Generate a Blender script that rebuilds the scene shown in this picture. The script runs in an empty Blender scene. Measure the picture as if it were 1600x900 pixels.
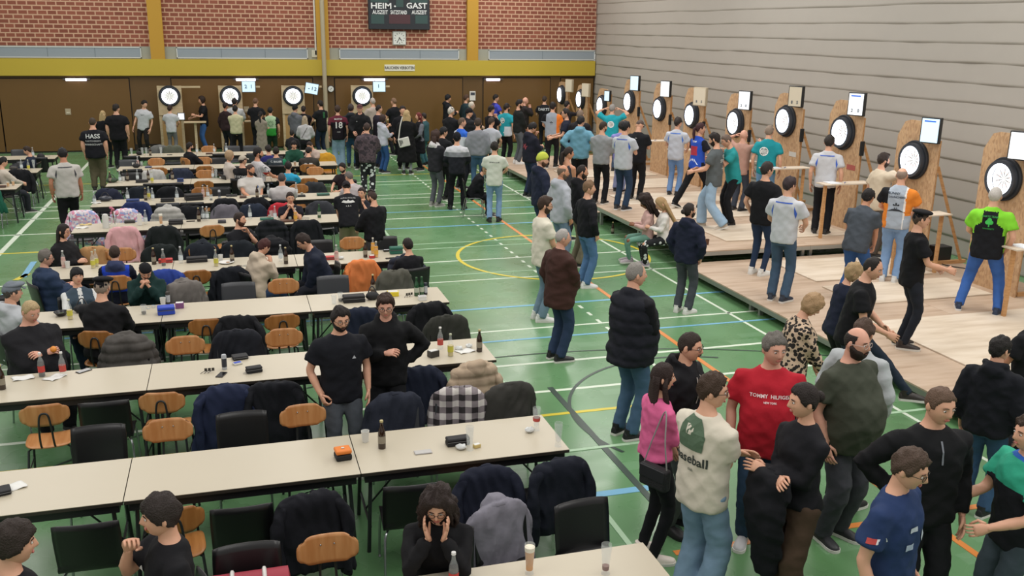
import bpy, bmesh, math, random
import numpy as np
from mathutils import Vector, Matrix, noise
from mathutils.bvhtree import BVHTree
R = random.Random(7)
PI = math.pi
col = bpy.context.scene.collection

# ---------------------------------------------------------------- camera model
F, HZ, ROLL, VX, CH = 1467.0, 46.0, 0.0141, 350.0, 4.15
def cam_axes():
    r = math.atan(ROLL); d = (450 - HZ) * math.cos(r); p = math.atan(d / F)
    up = np.array([math.sin(r) * math.cos(p), -math.cos(r) * math.cos(p), -math.sin(p)])
    hy = HZ + ROLL * (VX - 800)
    fw = np.array([VX - 800, hy - 450, F]); fw = fw - up * fw.dot(up); fw /= np.linalg.norm(fw)
    return np.array([np.cross(fw, up), fw, up])
CM = cam_axes()
def ray(x, y): return CM @ np.array([x - 800, y - 450, F])
def at(x, y, z=0.0):
    v = ray(x, y); t = (z - CH) / v[2]; return Vector((v[0] * t, v[1] * t, z))
def atX(x, y, X):
    v = ray(x, y); t = X / v[0]; return Vector((X, v[1] * t, CH + v[2] * t))
def atY(x, y, Y):
    v = ray(x, y); t = Y / v[1]; return Vector((v[0] * t, Y, CH + v[2] * t))
def proj(p):
    c = CM.T @ (np.array(p) - np.array([0, 0, CH])); return 800 + F * c[0] / c[2], 450 + F * c[1] / c[2]
def Xat(px, Y, z):
    """world X of the point at depth Y and height z that falls on picture column px"""
    lo, hi = -20.0, 30.0
    for _ in range(40):
        m = (lo + hi) / 2
        if proj((m, Y, z))[0] < px: lo = m
        else: hi = m
    return lo

# ---------------------------------------------------------------- materials
def lin(c):
    if isinstance(c, str):
        c = [int(c[i:i + 2], 16) / 255 for i in (0, 2, 4)]
    return tuple(((v / 12.92) if v <= .04045 else ((v + .055) / 1.055) ** 2.4) for v in c[:3]) + (1,)
MATS = {}
def mat(name, c, rough=.6, metal=0., bump=0., bscale=60., vary=0., emit=0., trans=0., spec=.5, coat=0., emitc=None, alpha=1.):
    if name in MATS: return MATS[name]
    m = bpy.data.materials.new(name); m.use_nodes = True
    nt = m.node_tree; b = nt.nodes['Principled BSDF']
    cc = lin(c)
    b.inputs['Base Color'].default_value = cc
    b.inputs['Roughness'].default_value = rough; b.inputs['Metallic'].default_value = metal
    b.inputs['Specular IOR Level'].default_value = spec
    if coat: b.inputs['Coat Weight'].default_value = coat
    if trans: b.inputs['Transmission Weight'].default_value = trans; b.inputs['IOR'].default_value = 1.3
    if alpha < 1: b.inputs['Alpha'].default_value = alpha
    if emit:
        b.inputs['Emission Color'].default_value = lin(emitc or c); b.inputs['Emission Strength'].default_value = emit
    if bump or vary:
        tc = nt.nodes.new('ShaderNodeTexCoord'); n = nt.nodes.new('ShaderNodeTexNoise')
        n.inputs['Scale'].default_value = bscale; n.inputs['Detail'].default_value = 3
        nt.links.new(tc.outputs['Object'], n.inputs['Vector'])
        if bump:
            bp = nt.nodes.new('ShaderNodeBump'); bp.inputs['Strength'].default_value = bump; bp.inputs['Distance'].default_value = .02
            nt.links.new(n.outputs['Fac'], bp.inputs['Height']); nt.links.new(bp.outputs['Normal'], b.inputs['Normal'])
        if vary:
            mx = nt.nodes.new('ShaderNodeMixRGB'); mx.inputs[1].default_value = tuple(v * (1 - vary) for v in cc[:3]) + (1,)
            mx.inputs[2].default_value = tuple(min(1, v * (1 + vary)) for v in cc[:3]) + (1,)
            nt.links.new(n.outputs['Fac'], mx.inputs[0]); nt.links.new(mx.outputs[0], b.inputs['Base Color'])
    MATS[name] = m
    return m
def ramp_mat(name, tex, scale, stops, rough=.8, stretch=(1, 1, 1), constant=False, detail=3, bump=0., kind='Fac', bscale=None):
    """a material coloured by one texture through a ramp, in object space"""
    if name in MATS: return MATS[name]
    m = bpy.data.materials.new(name); m.use_nodes = True
    nt = m.node_tree; b = nt.nodes['Principled BSDF']; b.inputs['Roughness'].default_value = rough
    tc = nt.nodes.new('ShaderNodeTexCoord'); mp = nt.nodes.new('ShaderNodeMapping'); mp.inputs['Scale'].default_value = stretch
    nt.links.new(tc.outputs['Object'], mp.inputs['Vector'])
    t = nt.nodes.new('ShaderNodeTex' + tex); t.inputs['Scale'].default_value = scale
    if tex == 'Noise': t.inputs['Detail'].default_value = detail
    nt.links.new(mp.outputs[0], t.inputs['Vector'])
    out = t.outputs['Distance'] if tex == 'Voronoi' and kind != 'Color' else t.outputs[0]
    if tex == 'Voronoi' and kind == 'Color': out = t.outputs['Color']
    cr = nt.nodes.new('ShaderNodeValToRGB')
    if constant: cr.color_ramp.interpolation = 'CONSTANT'
    e = cr.color_ramp.elements
    while len(e) < len(stops): e.new(.5)
    for i, (p, c) in enumerate(stops): e[i].position = p; e[i].color = lin(c)
    nt.links.new(out, cr.inputs[0]); nt.links.new(cr.outputs[0], b.inputs['Base Color'])
    if bump:
        bp = nt.nodes.new('ShaderNodeBump'); bp.inputs['Strength'].default_value = bump; bp.inputs['Distance'].default_value = .02
        nt.links.new(out, bp.inputs['Height']); nt.links.new(bp.outputs['Normal'], b.inputs['Normal'])
    MATS[name] = m
    return m
def cloth(c, rough=.85):
    """plain woven fabric of one colour"""
    return mat('fabric_' + c, c, rough, bump=.6, bscale=7, vary=.06, spec=.25)

# ---------------------------------------------------------------- mesh building
class MB:
    def __init__(s): s.v = []; s.f = []; s.m = []; s.mi = 0
    def add(s, vs, fs, M=None):
        o = len(s.v)
        s.v += [tuple(M @ Vector(v)) if M is not None else tuple(v) for v in vs]
        s.f += [tuple(i + o for i in f) for f in fs]; s.m += [s.mi] * len(fs); return s
    def mat(s, i): s.mi = i; return s
    def box(s, x0, y0, z0, x1, y1, z1, M=None):
        vs = [(x, y, z) for z in (z0, z1) for y in (y0, y1) for x in (x0, x1)]
        return s.add(vs, [(0, 2, 3, 1), (4, 5, 7, 6), (0, 1, 5, 4), (2, 6, 7, 3), (0, 4, 6, 2), (1, 3, 7, 5)], M)
    def ring_loft(s, rings, cap=True, M=None):
        n = len(rings[0]); vs = [p for r in rings for p in r]; fs = []
        for i in range(len(rings) - 1):
            for j in range(n):
                k = (j + 1) % n; fs.append((i * n + j, i * n + k, (i + 1) * n + k, (i + 1) * n + j))
        if cap: fs.append(tuple(range(n))[::-1]); fs.append(tuple((len(rings) - 1) * n + j for j in range(n)))
        return s.add(vs, fs, M)
    def tube(s, pts, r, n=8, M=None, flat=None, cap=True, up=None):
        """tube along pts; r number or list; flat = ratio of second axis"""
        P = [Vector(p) for p in pts]; rs = r if isinstance(r, (list, tuple)) else [r] * len(P)
        rings = []; nrm = None
        for i, p in enumerate(P):
            t = ((P[min(i + 1, len(P) - 1)] - P[max(i - 1, 0)])).normalized()
            if nrm is None:
                a = Vector(up) if up else (Vector((0, 0, 1)) if abs(t.z) < .9 else Vector((1, 0, 0)))
                nrm = (a - t * a.dot(t)).normalized()
            else: nrm = (nrm - t * nrm.dot(t)).normalized()
            b = t.cross(nrm); fl = flat if flat else 1
            rings.append([p + (nrm * math.cos(2 * PI * j / n) * fl + b * math.sin(2 * PI * j / n)) * rs[i] for j in range(n)])
        return s.ring_loft(rings, cap, M)
    def lathe(s, prof, n=16, M=None, cap=True):
        rings = [[Vector((r * math.cos(2 * PI * j / n), r * math.sin(2 * PI * j / n), z)) for j in range(n)] for r, z in prof]
        return s.ring_loft(rings, cap, M)
    def ell(s, c, r, n=10, m=8, M=None):
        cx, cy, cz = c; rx, ry, rz = r if isinstance(r, (tuple, list)) else (r, r, r)
        rings = []
        for i in range(m + 1):
            a = -PI / 2 + PI * (i + .02) / (m + .04) ; q = max(math.cos(a), .03)
            rings.append([Vector((cx + rx * q * math.cos(2 * PI * j / n), cy + ry * q * math.sin(2 * PI * j / n), cz + rz * math.sin(a))) for j in range(n)])
        return s.ring_loft(rings, True, M)
    def sheet(s, fn, nu, nv, th=.004, M=None):
        """a thin solid: fn(u,v)->point, thickness th along the surface normal"""
        g = [[Vector(fn(i / nu, j / nv)) for j in range(nv + 1)] for i in range(nu + 1)]
        def nr(i, j):
            a = g[min(i + 1, nu)][j] - g[max(i - 1, 0)][j]; b = g[i][min(j + 1, nv)] - g[i][max(j - 1, 0)]
            return a.cross(b).normalized() * th * .5
        A = [g[i][j] + nr(i, j) for i in range(nu + 1) for j in range(nv + 1)]
        B = [g[i][j] - nr(i, j) for i in range(nu + 1) for j in range(nv + 1)]
        w = nv + 1; N = len(A); fs = []
        for i in range(nu):
            for j in range(nv):
                a = i * w + j; fs.append((a, a + w, a + w + 1, a + 1)); fs.append((N + a, N + a + 1, N + a + w + 1, N + a + w))
        for i in range(nu):
            a = i * w; fs.append((a, N + a, N + a + w, a + w)); a = i * w + nv; fs.append((a, a + w, N + a + w, N + a))
        for j in range(nv):
            a = j; fs.append((a, a + 1, N + a + 1, N + a)); a = nu * w + j; fs.append((a, N + a, N + a + 1, a + 1))
        return s.add(A + B, fs, M)
    def prism(s, poly, z0, z1, M=None):
        n = len(poly)
        return s.ring_loft([[Vector((x, y, z0)) for x, y in poly], [Vector((x, y, z1)) for x, y in poly]], True, M)
    def mesh(s, name, mats=()):
        me = bpy.data.meshes.new(name); me.from_pydata([tuple(v) for v in s.v], [], s.f)
        for m in mats: me.materials.append(m)
        if len(mats) > 1: me.polygons.foreach_set('material_index', s.m)
        me.update(); return me
    def obj(s, name, mats, parent=None, smooth=True, bevel=0., **kw):
        if not isinstance(mats, (list, tuple)): mats = [mats]
        me = s.mesh(name, mats)
        bm = bmesh.new(); bm.from_mesh(me); bmesh.ops.recalc_face_normals(bm, faces=bm.faces); bm.to_mesh(me); bm.free()
        return link(name, me, parent, smooth, bevel, **kw)
def link(name, me, parent=None, smooth=True, bevel=0., **kw):
    o = bpy.data.objects.new(name, me); col.objects.link(o)
    if parent is not None: o.parent = parent
    if smooth == 'all': me.shade_smooth()
    elif smooth:
        me.shade_smooth()
        if hasattr(me, 'set_sharp_from_angle'): me.set_sharp_from_angle(angle=math.radians(42))
    if bevel:
        b = o.modifiers.new('bevel', 'BEVEL'); b.width = bevel; b.segments = 2; b.limit_method = 'ANGLE'
    tag(o, **kw); return o
def tag(o, label=None, cat=None, group=None, kind=None):
    if label: o['label'] = label
    if cat: o['category'] = cat
    if group: o['group'] = group
    if kind: o['kind'] = kind
    return o
def empty(name, loc=(0, 0, 0), rz=0., **kw):
    o = bpy.data.objects.new(name, None); col.objects.link(o); o.location = loc; o.rotation_euler = (0, 0, rz)
    o.empty_display_size = .1
    return tag(o, **kw)
KIDS = {}
def kids(o): return [c for c in KIDS.get(o.name, [])]
def copy_tree(o, loc=None, rz=None, parent=None, swap=None, **kw):
    c = o.copy(); col.objects.link(c)
    for k in ('label', 'category', 'group'):
        if k in c and parent is None and k != 'category': del c[k]
    if parent is not None: c.parent = parent
    if loc is not None: c.location = loc
    if rz is not None: c.rotation_euler = (0, 0, rz)
    tag(c, **kw)
    if swap and c.data:
        for i, sl in enumerate(o.data.materials):
            if sl in swap:
                c.material_slots[i].link = 'OBJECT'; c.material_slots[i].material = swap[sl]
    for ch in list(o.children): copy_tree(ch, parent=c, swap=swap)
    return c
_FONT = {}
def text_mesh(txt, size, extrude=.002, align='CENTER', bold=False, sx=1.):
    cu = bpy.data.curves.new('lettering', 'FONT'); cu.body = txt; cu.size = size; cu.align_x = align; cu.align_y = 'CENTER'
    cu.extrude = extrude; cu.resolution_u = 2
    if bold: cu.offset = size * .02
    o = bpy.data.objects.new('lettering', cu); col.objects.link(o)
    dg = bpy.context.evaluated_depsgraph_get(); me = bpy.data.meshes.new_from_object(o.evaluated_get(dg))
    bpy.data.objects.remove(o); bpy.data.curves.remove(cu)
    if sx != 1.:
        for v in me.vertices: v.co.x *= sx
    return me
def sign_text(name, txt, size, loc, rot, m, parent=None, sx=1., bold=True, **kw):
    me = text_mesh(txt, size, bold=bold, sx=sx); me.materials.clear(); me.materials.append(m)
    o = bpy.data.objects.new(name, me); col.objects.link(o); o.location = loc; o.rotation_euler = rot
    if parent: o.parent = parent
    tag(o, **kw); return o
def instr(*pts): return [Vector(p) for p in pts]
def smooth_path(pts, n=4):
    """Catmull-Rom through pts"""
    P = [Vector(p) for p in pts]; P = [P[0] * 2 - P[1]] + P + [P[-1] * 2 - P[-2]]; out = []
    for i in range(1, len(P) - 2):
        for k in range(n):
            t = k / n; a, b, c, d = P[i - 1:i + 3]
            out.append(.5 * ((2 * b) + (c - a) * t + (2 * a - 5 * b + 4 * c - d) * t * t + (3 * b - a - 3 * c + d) * t ** 3))
    out.append(P[-2]); return out
# ---------------------------------------------------------------- the hall
def floor_mat():
    m = bpy.data.materials.new('green_sports_floor'); m.use_nodes = True; nt = m.node_tree; b = nt.nodes['Principled BSDF']
    N = nt.nodes.new; L = nt.links.new
    tc = N('ShaderNodeTexCoord')
    n1 = N('ShaderNodeTexNoise'); n1.inputs['Scale'].default_value = .6; n1.inputs['Detail'].default_value = 5
    L(tc.outputs['Object'], n1.inputs['Vector'])
    cr = N('ShaderNodeValToRGB'); cr.color_ramp.elements[0].position = .35; cr.color_ramp.elements[0].color = lin('567f52')
    cr.color_ramp.elements[1].position = .68; cr.color_ramp.elements[1].color = lin('679166')
    L(n1.outputs['Fac'], cr.inputs[0])
    # pale rectangles left by removed tape
    mp = N('ShaderNodeMapping'); mp.inputs['Scale'].default_value = (.9, 2.6, 1); L(tc.outputs['Object'], mp.inputs['Vector'])
    vo = N('ShaderNodeTexVoronoi'); vo.distance = 'CHEBYCHEV'; vo.inputs['Scale'].default_value = .8; L(mp.outputs[0], vo.inputs['Vector'])
    c2 = N('ShaderNodeValToRGB'); c2.color_ramp.interpolation = 'CONSTANT'
    c2.color_ramp.elements[0].color = (.22, .22, .22, 1); c2.color_ramp.elements[1].position = .17; c2.color_ramp.elements[1].color = (0, 0, 0, 1)
    L(vo.outputs['Distance'], c2.inputs[0])
    mx = N('ShaderNodeMixRGB'); L(c2.outputs[0], mx.inputs[0]); L(cr.outputs[0], mx.inputs[1]); mx.inputs[2].default_value = lin('86a888')
    L(mx.outputs[0], b.inputs['Base Color'])
    n2 = N('ShaderNodeTexNoise'); n2.inputs['Scale'].default_value = 2.5; L(tc.outputs['Object'], n2.inputs['Vector'])
    mr = N('ShaderNodeMapRange'); mr.inputs['To Min'].default_value = .16; mr.inputs['To Max'].default_value = .42; L(n2.outputs['Fac'], mr.inputs['Value'])
    L(mr.outputs[0], b.inputs['Roughness']); b.inputs['Specular IOR Level'].default_value = .45
    return m
def brick_mat():
    m = bpy.data.materials.new('red_brick_wall'); m.use_nodes = True; nt = m.node_tree; b = nt.nodes['Principled BSDF']
    N = nt.nodes.new; L = nt.links.new
    tc = N('ShaderNodeTexCoord'); sp = N('ShaderNodeSeparateXYZ'); L(tc.outputs['Object'], sp.inputs[0])
    cb = N('ShaderNodeCombineXYZ'); L(sp.outputs[0], cb.inputs[0]); L(sp.outputs[2], cb.inputs[1])
    br = N('ShaderNodeTexBrick'); br.inputs['Scale'].default_value = 1
    br.inputs['Brick Width'].default_value = .285; br.inputs['Row Height'].default_value = .142; br.inputs['Mortar Size'].default_value = .021
    br.inputs['Mortar Smooth'].default_value = .2; br.inputs['Bias'].default_value = -.1
    br.inputs['Color1'].default_value = lin('8e5240'); br.inputs['Color2'].default_value = lin('7b4434'); br.inputs['Mortar'].default_value = lin('c09a80')
    L(cb.outputs[0], br.inputs['Vector']); L(br.outputs['Color'], b.inputs['Base Color'])
    bp = N('ShaderNodeBump'); bp.inputs['Strength'].default_value = .4; bp.inputs['Distance'].default_value = .01; bp.invert = True
    L(br.outputs['Fac'], bp.inputs['Height']); L(bp.outputs[0], b.inputs['Normal']); b.inputs['Roughness'].default_value = .85
    return m
YB = 34.3; XR = 13.4
MB().box(-16, -2, -.1, 18, 36, 0).obj('floor', floor_mat(), smooth=False, kind='structure')
MB().box(-16, YB + .02, 3.44, XR + 2, YB + .4, 8).obj('wall_back', brick_mat(), smooth=False, kind='structure')
brown = mat('brown_panelling', '5f4520', .55, bump=.1, bscale=30, vary=.06)
brown2 = mat('brown_door_leaf', '67491d', .5, vary=.05, bscale=3)
dark = mat('dark_gap', '17120d', .8)
MB().box(-16, YB, 0, XR + 2, YB + .4, 2.5).obj('wall_back_panelling', brown, smooth=False, kind='structure')
MB().box(-16, YB - .02, 0, XR, YB + .0, .22).obj('baseboard_back', mat('dark_skirting', '241a12', .6), smooth=False, kind='structure')
yb = mat('yellow_beam_paint', 'b9a234', .5, bump=.03, bscale=6)
MB().box(-16, YB - .14, 2.5, XR + .0, YB + .3, 3.04).obj('trim_1', yb, smooth=False, kind='structure', label='yellow painted concrete beam along the back wall')
MB().box(-16, YB + .0, 3.04, XR, YB + .3, 3.44).obj('trim_2', mat('pale_grey_strip', '9a9b8e', .7), smooth=False, kind='structure')
yc = mat('ochre_column_paint', 'b88c2a', .5, bump=.03, bscale=6)
n = 3
for xa, xb in ((236, 258), (496, 515), (730, 747)):
    a = Xat(xa, YB - .1, 3.1); b = Xat(xb, YB - .1, 3.1)
    MB().box(a, YB - .13, 3.04, b, YB + .3, 8).obj('trim_%d' % n, yc, smooth=False, kind='structure', label='ochre painted column on the brick wall, number %d from the far left' % (n - 2)); n += 1
# garage doors in the brown panelling
n = 1
for xa, xb in ((-220, 2), (4, 206), (272, 490), (525, 722), (755, 858), (875, 925)):
    a = Xat(xa, YB, 1.2); b = Xat(xb, YB, 1.2)
    t = empty('door_%d' % n, (a, YB, 0), kind='structure'); n += 1
    MB().box(-.03, -.012, .2, b - a + .03, 0, 2.43).obj('door_gap', dark, t, smooth=False)
    MB().box(0, -.04, .05, b - a, -.005, 2.40).obj('door_leaf', brown2, t, bevel=.006)
# ventilation grilles in the grey strip
vent = mat('grey_vent_mesh', '8d97a0', .6, bump=.2, bscale=200, vary=.1); fr = mat('white_vent_frame', 'c9ccca', .5)
for i, (xa, xb, lab) in enumerate(((-160, 221, 'left of the first yellow column'), (276, 481, 'between the first two yellow columns'), (530, 717, 'below the scoreboard and clock'), (763, 929, 'beside the grey curtain'))):
    a = Xat(xa, YB, 3.2); b = Xat(xb, YB, 3.2)
    t = empty('ventilation_grille', (a, YB - .01, 3.06), label='long grey ventilation grille on the back wall ' + lab, cat='vent', group='vents above the yellow beam')
    MB().box(.03, -.01, .03, b - a - .03, .005, .33).obj('grille_mesh', vent, t, smooth=False)
    m = MB(); w = b - a
    m.box(0, -.025, 0, w, 0, .03); m.box(0, -.025, .33, w, 0, .36); m.box(0, -.025, 0, .03, 0, .36); m.box(w - .03, -.025, 0, w, 0, .36)
    m.obj('grille_frame', fr, t, smooth=False)
    m = MB(); k = max(2, int(w / 1.4))
    for j in range(1, k): m.box(w * j / k - .008, -.016, .03, w * j / k + .008, 0, .33)
    m.obj('divider', mat('grille_divider', '6d7880', .6), t, smooth=False)
# free standing pale post in front of the wall
MB().tube([(Xat(508, YB - .35, 2), YB - .35, 0), (Xat(508, YB - .35, 2), YB - .35, 8)], .075, 14).obj('goal_post', mat('pale_post', 'a79d84', .5), smooth=True, label='tall pale grey pole standing before the middle yellow column', cat='pole')
m = MB(); x = Xat(492, YB - .05, 4); m.box(x - .02, YB - .05, 3.2, x + .03, YB, 8)
m.obj('cable_duct', mat('white_duct', 'cfcdc2', .5), smooth=False, label='thin white cable duct running up the brick wall', cat='duct')
m = MB(); x = Xat(491, YB, 3.3); m.box(x - .09, YB - .05, 3.12, x + .09, YB, 3.36)
m.obj('junction_box', mat('cream_box', 'c5c3b0', .5), smooth=False, bevel=.01, label='small cream junction box at the foot of the white duct', cat='box')
# divider curtain along the right
CF = [0, .03, .12, .25, .4, .55, .7, .8, .9, .96, 1]
def curtain(u, v):
    k = v * 22; fr_ = k - math.floor(k); y = YB - u * 29; z = (math.floor(k) + CF[int(round(fr_ * 10))]) * .365
    s = .017 * (1 - CF[int(round(fr_ * 10))]) if fr_ > .02 else .0
    w = noise.noise(Vector((y * .35, z * .5, 0))) * .05 + noise.noise(Vector((y * 1.3, (k - .001) // 1 * 3.1, 5))) * .018
    return (XR - s - w * .6 + .05, y, z + .025 * noise.noise(Vector((y * .45, round(z / .365), 9))))
m = MB()
nu, nv = 150, 220
g = [curtain(i / nu, j / nv) for i in range(nu + 1) for j in range(nv + 1)]
m.add(g, [(i * (nv + 1) + j, i * (nv + 1) + j + 1, (i + 1) * (nv + 1) + j + 1, (i + 1) * (nv + 1) + j) for i in range(nu) for j in range(nv)])
cur = m.obj('wall_right', mat('grey_vinyl_curtain', 'a39e96', .55, bump=.06, bscale=3, vary=.03), smooth='all', kind='structure')
sm = cur.modifiers.new('solid', 'SOLIDIFY'); sm.thickness = .01
# court lines
def line(ya, yb_, xa, xb, c, name='trim'):
    global n_line
    m = MB().box(xa, ya, .0, xb, yb_, .002 + .0007 * list('white yellow blue orange black pale'.split()).index(c))
    n_line += 1
    m.obj('trim_%d' % (20 + n_line), LC[c], smooth=False, kind='structure')
n_line = 0
LC = {k: mat('court_line_' + k, c, .45) for k, c in dict(white='cfdac8', yellow='cdbb2e', blue='6fa9c9', orange='cf7f38', black='33433a', pale='a5c5a4').items()}
def hl(px, py, w, xa, xb, c):
    Y = at(px, py).y; line(Y - w / 2, Y + w / 2, xa, xb, c)
for px, py, w, c in ((900, 562, .06, 'white'), (900, 607, .06, 'white'), (900, 644, .06, 'yellow'), (1000, 500, .05, 'white'), (1000, 465, .06, 'blue'),
                     (900, 523.5, .05, 'blue'), (690, 409, .05, 'white'), (690, 441, .04, 'white'), (690, 388, .035, 'pale'), (690, 380, .035, 'pale'), (690, 431, .03, 'pale'),
                     (690, 354, .07, 'blue'), (690, 339, .06, 'white'), (690, 329, .05, 'blue'), (690, 318, .05, 'white'), (620, 310, .05, 'white'), (690, 302, .05, 'white'), (690, 281, .06, 'white'), (690, 286, .05, 'pale'),
                     (690, 271, .05, 'yellow'), (870, 707, .05, 'pale')):
    xb = 7.5 if py > 250 else 12
    hl(px, py, w, -12 if c in ('white', 'yellow') else -3, 13.2, c)
hl(60, 394, .07, -9, -3.2, 'yellow')
a = at(925, 774); line(a.y - .05, a.y + .05, a.x, at(1020, 764).x, 'blue')
def vl(px, py, w, ya, yb_, c):
    X = at(px, py).x; line(ya, yb_, X - w / 2, X + w / 2, c)
vl(1360, 750, .07, 4.5, 30, 'orange'); vl(768, 575, .05, 0, 20.3, 'pale'); vl(985, 745, .07, -1, 10, 'black'); vl(1140, 490, .05, 3, 30, 'white')
a = at(1200, 842); line(a.y - .035, a.y + .035, at(1050, 860).x, 12, 'orange')
X = at(45, 350).x; line(0, 34, X - .05, X + .05, 'white')
m = MB(); X = at(918, 488).x; y = 10.
while y < 33: m.box(X - .025, y, 0, X + .025, y + .16, .003); y += .38
m.obj('trim_18', LC['white'], smooth=False, kind='structure')
def ringm(cx, cy, r, w, a0, a1, c, k):
    m = MB(); N_ = 72; vs = []; fs = []
    for i in range(N_ + 1):
        a = a0 + (a1 - a0) * i / N_
        for q in (r - w / 2, r + w / 2): vs.append((cx + q * math.cos(a), cy + q * math.sin(a), .0042))
    for i in range(N_): fs.append((2 * i, 2 * i + 1, 2 * i + 3, 2 * i + 2))
    m.add(vs, fs); m.obj('trim_%d' % k, LC[c], smooth=False, kind='structure')
ringm(5.75, 16.5, 1.82, .07, 0, 2 * PI, 'yellow', 15)
ringm(5.2, 8.9, 1.75, .04, PI * .35, PI * 1.15, 'black', 16)
ringm(at(985, 745).x, 3, 8.2, .03, .2, PI * .95, 'black', 17)
def diag(p, q, w, c, k):
    a, b = at(*p), at(*q); d = (b - a).normalized(); s = Vector((-d.y, d.x, 0)) * w / 2
    m = MB(); m.add([(v.x, v.y, .004) for v in (a - s, a + s, b + s, b - s)], [(0, 1, 2, 3)]); m.obj('trim_%d' % k, LC[c], smooth=False, kind='structure')
diag((53, 409), (36, 434), .1, 'blue', 12); diag((44, 428), (24, 438), .1, 'yellow', 13); diag((24, 440), (0, 470), .1, 'blue', 14)
# ---------------------------------------------------------------- people
QUEUE = []          # (object, finishing function) worked off after one evaluation
def remeshed(mb, name, mats, parent, voxel, finish=None, sm=6, wob=0.0):
    me = mb.mesh(name, mats)
    bm = bmesh.new(); bm.from_mesh(me); bmesh.ops.recalc_face_normals(bm, faces=bm.faces); bm.to_mesh(me); bm.free()
    o = bpy.data.objects.new(name, me); col.objects.link(o); o.parent = parent
    r = o.modifiers.new('r', 'REMESH'); r.mode = 'VOXEL'; r.voxel_size = voxel
    s = o.modifiers.new('s', 'SMOOTH'); s.factor = .5; s.iterations = sm
    QUEUE.append((o, finish, wob, mats)); return o
def work_queue():
    dg = bpy.context.evaluated_depsgraph_get()
    new = [(o, bpy.data.meshes.new_from_object(o.evaluated_get(dg)), f, w, m) for o, f, w, m in QUEUE]
    for o, me, fin, wob, mats in new:
        old = o.data; o.modifiers.clear(); o.data = me; bpy.data.meshes.remove(old)
        me.materials.clear()
        for m in mats: me.materials.append(m)
        if wob:
            n = len(me.vertices); co = np.empty(n * 3, np.float32); no = np.empty(n * 3, np.float32)
            me.vertices.foreach_get('co', co); me.vertices.foreach_get('normal', no)
            co = co.reshape(-1, 3); no = no.reshape(-1, 3); sd = R.random() * 50
            d = np.sin(co[:, 2] * 38 + np.sin(co[:, 0] * 21 + sd) * 2.2 + co[:, 0] * 9) * .45 + np.sin(co[:, 0] * 33 + co[:, 2] * 15 + sd + np.sin(co[:, 1] * 19) * 1.5) * .35 + np.sin(co[:, 1] * 29 - co[:, 2] * 23 + sd) * .3
            r1 = np.abs(np.sin(co[:, 2] * 23 + co[:, 0] * 17 + np.sin(co[:, 1] * 13 + sd) * 1.8)); r2 = np.abs(np.sin(co[:, 2] * 19 - co[:, 0] * 21 + np.sin(co[:, 0] * 9 + sd) * 1.5))
            d = d * .8 + (.55 - np.minimum(r1, r2)) * 1.3
            co += no * (d * wob)[:, None]; me.vertices.foreach_set('co', co.ravel())
        me.shade_smooth()
        if fin: fin(o)
    QUEUE.clear()
def append_mesh(me, mb):
    """join MB geometry (with material indices) to an existing mesh"""
    nv = len(me.vertices)
    co = np.empty(nv * 3, np.float32); me.vertices.foreach_get('co', co)
    polys = [tuple(p.vertices) for p in me.polygons]; mi = [0] * len(polys)
    me2 = bpy.data.meshes.new(me.name)
    me2.from_pydata([tuple(v) for v in co.reshape(-1, 3)] + [tuple(v) for v in mb.v], [], polys + [tuple(i + nv for i in f) for f in mb.f])
    me2.polygons.foreach_set('material_index', mi + mb.m)
    return me2
def interp(tab, a):
    if a <= tab[0][0]: return tab[0][1]
    for (x0, y0), (x1, y1) in zip(tab, tab[1:]):
        if a <= x1: return y0 + (y1 - y0) * (a - x0) / (x1 - x0)
    return tab[-1][1]
def sst(t): t = max(0., min(1., t)); return t * t * (3 - 2 * t)
def head_pt(az, el, feat=True):
    ux, uy, uz = math.sin(az) * math.cos(el), math.cos(az) * math.cos(el), math.sin(el)
    x, y, z = .0755 * ux, .094 * uy, .115 * uz
    q = abs(ux) ** 2.6; x *= 1 + .05 * (1 - q)
    if uz < 0:
        t = -uz; x *= 1 - .26 * t ** 2
        if uy > 0: y = y * (1 - .10 * t) + .016 * t * t
        else: y *= 1 - .45 * t
    if uy > 0: y *= .95
    elif uz > 0: y *= 1.04
    if feat and uy > .15:
        g = lambda cx, cz, wx, wz: math.exp(-((abs(x) - cx) / wx) ** 2 - ((z - cz) / wz) ** 2)
        y += .021 * g(0, -.026, .010, .015) + .013 * g(0, -.008, .008, .018) + .005 * g(0, .012, .008, .016)
        y -= .009 * g(.031, .008, .015, .011); y += .005 * g(.028, .03, .022, .008)
        y += .006 * g(0, -.057, .02, .006) - .004 * g(0, -.047, .02, .004) + .008 * g(0, -.092, .02, .014) - .003 * g(0, -.074, .02, .006)
        y += .003 * g(.042, -.022, .016, .018) + .004 * g(.012, -.033, .006, .006)
    return Vector((x, y, z))
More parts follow.
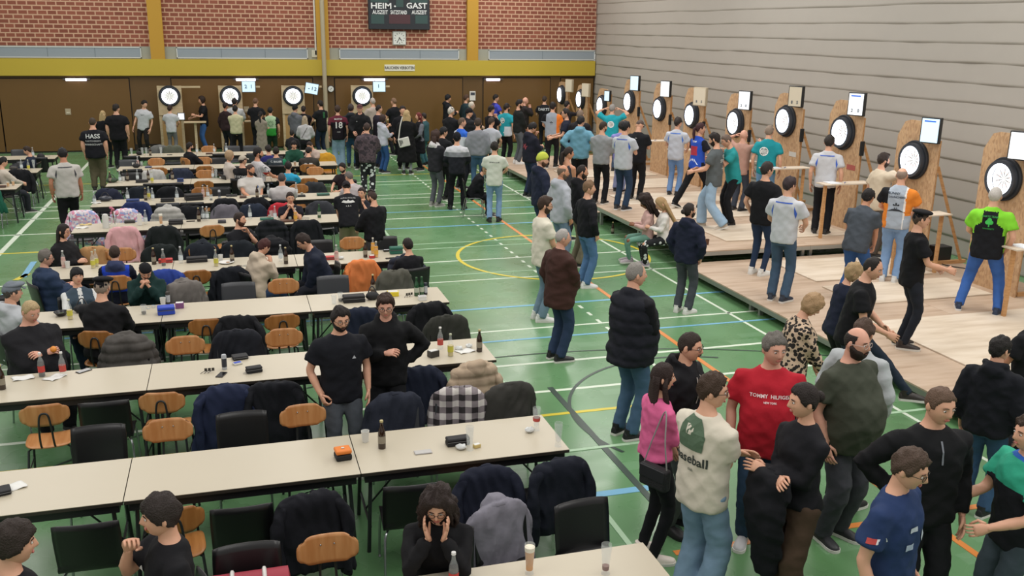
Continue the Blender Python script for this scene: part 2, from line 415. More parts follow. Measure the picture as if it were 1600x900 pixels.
def add_head(mb, M, near, fem=False):
    """face, ears, eyes, brows and lips; materials 0 skin 1 brow 2 eye white 3 iris 4 lip"""
    na, ne = (44, 34) if near == 2 else (26, 20) if near == 1 else (16, 12)
    rings = []
    for i in range(ne + 1):
        el = -PI / 2 + PI * (i + .15) / (ne + .3)
        rings.append([head_pt((t := -PI + 2 * PI * j / na) - .42 * math.sin(t), el) for j in range(na)])
    mb.mat(0).ring_loft(rings, True, M)
    for s in (-1, 1):
        E = M @ Matrix.Translation((s * .078, -.008, -.002)) @ Matrix.Rotation(s * .35, 4, 'Z') @ Matrix.Rotation(-.15, 4, 'X')
        mb.ell((0, 0, 0), (.008, .019, .031), 8, 6, E)
        if near:
            mb.mat(2).ell((s * .031, .079, .008), (.0125, .006, .0062), 8, 6, M)
            mb.mat(3).ell((s * .031, .0835, .0075), (.0055, .003, .0056), 6, 5, M)
            mb.mat(1).tube([M @ Vector(p) for p in ((s * .013, .087, .0265), (s * .03, .088, .031), (s * .049, .076, .026))], [.0028, .0036, .002], 5)
            mb.mat(0)
    if near:
        mb.mat(4).ell((0, .0835, -.0555), (.021, .0072, .0030), 10, 5, M); mb.ell((0, .0830, -.0610), (.018, .0074, .0036), 10, 5, M); mb.mat(0)
HL = dict(short=[(0, .064), (40, .06), (58, .035), (72, -.012), (84, -.014), (96, .012), (115, -.03), (150, -.062), (180, -.068)],
          bald=[(0, .2), (50, .2), (62, .05), (78, .0), (90, -.01), (100, .01), (120, -.03), (180, -.065)],
          recede=[(0, .092), (30, .105), (50, .07), (70, .0), (84, -.012), (96, .012), (115, -.03), (180, -.066)],
          fringe=[(0, .038), (40, .034), (60, .01), (75, -.02), (90, -.03), (110, -.04), (180, -.075)],
          longh=[(0, .068), (25, .06), (45, .03), (60, -.04), (72, -.12), (180, -.2)],
          hat=[(0, .05), (60, .04), (90, .03), (180, -.01)])
def shell(mb, M, line, th, rough=0., top=1., seed=0, na=40, ne=24, crown=False, inv=None):
    rings = []; off = Vector((seed * 3.7, seed * 1.3, 0))
    for i in range(ne + 1):
        el = -PI / 2 + PI * (i + .15) / (ne + .3); rg = []
        for j in range(na):
            t = -PI + 2 * PI * j / na; az = t - .25 * math.sin(t)
            p = head_pt(az, el, False); a = abs(math.degrees(az))
            m = sst((p.z - interp(line, a) + .012 * noise.noise(Vector((az * 7, p.z * 20, seed * 5)))) / .022 + .5)
            if crown: m *= sst((.073 - p.z) / .02 + .5)
            if inv is not None: m = sst((interp(inv, a) - p.z) / .02 + .5) * sst((105 - a) / 14)
            u = p.normalized(); t_ = th * (.75 + .25 * max(0, u.z) * top * 4 * .5)
            k = t_ * m - .014 * (1 - m)
            if rough and m > .1: k += rough * noise.noise(Vector((p.x * 34, p.y * 34, p.z * 20)) + off) * m + rough * .5 * noise.noise(Vector((p.x * 90, p.y * 90, p.z * 25)) + off) * m
            rg.append(p + u * k)
        rings.append(rg)
    mb.ring_loft(rings, True, M)
def hair_mesh(style, M, seed, mb, near, chestT, hatc=None):
    """style names: short crop buzz quiff bald recede fringe long wavy curly pony bun bob cap beanie beret flatcap none"""
    na, ne = (48, 30) if near == 2 else (30, 20) if near else (18, 12)
    S = lambda *a, **k: shell(mb, M, *a, seed=seed, na=na, ne=ne, **k)
    if style == 'buzz': S(HL['short'], .003, .001)
    elif style == 'crop': S(HL['short'], .009, .007)
    elif style == 'short': S(HL['short'], .015, .016, top=1.4)
    elif style == 'quiff':
        S(HL['short'], .014, .014, top=2.4); mb.ell((0, .05, .098), (.055, .05, .03), 14, 8, M)
    elif style == 'bald': S(HL['bald'], .004, .002, crown=True)
    elif style == 'recede': S(HL['recede'], .008, .005)
    elif style == 'fringe': S(HL['fringe'], .019, .012, top=1.2)
    elif style == 'bob': S([(0, .05), (40, .03), (60, -.03), (75, -.09), (180, -.1)], .028, .016)
    elif style in ('long', 'wavy', 'pony', 'bun', 'curly'):
        r = {'long': .006, 'wavy': .02, 'pony': .006, 'bun': .006, 'curly': .035}[style]; th = {'curly': .045, 'wavy': .024}.get(style, .014)
        S(HL['short'] if style in ('pony', 'bun') else HL['longh'], th, r)
        if style in ('long', 'wavy', 'curly'):
            w = {'long': 1.1, 'wavy': 1.15, 'curly': 1.5}[style]; L = {'long': .50, 'wavy': .33, 'curly': .34}[style]; rings = []
            n = 26 if near else 14
            for i in range(9):
                t = i / 8; z = .03 - L * t; rx = (.078 + .03 * math.sin(t * 2.2)) * w * (1 - .35 * t ** 3); ry = .05 * w * (1 - .3 * t)
                rg = []
                for j in range(n):
                    a = 2 * PI * j / n; k = 1 + .12 * noise.noise(Vector((math.cos(a) * 5, math.sin(a) * 5, z * 9 + seed))) + (.16 * noise.noise(Vector((math.cos(a) * 9, math.sin(a) * 9, z * 30))) if style == 'curly' else 0)
                    yy = -.045 - .03 * t; bulge = ry * math.sin(a)
                    if bulge > 0: bulge *= .55
                    rg.append(Vector((rx * math.cos(a) * k, yy + bulge * k, z)))
                rings.append(rg)
            mb.ring_loft(rings, True, M)
            if style == 'curly':
                for q in range(70 if near else 24):
                    a = R.uniform(-1.8, 1.8) + PI; ph = R.uniform(0, 6); rr_ = R.uniform(.085, .125); L2 = R.uniform(.2, .36); pts = []
                    for k in range(9):
                        t = k / 8; w_ = .013 * math.sin(ph + t * 15); w2 = .013 * math.cos(ph + t * 15); r2 = (rr_ * (.7 + .5 * math.sin(min(1, t * 1.6) * PI / 2))) * (1 - .25 * t)
                        pts.append(M @ Vector((math.sin(a) * (r2 + w_), math.cos(a) * (r2 + w2) * .9 + .01, .085 - L2 * t)))
                    mb.tube(pts, [.008, .013, .014, .014, .013, .013, .012, .010, .004], 6)
            elif style != 'long' or near == 2:
                for s in (-1, 1):
                    mb.tube([M @ Vector(p) for p in ((s * .066, .02, .03), (s * .083 * w, .005, -.05), (s * .085 * w, .02, -.14), (s * .08 * w, .05, -.24), (s * .07, .06, -.30))], [.016 * w, .020 * w, .022 * w, .020 * w, .006], 10)
        if style == 'pony': mb.tube([M @ Vector(p) for p in ((0, -.085, .03), (0, -.125, .0), (0, -.13, -.10), (.005, -.115, -.22), (.01, -.105, -.30))], [.02, .03, .032, .024, .008], 10)
        if style == 'bun': mb.ell((0, -.112, .02), (.04, .035, .04), 12, 8, M)
def hat_mesh(kind, M, mb, near):
    na, ne = (36, 22) if near else (18, 12)
    if kind == 'cap':
        shell(mb, M, HL['hat'], .014, 0, na=na, ne=ne)
        mb.sheet(lambda u, v: ((u - .5) * .15, .075 + .075 * v * math.sqrt(max(.05, 1 - (2 * u - 1) ** 2)), .052 - .016 * v - .02 * (2 * u - 1) ** 2), 8, 4, .005, M)
    elif kind == 'capback':
        shell(mb, M, HL['hat'], .014, 0, na=na, ne=ne)
        mb.sheet(lambda u, v: ((u - .5) * .14, -.08 - .06 * v * math.sqrt(max(.05, 1 - (2 * u - 1) ** 2)), .02 - .03 * v), 8, 4, .005, M)
    elif kind == 'beanie': shell(mb, M, [(0, .045), (60, .03), (90, .012), (180, -.03)], .022, .003, top=1.8, na=na, ne=ne)
    elif kind == 'beret':
        shell(mb, M, [(0, .055), (90, .03), (180, -.01)], .010, 0, na=na, ne=ne)
        mb.ell((.012, -.005, .094), (.108, .122, .035), 22, 8, M @ Matrix.Rotation(-.12, 4, 'X'))
    elif kind == 'flatcap':
        shell(mb, M, [(0, .05), (90, .025), (180, -.005)], .014, .004, na=na, ne=ne)
        mb.ell((0, .03, .085), (.088, .115, .032), 18, 8, M @ Matrix.Rotation(.12, 4, 'X'))
        mb.sheet(lambda u, v: ((u - .5) * .13, .09 + .05 * v * math.sqrt(max(.05, 1 - (2 * u - 1) ** 2)), .058 - .012 * v), 8, 3, .005, M)
def ik(S, W, a, b, pole):
    d = W - S; L = d.length
    if L > (a + b) * .995: W = S + d * ((a + b) * .995 / L); d = W - S; L = d.length
    if L < abs(a - b) + .02: L = abs(a - b) + .02
    n = d.normalized(); x = (a * a - b * b + L * L) / (2 * L); h = math.sqrt(max(0, a * a - x * x))
    p = Vector(pole); p = p - n * p.dot(n)
    if p.length < 1e-4: p = Vector((0, -1, 0))
    return S + n * x + p.normalized() * h, W
def add_hand(mb, W, d, n, sgn, curl=.35, sides=6, scale=1., spread=1.):
    d = d.normalized(); n = (n - d * n.dot(d)).normalized(); c = d.cross(n) * sgn   # c points to the thumb side
    def P(a, b, e): return W + (d * a + c * b + n * e) * scale
    rings = []
    for a, w, t in ((-.02, .024, .019), (.01, .030, .018), (.045, .040, .016), (.08, .041, .0135), (.092, .036, .009)):
        rings.append([P(a, w * math.cos(q) , t * math.sin(q)) for q in [2 * PI * k / 10 for k in range(10)]])
    mb.ring_loft(rings)
    for k, (off, L) in enumerate(((.030, .070), (.010, .078), (-.011, .073), (-.031, .057))):
        p = P(.078, off, 0); ang = curl * .5; dd = (d + c * off * 3 * spread).normalized(); pts = [p]; cur = p
        for sgm, fr_ in enumerate((.45, .32, .23)):
            cur = cur + (dd * math.cos(ang) + n * math.sin(ang)) * L * fr_ * 1.12 * scale; pts.append(cur); ang += curl * (1.0 if sgm == 0 else .8)
        mb.tube(pts, [.0092 * scale, .0088 * scale, .0078 * scale, .0058 * scale], sides)
    t0 = P(.012, .026, .004); t1 = P(.045, .052, .012 + .02 * curl); t2 = P(.072, .055 - .02 * curl, .02 + .03 * curl); t3 = P(.094, .05 - .03 * curl, .024 + .045 * curl)
    mb.tube([t0, t1, t2, t3], [.014 * scale, .011 * scale, .0095 * scale, .006 * scale], sides)
ARM = dict(d=((.25, .045, .875), (.5, -1, 0), 0), p=((.215, .07, .90), (1, -.9, 0), 1), f=((-.075, .235, 1.15), (.6, -.3, -1), 0), h=((.07, .30, 1.17), (.5, -.2, -1), 1),
           l=((.035, .235, .97), (1, -.5, -.2), 1), w=((.20, -.03, 1.02), (1, -.6, 0), 1), b=((.05, -.18, .95), (1, -.6, 0), 1), c=((.045, .175, 1.42), (.5, .3, -1), .8),
           r=((.12, .50, 1.45), (.5, -.2, -1), .2), u=((.10, .40, 1.09), (.8, .1, -1), .7), t=((.15, .27, 1.58), (.4, .8, -1), .9), o=((.20, .34, 1.06), (.4, -.6, -1), .5),
           e=((.05, .20, 1.44), (.5, .3, -1), 1), k=((.16, .30, 1.02), (.7, -.5, -.5), .4), s=((.26, .12, .86), (.4, -1, 0), .3), a=((.20, .06, 1.62), (1, .2, .4), .6),
           g=((.10, .42, .80), (.6, -.5, 0), .6), m=((-.02, .27, 1.22), (.7, -.1, -1), .8), i=((.24, .30, .98), (.8, -.6, 0), .6))
GLASS = mat('spectacle_frame', '1c1917', .3)
SKINS = {'a': 'd3a186', 'b': 'c48d70', 'c': 'b77e63', 'd': '8a5b43', 'e': '5f3c2c', 'r': 'd09c86', 'w': 'd9b5a0'}
def skin(k): return mat('skin_' + k, SKINS[k], .5, bump=.06, bscale=140, spec=.35)
PEOPLE = {}; SPOTS = []
def stage_h(x, y):
    if 7.42 < x < 12.5 and 5.0 < y <= 14.6: return .2
    if 7.62 < x < 12.5 and 14.6 < y <= 19.2: return .4
    if 7.62 < x < 12.5 and 19.2 < y <= 28.6: return .25
    return 0.
def person(label, hx, hy, fy=None, face=0, top=('tee', '15161a'), bot=('jeans', '3a5575'), hair=('short', '2b1e16'), arms='dd', shoes='1b1b1d', sole='d8d6d0',
           z0=0., H=1.78, w=1., belly=0., fem=False, sit=False, lean=0., side=0., twist=0., head=(0, 0, 0), sk='a', st=.095, stride=(0, 0), rw=None, lw=None,
           rf=None, lf=None, beard=None, glasses=None, hat=None, hem=None, prints=(), paint=None, extra=None, Y=None, hs=1., seat=.47, rk=None, lk=None,
           fullfeet=True, hc=None, toes=None, pz=None, lpole=None, beardc=None, bend=None, vox=None, curlr=None, curll=None, hands=None, group=None):
    tm, tc = top[0], top[1]
    yaw = math.radians(face)
    # --- skeleton in a 1.75 m frame
    P = Vector((0, 0, .93 - (st - .095) * .25 - .06 * abs(stride[0] - stride[1])))
    if sit: P = Vector((0, 0, seat + .09))
    elif lean: P = P + Vector((0, -math.sin(math.radians(lean)) * .16, -.012))
    if pz is not None: P.z = pz
    Rt = Matrix.Rotation(math.radians(twist), 3, 'Z') @ Matrix.Rotation(-math.radians(lean), 3, 'X') @ Matrix.Rotation(math.radians(side), 3, 'Y')
    def T(p): return P + Rt @ (Vector(p) - Vector((0, 0, .93)))
    TM = Matrix.Translation(P) @ Rt.to_4x4() @ Matrix.Translation((0, 0, -.93))
    shw = (.168 if fem else .188) * (1 + (w - 1) * .45)
    nb = T((0, 0, 1.475))
    Rh = Rt @ Matrix.Rotation(math.radians(lean * .55), 3, 'X') if lean > 8 else Rt.copy()
    Rh = Rh @ Matrix.Rotation(-math.radians(head[0]), 3, 'Z') @ Matrix.Rotation(-math.radians(head[1]), 3, 'X') @ Matrix.Rotation(math.radians(head[2]), 3, 'Y')
    hcn = nb + (Rt @ Vector((0, .012, .07))) + Rh @ Vector((0, .012, .08 * hs))
    HM = Matrix.Translation(hcn) @ Rh.to_4x4() @ Matrix.Scale(hs * (.97 if fem else 1), 4)
    topz = hcn.z + .118 * hs; topxy = Vector((hcn.x, hcn.y, 0))
    RZ = Matrix.Rotation(-yaw, 3, 'Z')
    def place(Hh):
        s = Hh / 1.75
        if Y is not None and fy is None:
            q = atY(hx, hy, Y); s2 = (q.z - z0) / topz
            if .9 < s2 < 1.08: return s2, Vector((q.x, q.y, z0)) - RZ @ (topxy * s2)
            s = min(1.08, max(.9, s2))
        q = at(hx, hy, z0 + topz * s); return s, Vector((q.x, q.y, z0)) - RZ @ (topxy * s)
    H_in = H
    for it in range(5):
        if fy is not None:
            lo, hi = H_in * .9, H_in * 1.07
            for _ in range(30):
                m = (lo + hi) / 2
                s, loc = place(m)
                if proj((loc.x, loc.y, z0))[1] < fy: lo = m     # too far away: taller brings it nearer
                else: hi = m
            H = lo
        s, loc = place(H)
        if sit or stage_h(loc.x, loc.y) == z0 or lf is not None: break
        if it < 4: z0 = stage_h(loc.x, loc.y)
    if not sit and loc.y > 9.8:      # nobody stands inside a neighbour
        for dh in (0, .012, -.012, .024, -.024, .036, -.036, .05, -.05, .065, -.065, .08):
            s2, l2 = place(H + dh)
            if stage_h(l2.x, l2.y) == z0 and all((l2 - q).xy.length > (.47 if H > 1.5 else .35) for q in SPOTS): s, loc = s2, l2; break
    SPOTS.append(loc.copy())
    dist = loc.y; near = 2 if dist < 9.5 else 1 if dist < 20 else 0
    V = vox or (.017 if dist < 8 else .02 if dist < 13 else .026 if dist < 22 else .032)
    root = empty('person', loc, -yaw, label=label, cat='person', group=group); root.scale = (s, s, s)
    sk_ = skin(sk)
    hairc = mat('hair_' + hair[1], hair[1], .6, bump=.6, bscale=120, vary=.25, spec=.3)
    # --- legs
    hips = [T((sg * .088, 0, .91)) for sg in (1, -1)]
    feet = []
    for k, sg in enumerate((1, -1)):
        cust = (rf, lf)[k]
        if cust: f = Vector(cust)
        elif sit: f = Vector((sg * max(st, .11), .44, .08))
        else: f = Vector((sg * st, stride[k] - .02, .08 + (.04 if stride[k] < -.15 else 0)))
        feet.append(f)
    knees = []
    for k, sg in enumerate((1, -1)):
        pl = (rk, lk)[k] or ((sg * .35, 1, .5) if sit else (sg * .12, 1, 0))
        kn, f = ik(hips[k], feet[k], .435, .43, pl); knees.append(kn); feet[k] = f
    # --- arms
    A = []
    for k, sg in enumerate((1, -1)):
        code = arms[k]; tgt, pole, cl = ARM[code]
        cust = (rw, lw)[k]
        if cust: tgt = (cust[0], cust[1], cust[2]); pole = cust[3] if len(cust) > 3 else pole
        S_ = T((sg * shw, -.005, 1.385)); W_ = T((sg * tgt[0], tgt[1], tgt[2]))
        E_, W_ = ik(S_, W_, .285, .255, Rt @ Vector((sg * pole[0], pole[1], pole[2])))
        A.append((S_, E_, W_, cl))
    # --- body
    fw = 1.0
    if fem: secs = [(.80, 0, .13, .11), (.87, -.005, .172, .122), (.94, -.005, .168, .115), (1.04, 0, .135, .098), (1.12, .0, .125, .092), (1.22, .012, .14, .108), (1.30, .016, .148, .118), (1.38, 0, .15, .092), (1.42, 0, .13, .075), (1.46, -.01, .075, .06), (1.5, -.005, .05, .052)]
    else: secs = [(.80, 0, .13, .105), (.87, 0, .165, .118), (.94, 0, .165, .115), (1.04, 0, .150, .105), (1.14, .005, .152, .106), (1.26, .01, .172, .12), (1.36, .003, .176, .112), (1.42, -.003, .142, .088), (1.46, -.01, .092, .07), (1.50, -.005, .06, .06)]
    def sec(z):
        y = interp([(q[0], q[1]) for q in secs], z); a = interp([(q[0], q[2]) for q in secs], z); b = interp([(q[0], q[3]) for q in secs], z)
        k = w if z < 1.4 else 1 + (w - 1) * .4
        bl = belly * math.exp(-((z - 1.06) / .16) ** 2)
        return y + bl * .7, a * k + bl * .35, b * k + bl * .8
    def torso(mb, zs, inf, straight=0, n=18, e=2.4):
        rings = []
        for z in zs:
            y, a, b = sec(z)
            i2 = inf if z < 1.43 else inf * max(0.3, (1.52 - z) / .09)
            if straight and z < 1.3: a = a * (1 - straight) + max(a, .168 * w) * straight; b = b * (1 - straight) + max(b, .115 * w + belly * .8) * straight
            a += i2; b += i2; rg = []
            for j in range(n):
                t = 2 * PI * j / n; c_, s_ = math.cos(t), math.sin(t)
                rg.append(T((a * math.copysign(abs(c_) ** (2 / e), c_), y + b * math.copysign(abs(s_) ** (2 / e), s_), z)))
            rings.append(rg)
        mb.ring_loft(rings)
    b_ = MB(); torso(b_, [q[0] for q in secs], -.012)
    nk = (.046 if fem else .056) * (1 + (w - 1) * .5)
    b_.tube([T((0, -.01, 1.42)), T((0, -.006, 1.49)), hcn + Rh @ Vector((0, -.02, -.055 * hs)), hcn + Rh @ Vector((0, -.012, .0))], [nk * 1.15, nk, nk * .95, nk * .8], 12)
    am = .88 if fem else 1 + (w - 1) * .6
    for S_, E_, W_, cl in A:
        b_.tube([S_ + (T((0, 0, 1.38)) - S_) * .25, S_, S_ + (E_ - S_) * .5, E_, E_ + (W_ - E_) * .35, W_, W_ + (W_ - E_).normalized() * .02], [.048 * am, .052 * am, .046 * am, .040 * am, .041 * am, .028 * am, .024 * am], 10)
    for k in (0, 1):
        b_.tube([hips[k], hips[k] + (knees[k] - hips[k]) * .5, knees[k], knees[k] + (feet[k] - knees[k]) * .35, feet[k], feet[k] + Vector((0, .0, -.03))], [.078, .062, .044, .044, .033, .033], 10)
    hd = MB(); add_head(hd, HM, near, fem)
    for k, (S_, E_, W_, cl) in enumerate(A):
        sg = 1 if k == 0 else -1; d = W_ - E_; dn = d.normalized()
        nrm = Rt @ Vector((-sg, 0, -.35))
        if hands and hands[k]:
            hv = hands[k]; nrm = Rt @ Vector((hv[0] * sg, hv[1], hv[2])); 
            if len(hv) > 3: dn = (Rt @ Vector((hv[3] * sg, hv[4], hv[5]))).normalized()
        if abs(nrm.normalized().dot(dn)) > .93: nrm = Rt @ Vector((0, -1, -.2))
        c_ = (curlr, curll)[k] if (curlr, curll)[k] is not None else .35 + .7 * cl
        hd.mat(0); add_hand(hd, W_, dn, nrm, sg, curl=c_, sides=6 if near else 4, scale=.95 if fem else 1.03)
    mats = [sk_, hairc, mat('eye_white', 'd8d4cd', .3), mat('eye_iris', '33261c', .25), mat('lip_' + sk, {'e': '4a2a24', 'd': '7a4238'}.get(sk, 'b0685c'), .45)]
    def fin(o):
        me2 = append_mesh(o.data, hd); 
        for m in mats: me2.materials.append(m)
        me2.shade_smooth(); old = o.data; o.data = me2; bpy.data.meshes.remove(old)
    body = remeshed(b_, 'body', [sk_], root, V, fin, sm=4)
    # --- top
    jk = tm in ('hoodie', 'jacket', 'coat', 'puffer', 'vest')
    inf = {'tee': .015, 'polo': .016, 'long': .016, 'sweater': .018, 'hoodie': .022, 'jacket': .026, 'coat': .03, 'puffer': .042, 'vest': .036, 'tank': .002, 'fit': .011}[tm]
    hz_ = hem if hem is not None else {'tee': .80, 'polo': .81, 'long': .83, 'sweater': .85, 'hoodie': .82, 'jacket': .80, 'coat': .45, 'puffer': .80, 'vest': .78, 'tank': .86, 'fit': .88}[tm]
    if sit: hz_ = max(hz_, .86)
    t_ = MB()
    zs = [z for z in (hz_, hz_ + .05, .94, 1.04, 1.14, 1.22, 1.30, 1.37, 1.42, 1.455, 1.475) if z >= hz_]
    if tm == 'coat':
        zs = [q for q in zs if q >= .78]; rings = []
        for z in (hz_, .6, .8):
            a = (.21 + (.8 - z) * .10) * w; rings.append([Vector((P.x, P.y, 0)) + Vector((a * math.cos(2 * PI * j / 18), .78 * a * math.sin(2 * PI * j / 18), z + (P.z - .93))) for j in range(18)])
        t_.ring_loft(rings + [[T((.2 * w * math.cos(2 * PI * j / 18), .15 * w * math.sin(2 * PI * j / 18), .95)) for j in range(18)]])
    if tm == 'tank': zs = [z for z in zs if z < 1.38]
    torso(t_, zs, inf, straight=0 if tm in ('fit', 'tank') else .8 if not fem else .35)
    slv = {'tee': .30, 'polo': .30, 'vest': 0, 'tank': 0, 'fit': 1}.get(tm, 1)
    lsep = tm == 'vest'
    for S_, E_, W_, cl in A:
        q = inf * .9
        s0 = S_ + (T((0, 0, 1.36)) - S_) * .35
        if slv == 0: continue
        if slv < 1:
            e1 = S_ + (E_ - S_) * .66; t_.tube([s0, S_ + (E_ - S_) * .02, S_ + (E_ - S_) * .35, e1], [.052 * am + q, .056 * am + q, .058 * am + q * 1.5, .062 * am + q * 2.0], 12)
        else:
            wr = W_ - (W_ - E_).normalized() * .012
            t_.tube([s0, S_ + (E_ - S_) * .02, S_ + (E_ - S_) * .5, E_, E_ + (wr - E_) * .5, wr], [.050 * am + q, .054 * am + q, .054 * am + q, .050 * am + q, .046 * am + q, .036 * am + q * .8], 12)
    if tm == 'tank':
        for sg in (1, -1): t_.tube([T((sg * .09, .09, 1.28)), T((sg * .085, .06, 1.40)), T((sg * .085, 0, 1.435)), T((sg * .08, -.06, 1.40)), T((sg * .08, -.085, 1.28))], .022, 8)
    if tm == 'hoodie' and not (hc == 'nohood'):
        t_.ell((0, 0, 0), (.115, .055, .085), 14, 8, TM @ Matrix.Translation((0, -.105, 1.44)) @ Matrix.Rotation(.5, 4, 'X'))
        t_.tube([T((sg_ * r_, y_, z_)) for sg_, r_, y_, z_ in ((1, .0, .075, 1.43), (1, .07, .045, 1.465), (1, .092, -.02, 1.50), (1, .07, -.08, 1.52), (1, 0, -.11, 1.52), (-1, .07, -.08, 1.52), (-1, .092, -.02, 1.50), (-1, .07, .045, 1.465), (-1, 0, .075, 1.43))], .026, 8)
    if tm in ('jacket', 'coat', 'puffer', 'vest', 'polo'):
        rr = .014 if tm == 'polo' else .022
        t_.tube([T((math.sin(a) * .078, math.cos(a) * .068 - .008, 1.475 - .02 * math.cos(a))) for a in [.35 + (2 * PI - .7) * k / 10 for k in range(11)]], rr, 6)
    tmat = tc if not isinstance(tc, str) else cloth(tc)
    tmats = [tmat] + [c if not isinstance(c, str) else cloth(c) for c in (paint[0] if paint else ())]
    nm = {'tee': 't_shirt', 'polo': 'polo_shirt', 'long': 'shirt', 'tank': 'tank_top', 'fit': 'top', 'puffer': 'puffer_jacket', 'vest': 'vest'}.get(tm, tm)
    TI = TM.inverted()
    def fint(o):
        me = o.data
        if tm == 'puffer' or tm == 'vest':
            nn = [v.normal.copy() for v in me.vertices]
            for v, n_ in zip(me.vertices, nn):
                q = TI @ v.co
                k = abs(math.sin(q.z * 26)); v.co += n_ * ((k ** .5) * .018 - .010)
        if paint:
            for pl in me.polygons: pl.material_index = paint[1](TI @ pl.center)
        if prints:
            bvh = BVHTree.FromPolygons([v.co for v in me.vertices], [tuple(p.vertices) for p in me.polygons])
            for pr in prints: put_print(root if pr.get('on') is None else root, o, bvh, TM, pr)
    topo = remeshed(t_, nm, tmats, root, V, fint, sm=5, wob=.0055 if tm in ('tee', 'polo', 'fit', 'tank') else .008)
    if lsep:   # sleeves of the sweater under a vest
        s_ = MB()
        for S_, E_, W_, cl in A:
            s_.tube([S_ + (T((0, 0, 1.36)) - S_) * .3, S_, S_ + (E_ - S_) * .5, E_, E_ + (W_ - E_) * .5, W_], [.06 * am, .066 * am, .06 * am, .056 * am, .05 * am, .04 * am], 12)
        torso(s_, (1.0, 1.2, 1.36, 1.43, 1.48), .012)
        remeshed(s_, 'sweater', [cloth(top[2] if len(top) > 2 else tc)], root, V, None, sm=4, wob=.005)
    # --- trousers
    bk, bc = bot[0], bot[1]
    u_ = MB()
    kn_r, an_r = {'jeans': (.068, .066), 'slim': (.060, .046), 'wide': (.085, .098), 'suit': (.070, .068), 'cargo': (.078, .075), 'leggings': (.056, .042)}[bk]
    ww = w * (1.0 if not fem else .98); rings = []
    for z in (.80, .86, .92, .98, 1.01):
        y, a, b = sec(z); y = y if z < .95 else y * .6
        rings.append([T((( a + .001) * math.cos(2 * PI * j / 16), y * .5 + (b + .001 - (belly * .4 if z > .9 else 0)) * math.sin(2 * PI * j / 16), z)) for j in range(16)])
    u_.ring_loft(rings)
    lw_ = 1 + (w - 1) * .7
    for k in (0, 1):
        h0, kn, f = hips[k], knees[k], feet[k]; an = f + (kn - f).normalized() * -.015
        th_ = (.098 if bk != 'wide' else .102) * lw_
        u_.tube([h0 + (kn - h0) * -.02, h0 + (kn - h0) * .35, kn + (h0 - kn) * .12, kn + (f - kn) * .15, kn + (f - kn) * .6, an], [th_, (.090 if bk != 'leggings' else .08) * lw_, kn_r * 1.05 * lw_, kn_r * lw_, (kn_r + an_r) / 2, an_r], 12)
    bmat = bc if not isinstance(bc, str) else mat('denim_' + bc, bc, .85, bump=.3, bscale=14, vary=.12, spec=.2) if bk in ('jeans', 'wide') else cloth(bc)
    remeshed(u_, {'jeans': 'jeans', 'wide': 'jeans', 'leggings': 'leggings'}.get(bk, 'trousers'), [bmat], root, V, None, sm=4, wob=.0042 if bk != 'leggings' else .002)
    # --- shoes
    if fullfeet:
        ms = [mat('shoe_' + shoes, shoes, .5, bump=.1, bscale=60), mat('sole_' + sole, sole, .6)]
        for k, sg in enumerate((1, -1)):
            f = feet[k]; ta = (toes[k] if toes else sg * 12); sh = MB()
            Mf = Matrix.Translation((f.x, f.y, f.z - .08)) @ Matrix.Rotation(-math.radians(ta), 4, 'Z')
            if not sit and not cust_f((rf, lf)[k]) and stride[k] < -.15: Mf = Mf @ Matrix.Rotation(-.35, 4, 'X')
            out = [(-.085, .022), (-.075, .034), (-.03, .037), (.05, .040), (.12, .049), (.165, .046), (.19, .03), (.198, .012)]
            poly = [(a_, b) for b, a_ in out] + [(-a_, b) for b, a_ in out[::-1]]
            sh.mat(1).prism([(x * 1.06, y * 1.02) for x, y in poly], 0, .024, Mf)
            hts = [.07, .088, .092, .088, .068, .054, .044, .034]; rings = []
            for (y, a_), h in zip(out, hts):
                rings.append([Vector((a_ * .98 * math.cos(t), y, .018 + max(0, math.sin(t)) ** .8 * (h - .018))) for t in [PI * i / 8 for i in range(9)]])
            sh.mat(0).ring_loft(rings, True, Mf)
            sh.tube([Mf @ Vector((0, -.035, .06)), Mf @ Vector((0, -.03, .115))], [.042, .040], 10)
            sh.obj('shoe', ms, root)
    # --- hair, hat, beard, glasses
    if hair[0] != 'none':
        h_ = MB(); hair_mesh(hair[0], HM, R.random() * 9, h_, near, TM); h_.obj('hair', hairc, root, smooth='all')
    if hat:
        h_ = MB(); hat_mesh(hat[0], HM, h_, near); h_.obj({'capback': 'cap', 'flatcap': 'flat_cap'}.get(hat[0], hat[0]), hat[1] if not isinstance(hat[1], str) else cloth(hat[1]), root, smooth='all')
    if beard:
        h_ = MB(); bm_ = mat('hair_' + (beardc or hair[1]), beardc or hair[1], .6, bump=.6, bscale=120, vary=.25, spec=.3)
        na = 48 if near == 2 else 30 if near else 18
        if beard == 'moustache': h_.tube([HM @ Vector(p) for p in ((-.028, .083, -.054), (-.012, .095, -.046), (.012, .095, -.046), (.028, .083, -.054))], [.003, .0055, .0055, .003], 6)
        else:
            shell(h_, HM, HL['short'], {'full': .014, 'stubble': .0025, 'big': .024}[beard], .004 if beard != 'stubble' else 0, seed=3, na=na, ne=na // 2 + 4, inv=[(0, -.064), (14, -.064), (30, -.042), (60, -.03), (85, -.0), (110, .0)])
            if beard != 'stubble' or near: h_.tube([HM @ Vector(p) for p in ((-.028, .083, -.056), (-.012, .0945, -.047), (.012, .0945, -.047), (.028, .083, -.056))], [.003, .0055, .0055, .003], 6)
        h_.obj('beard' if beard != 'moustache' else 'moustache', bm_, root, smooth='all')
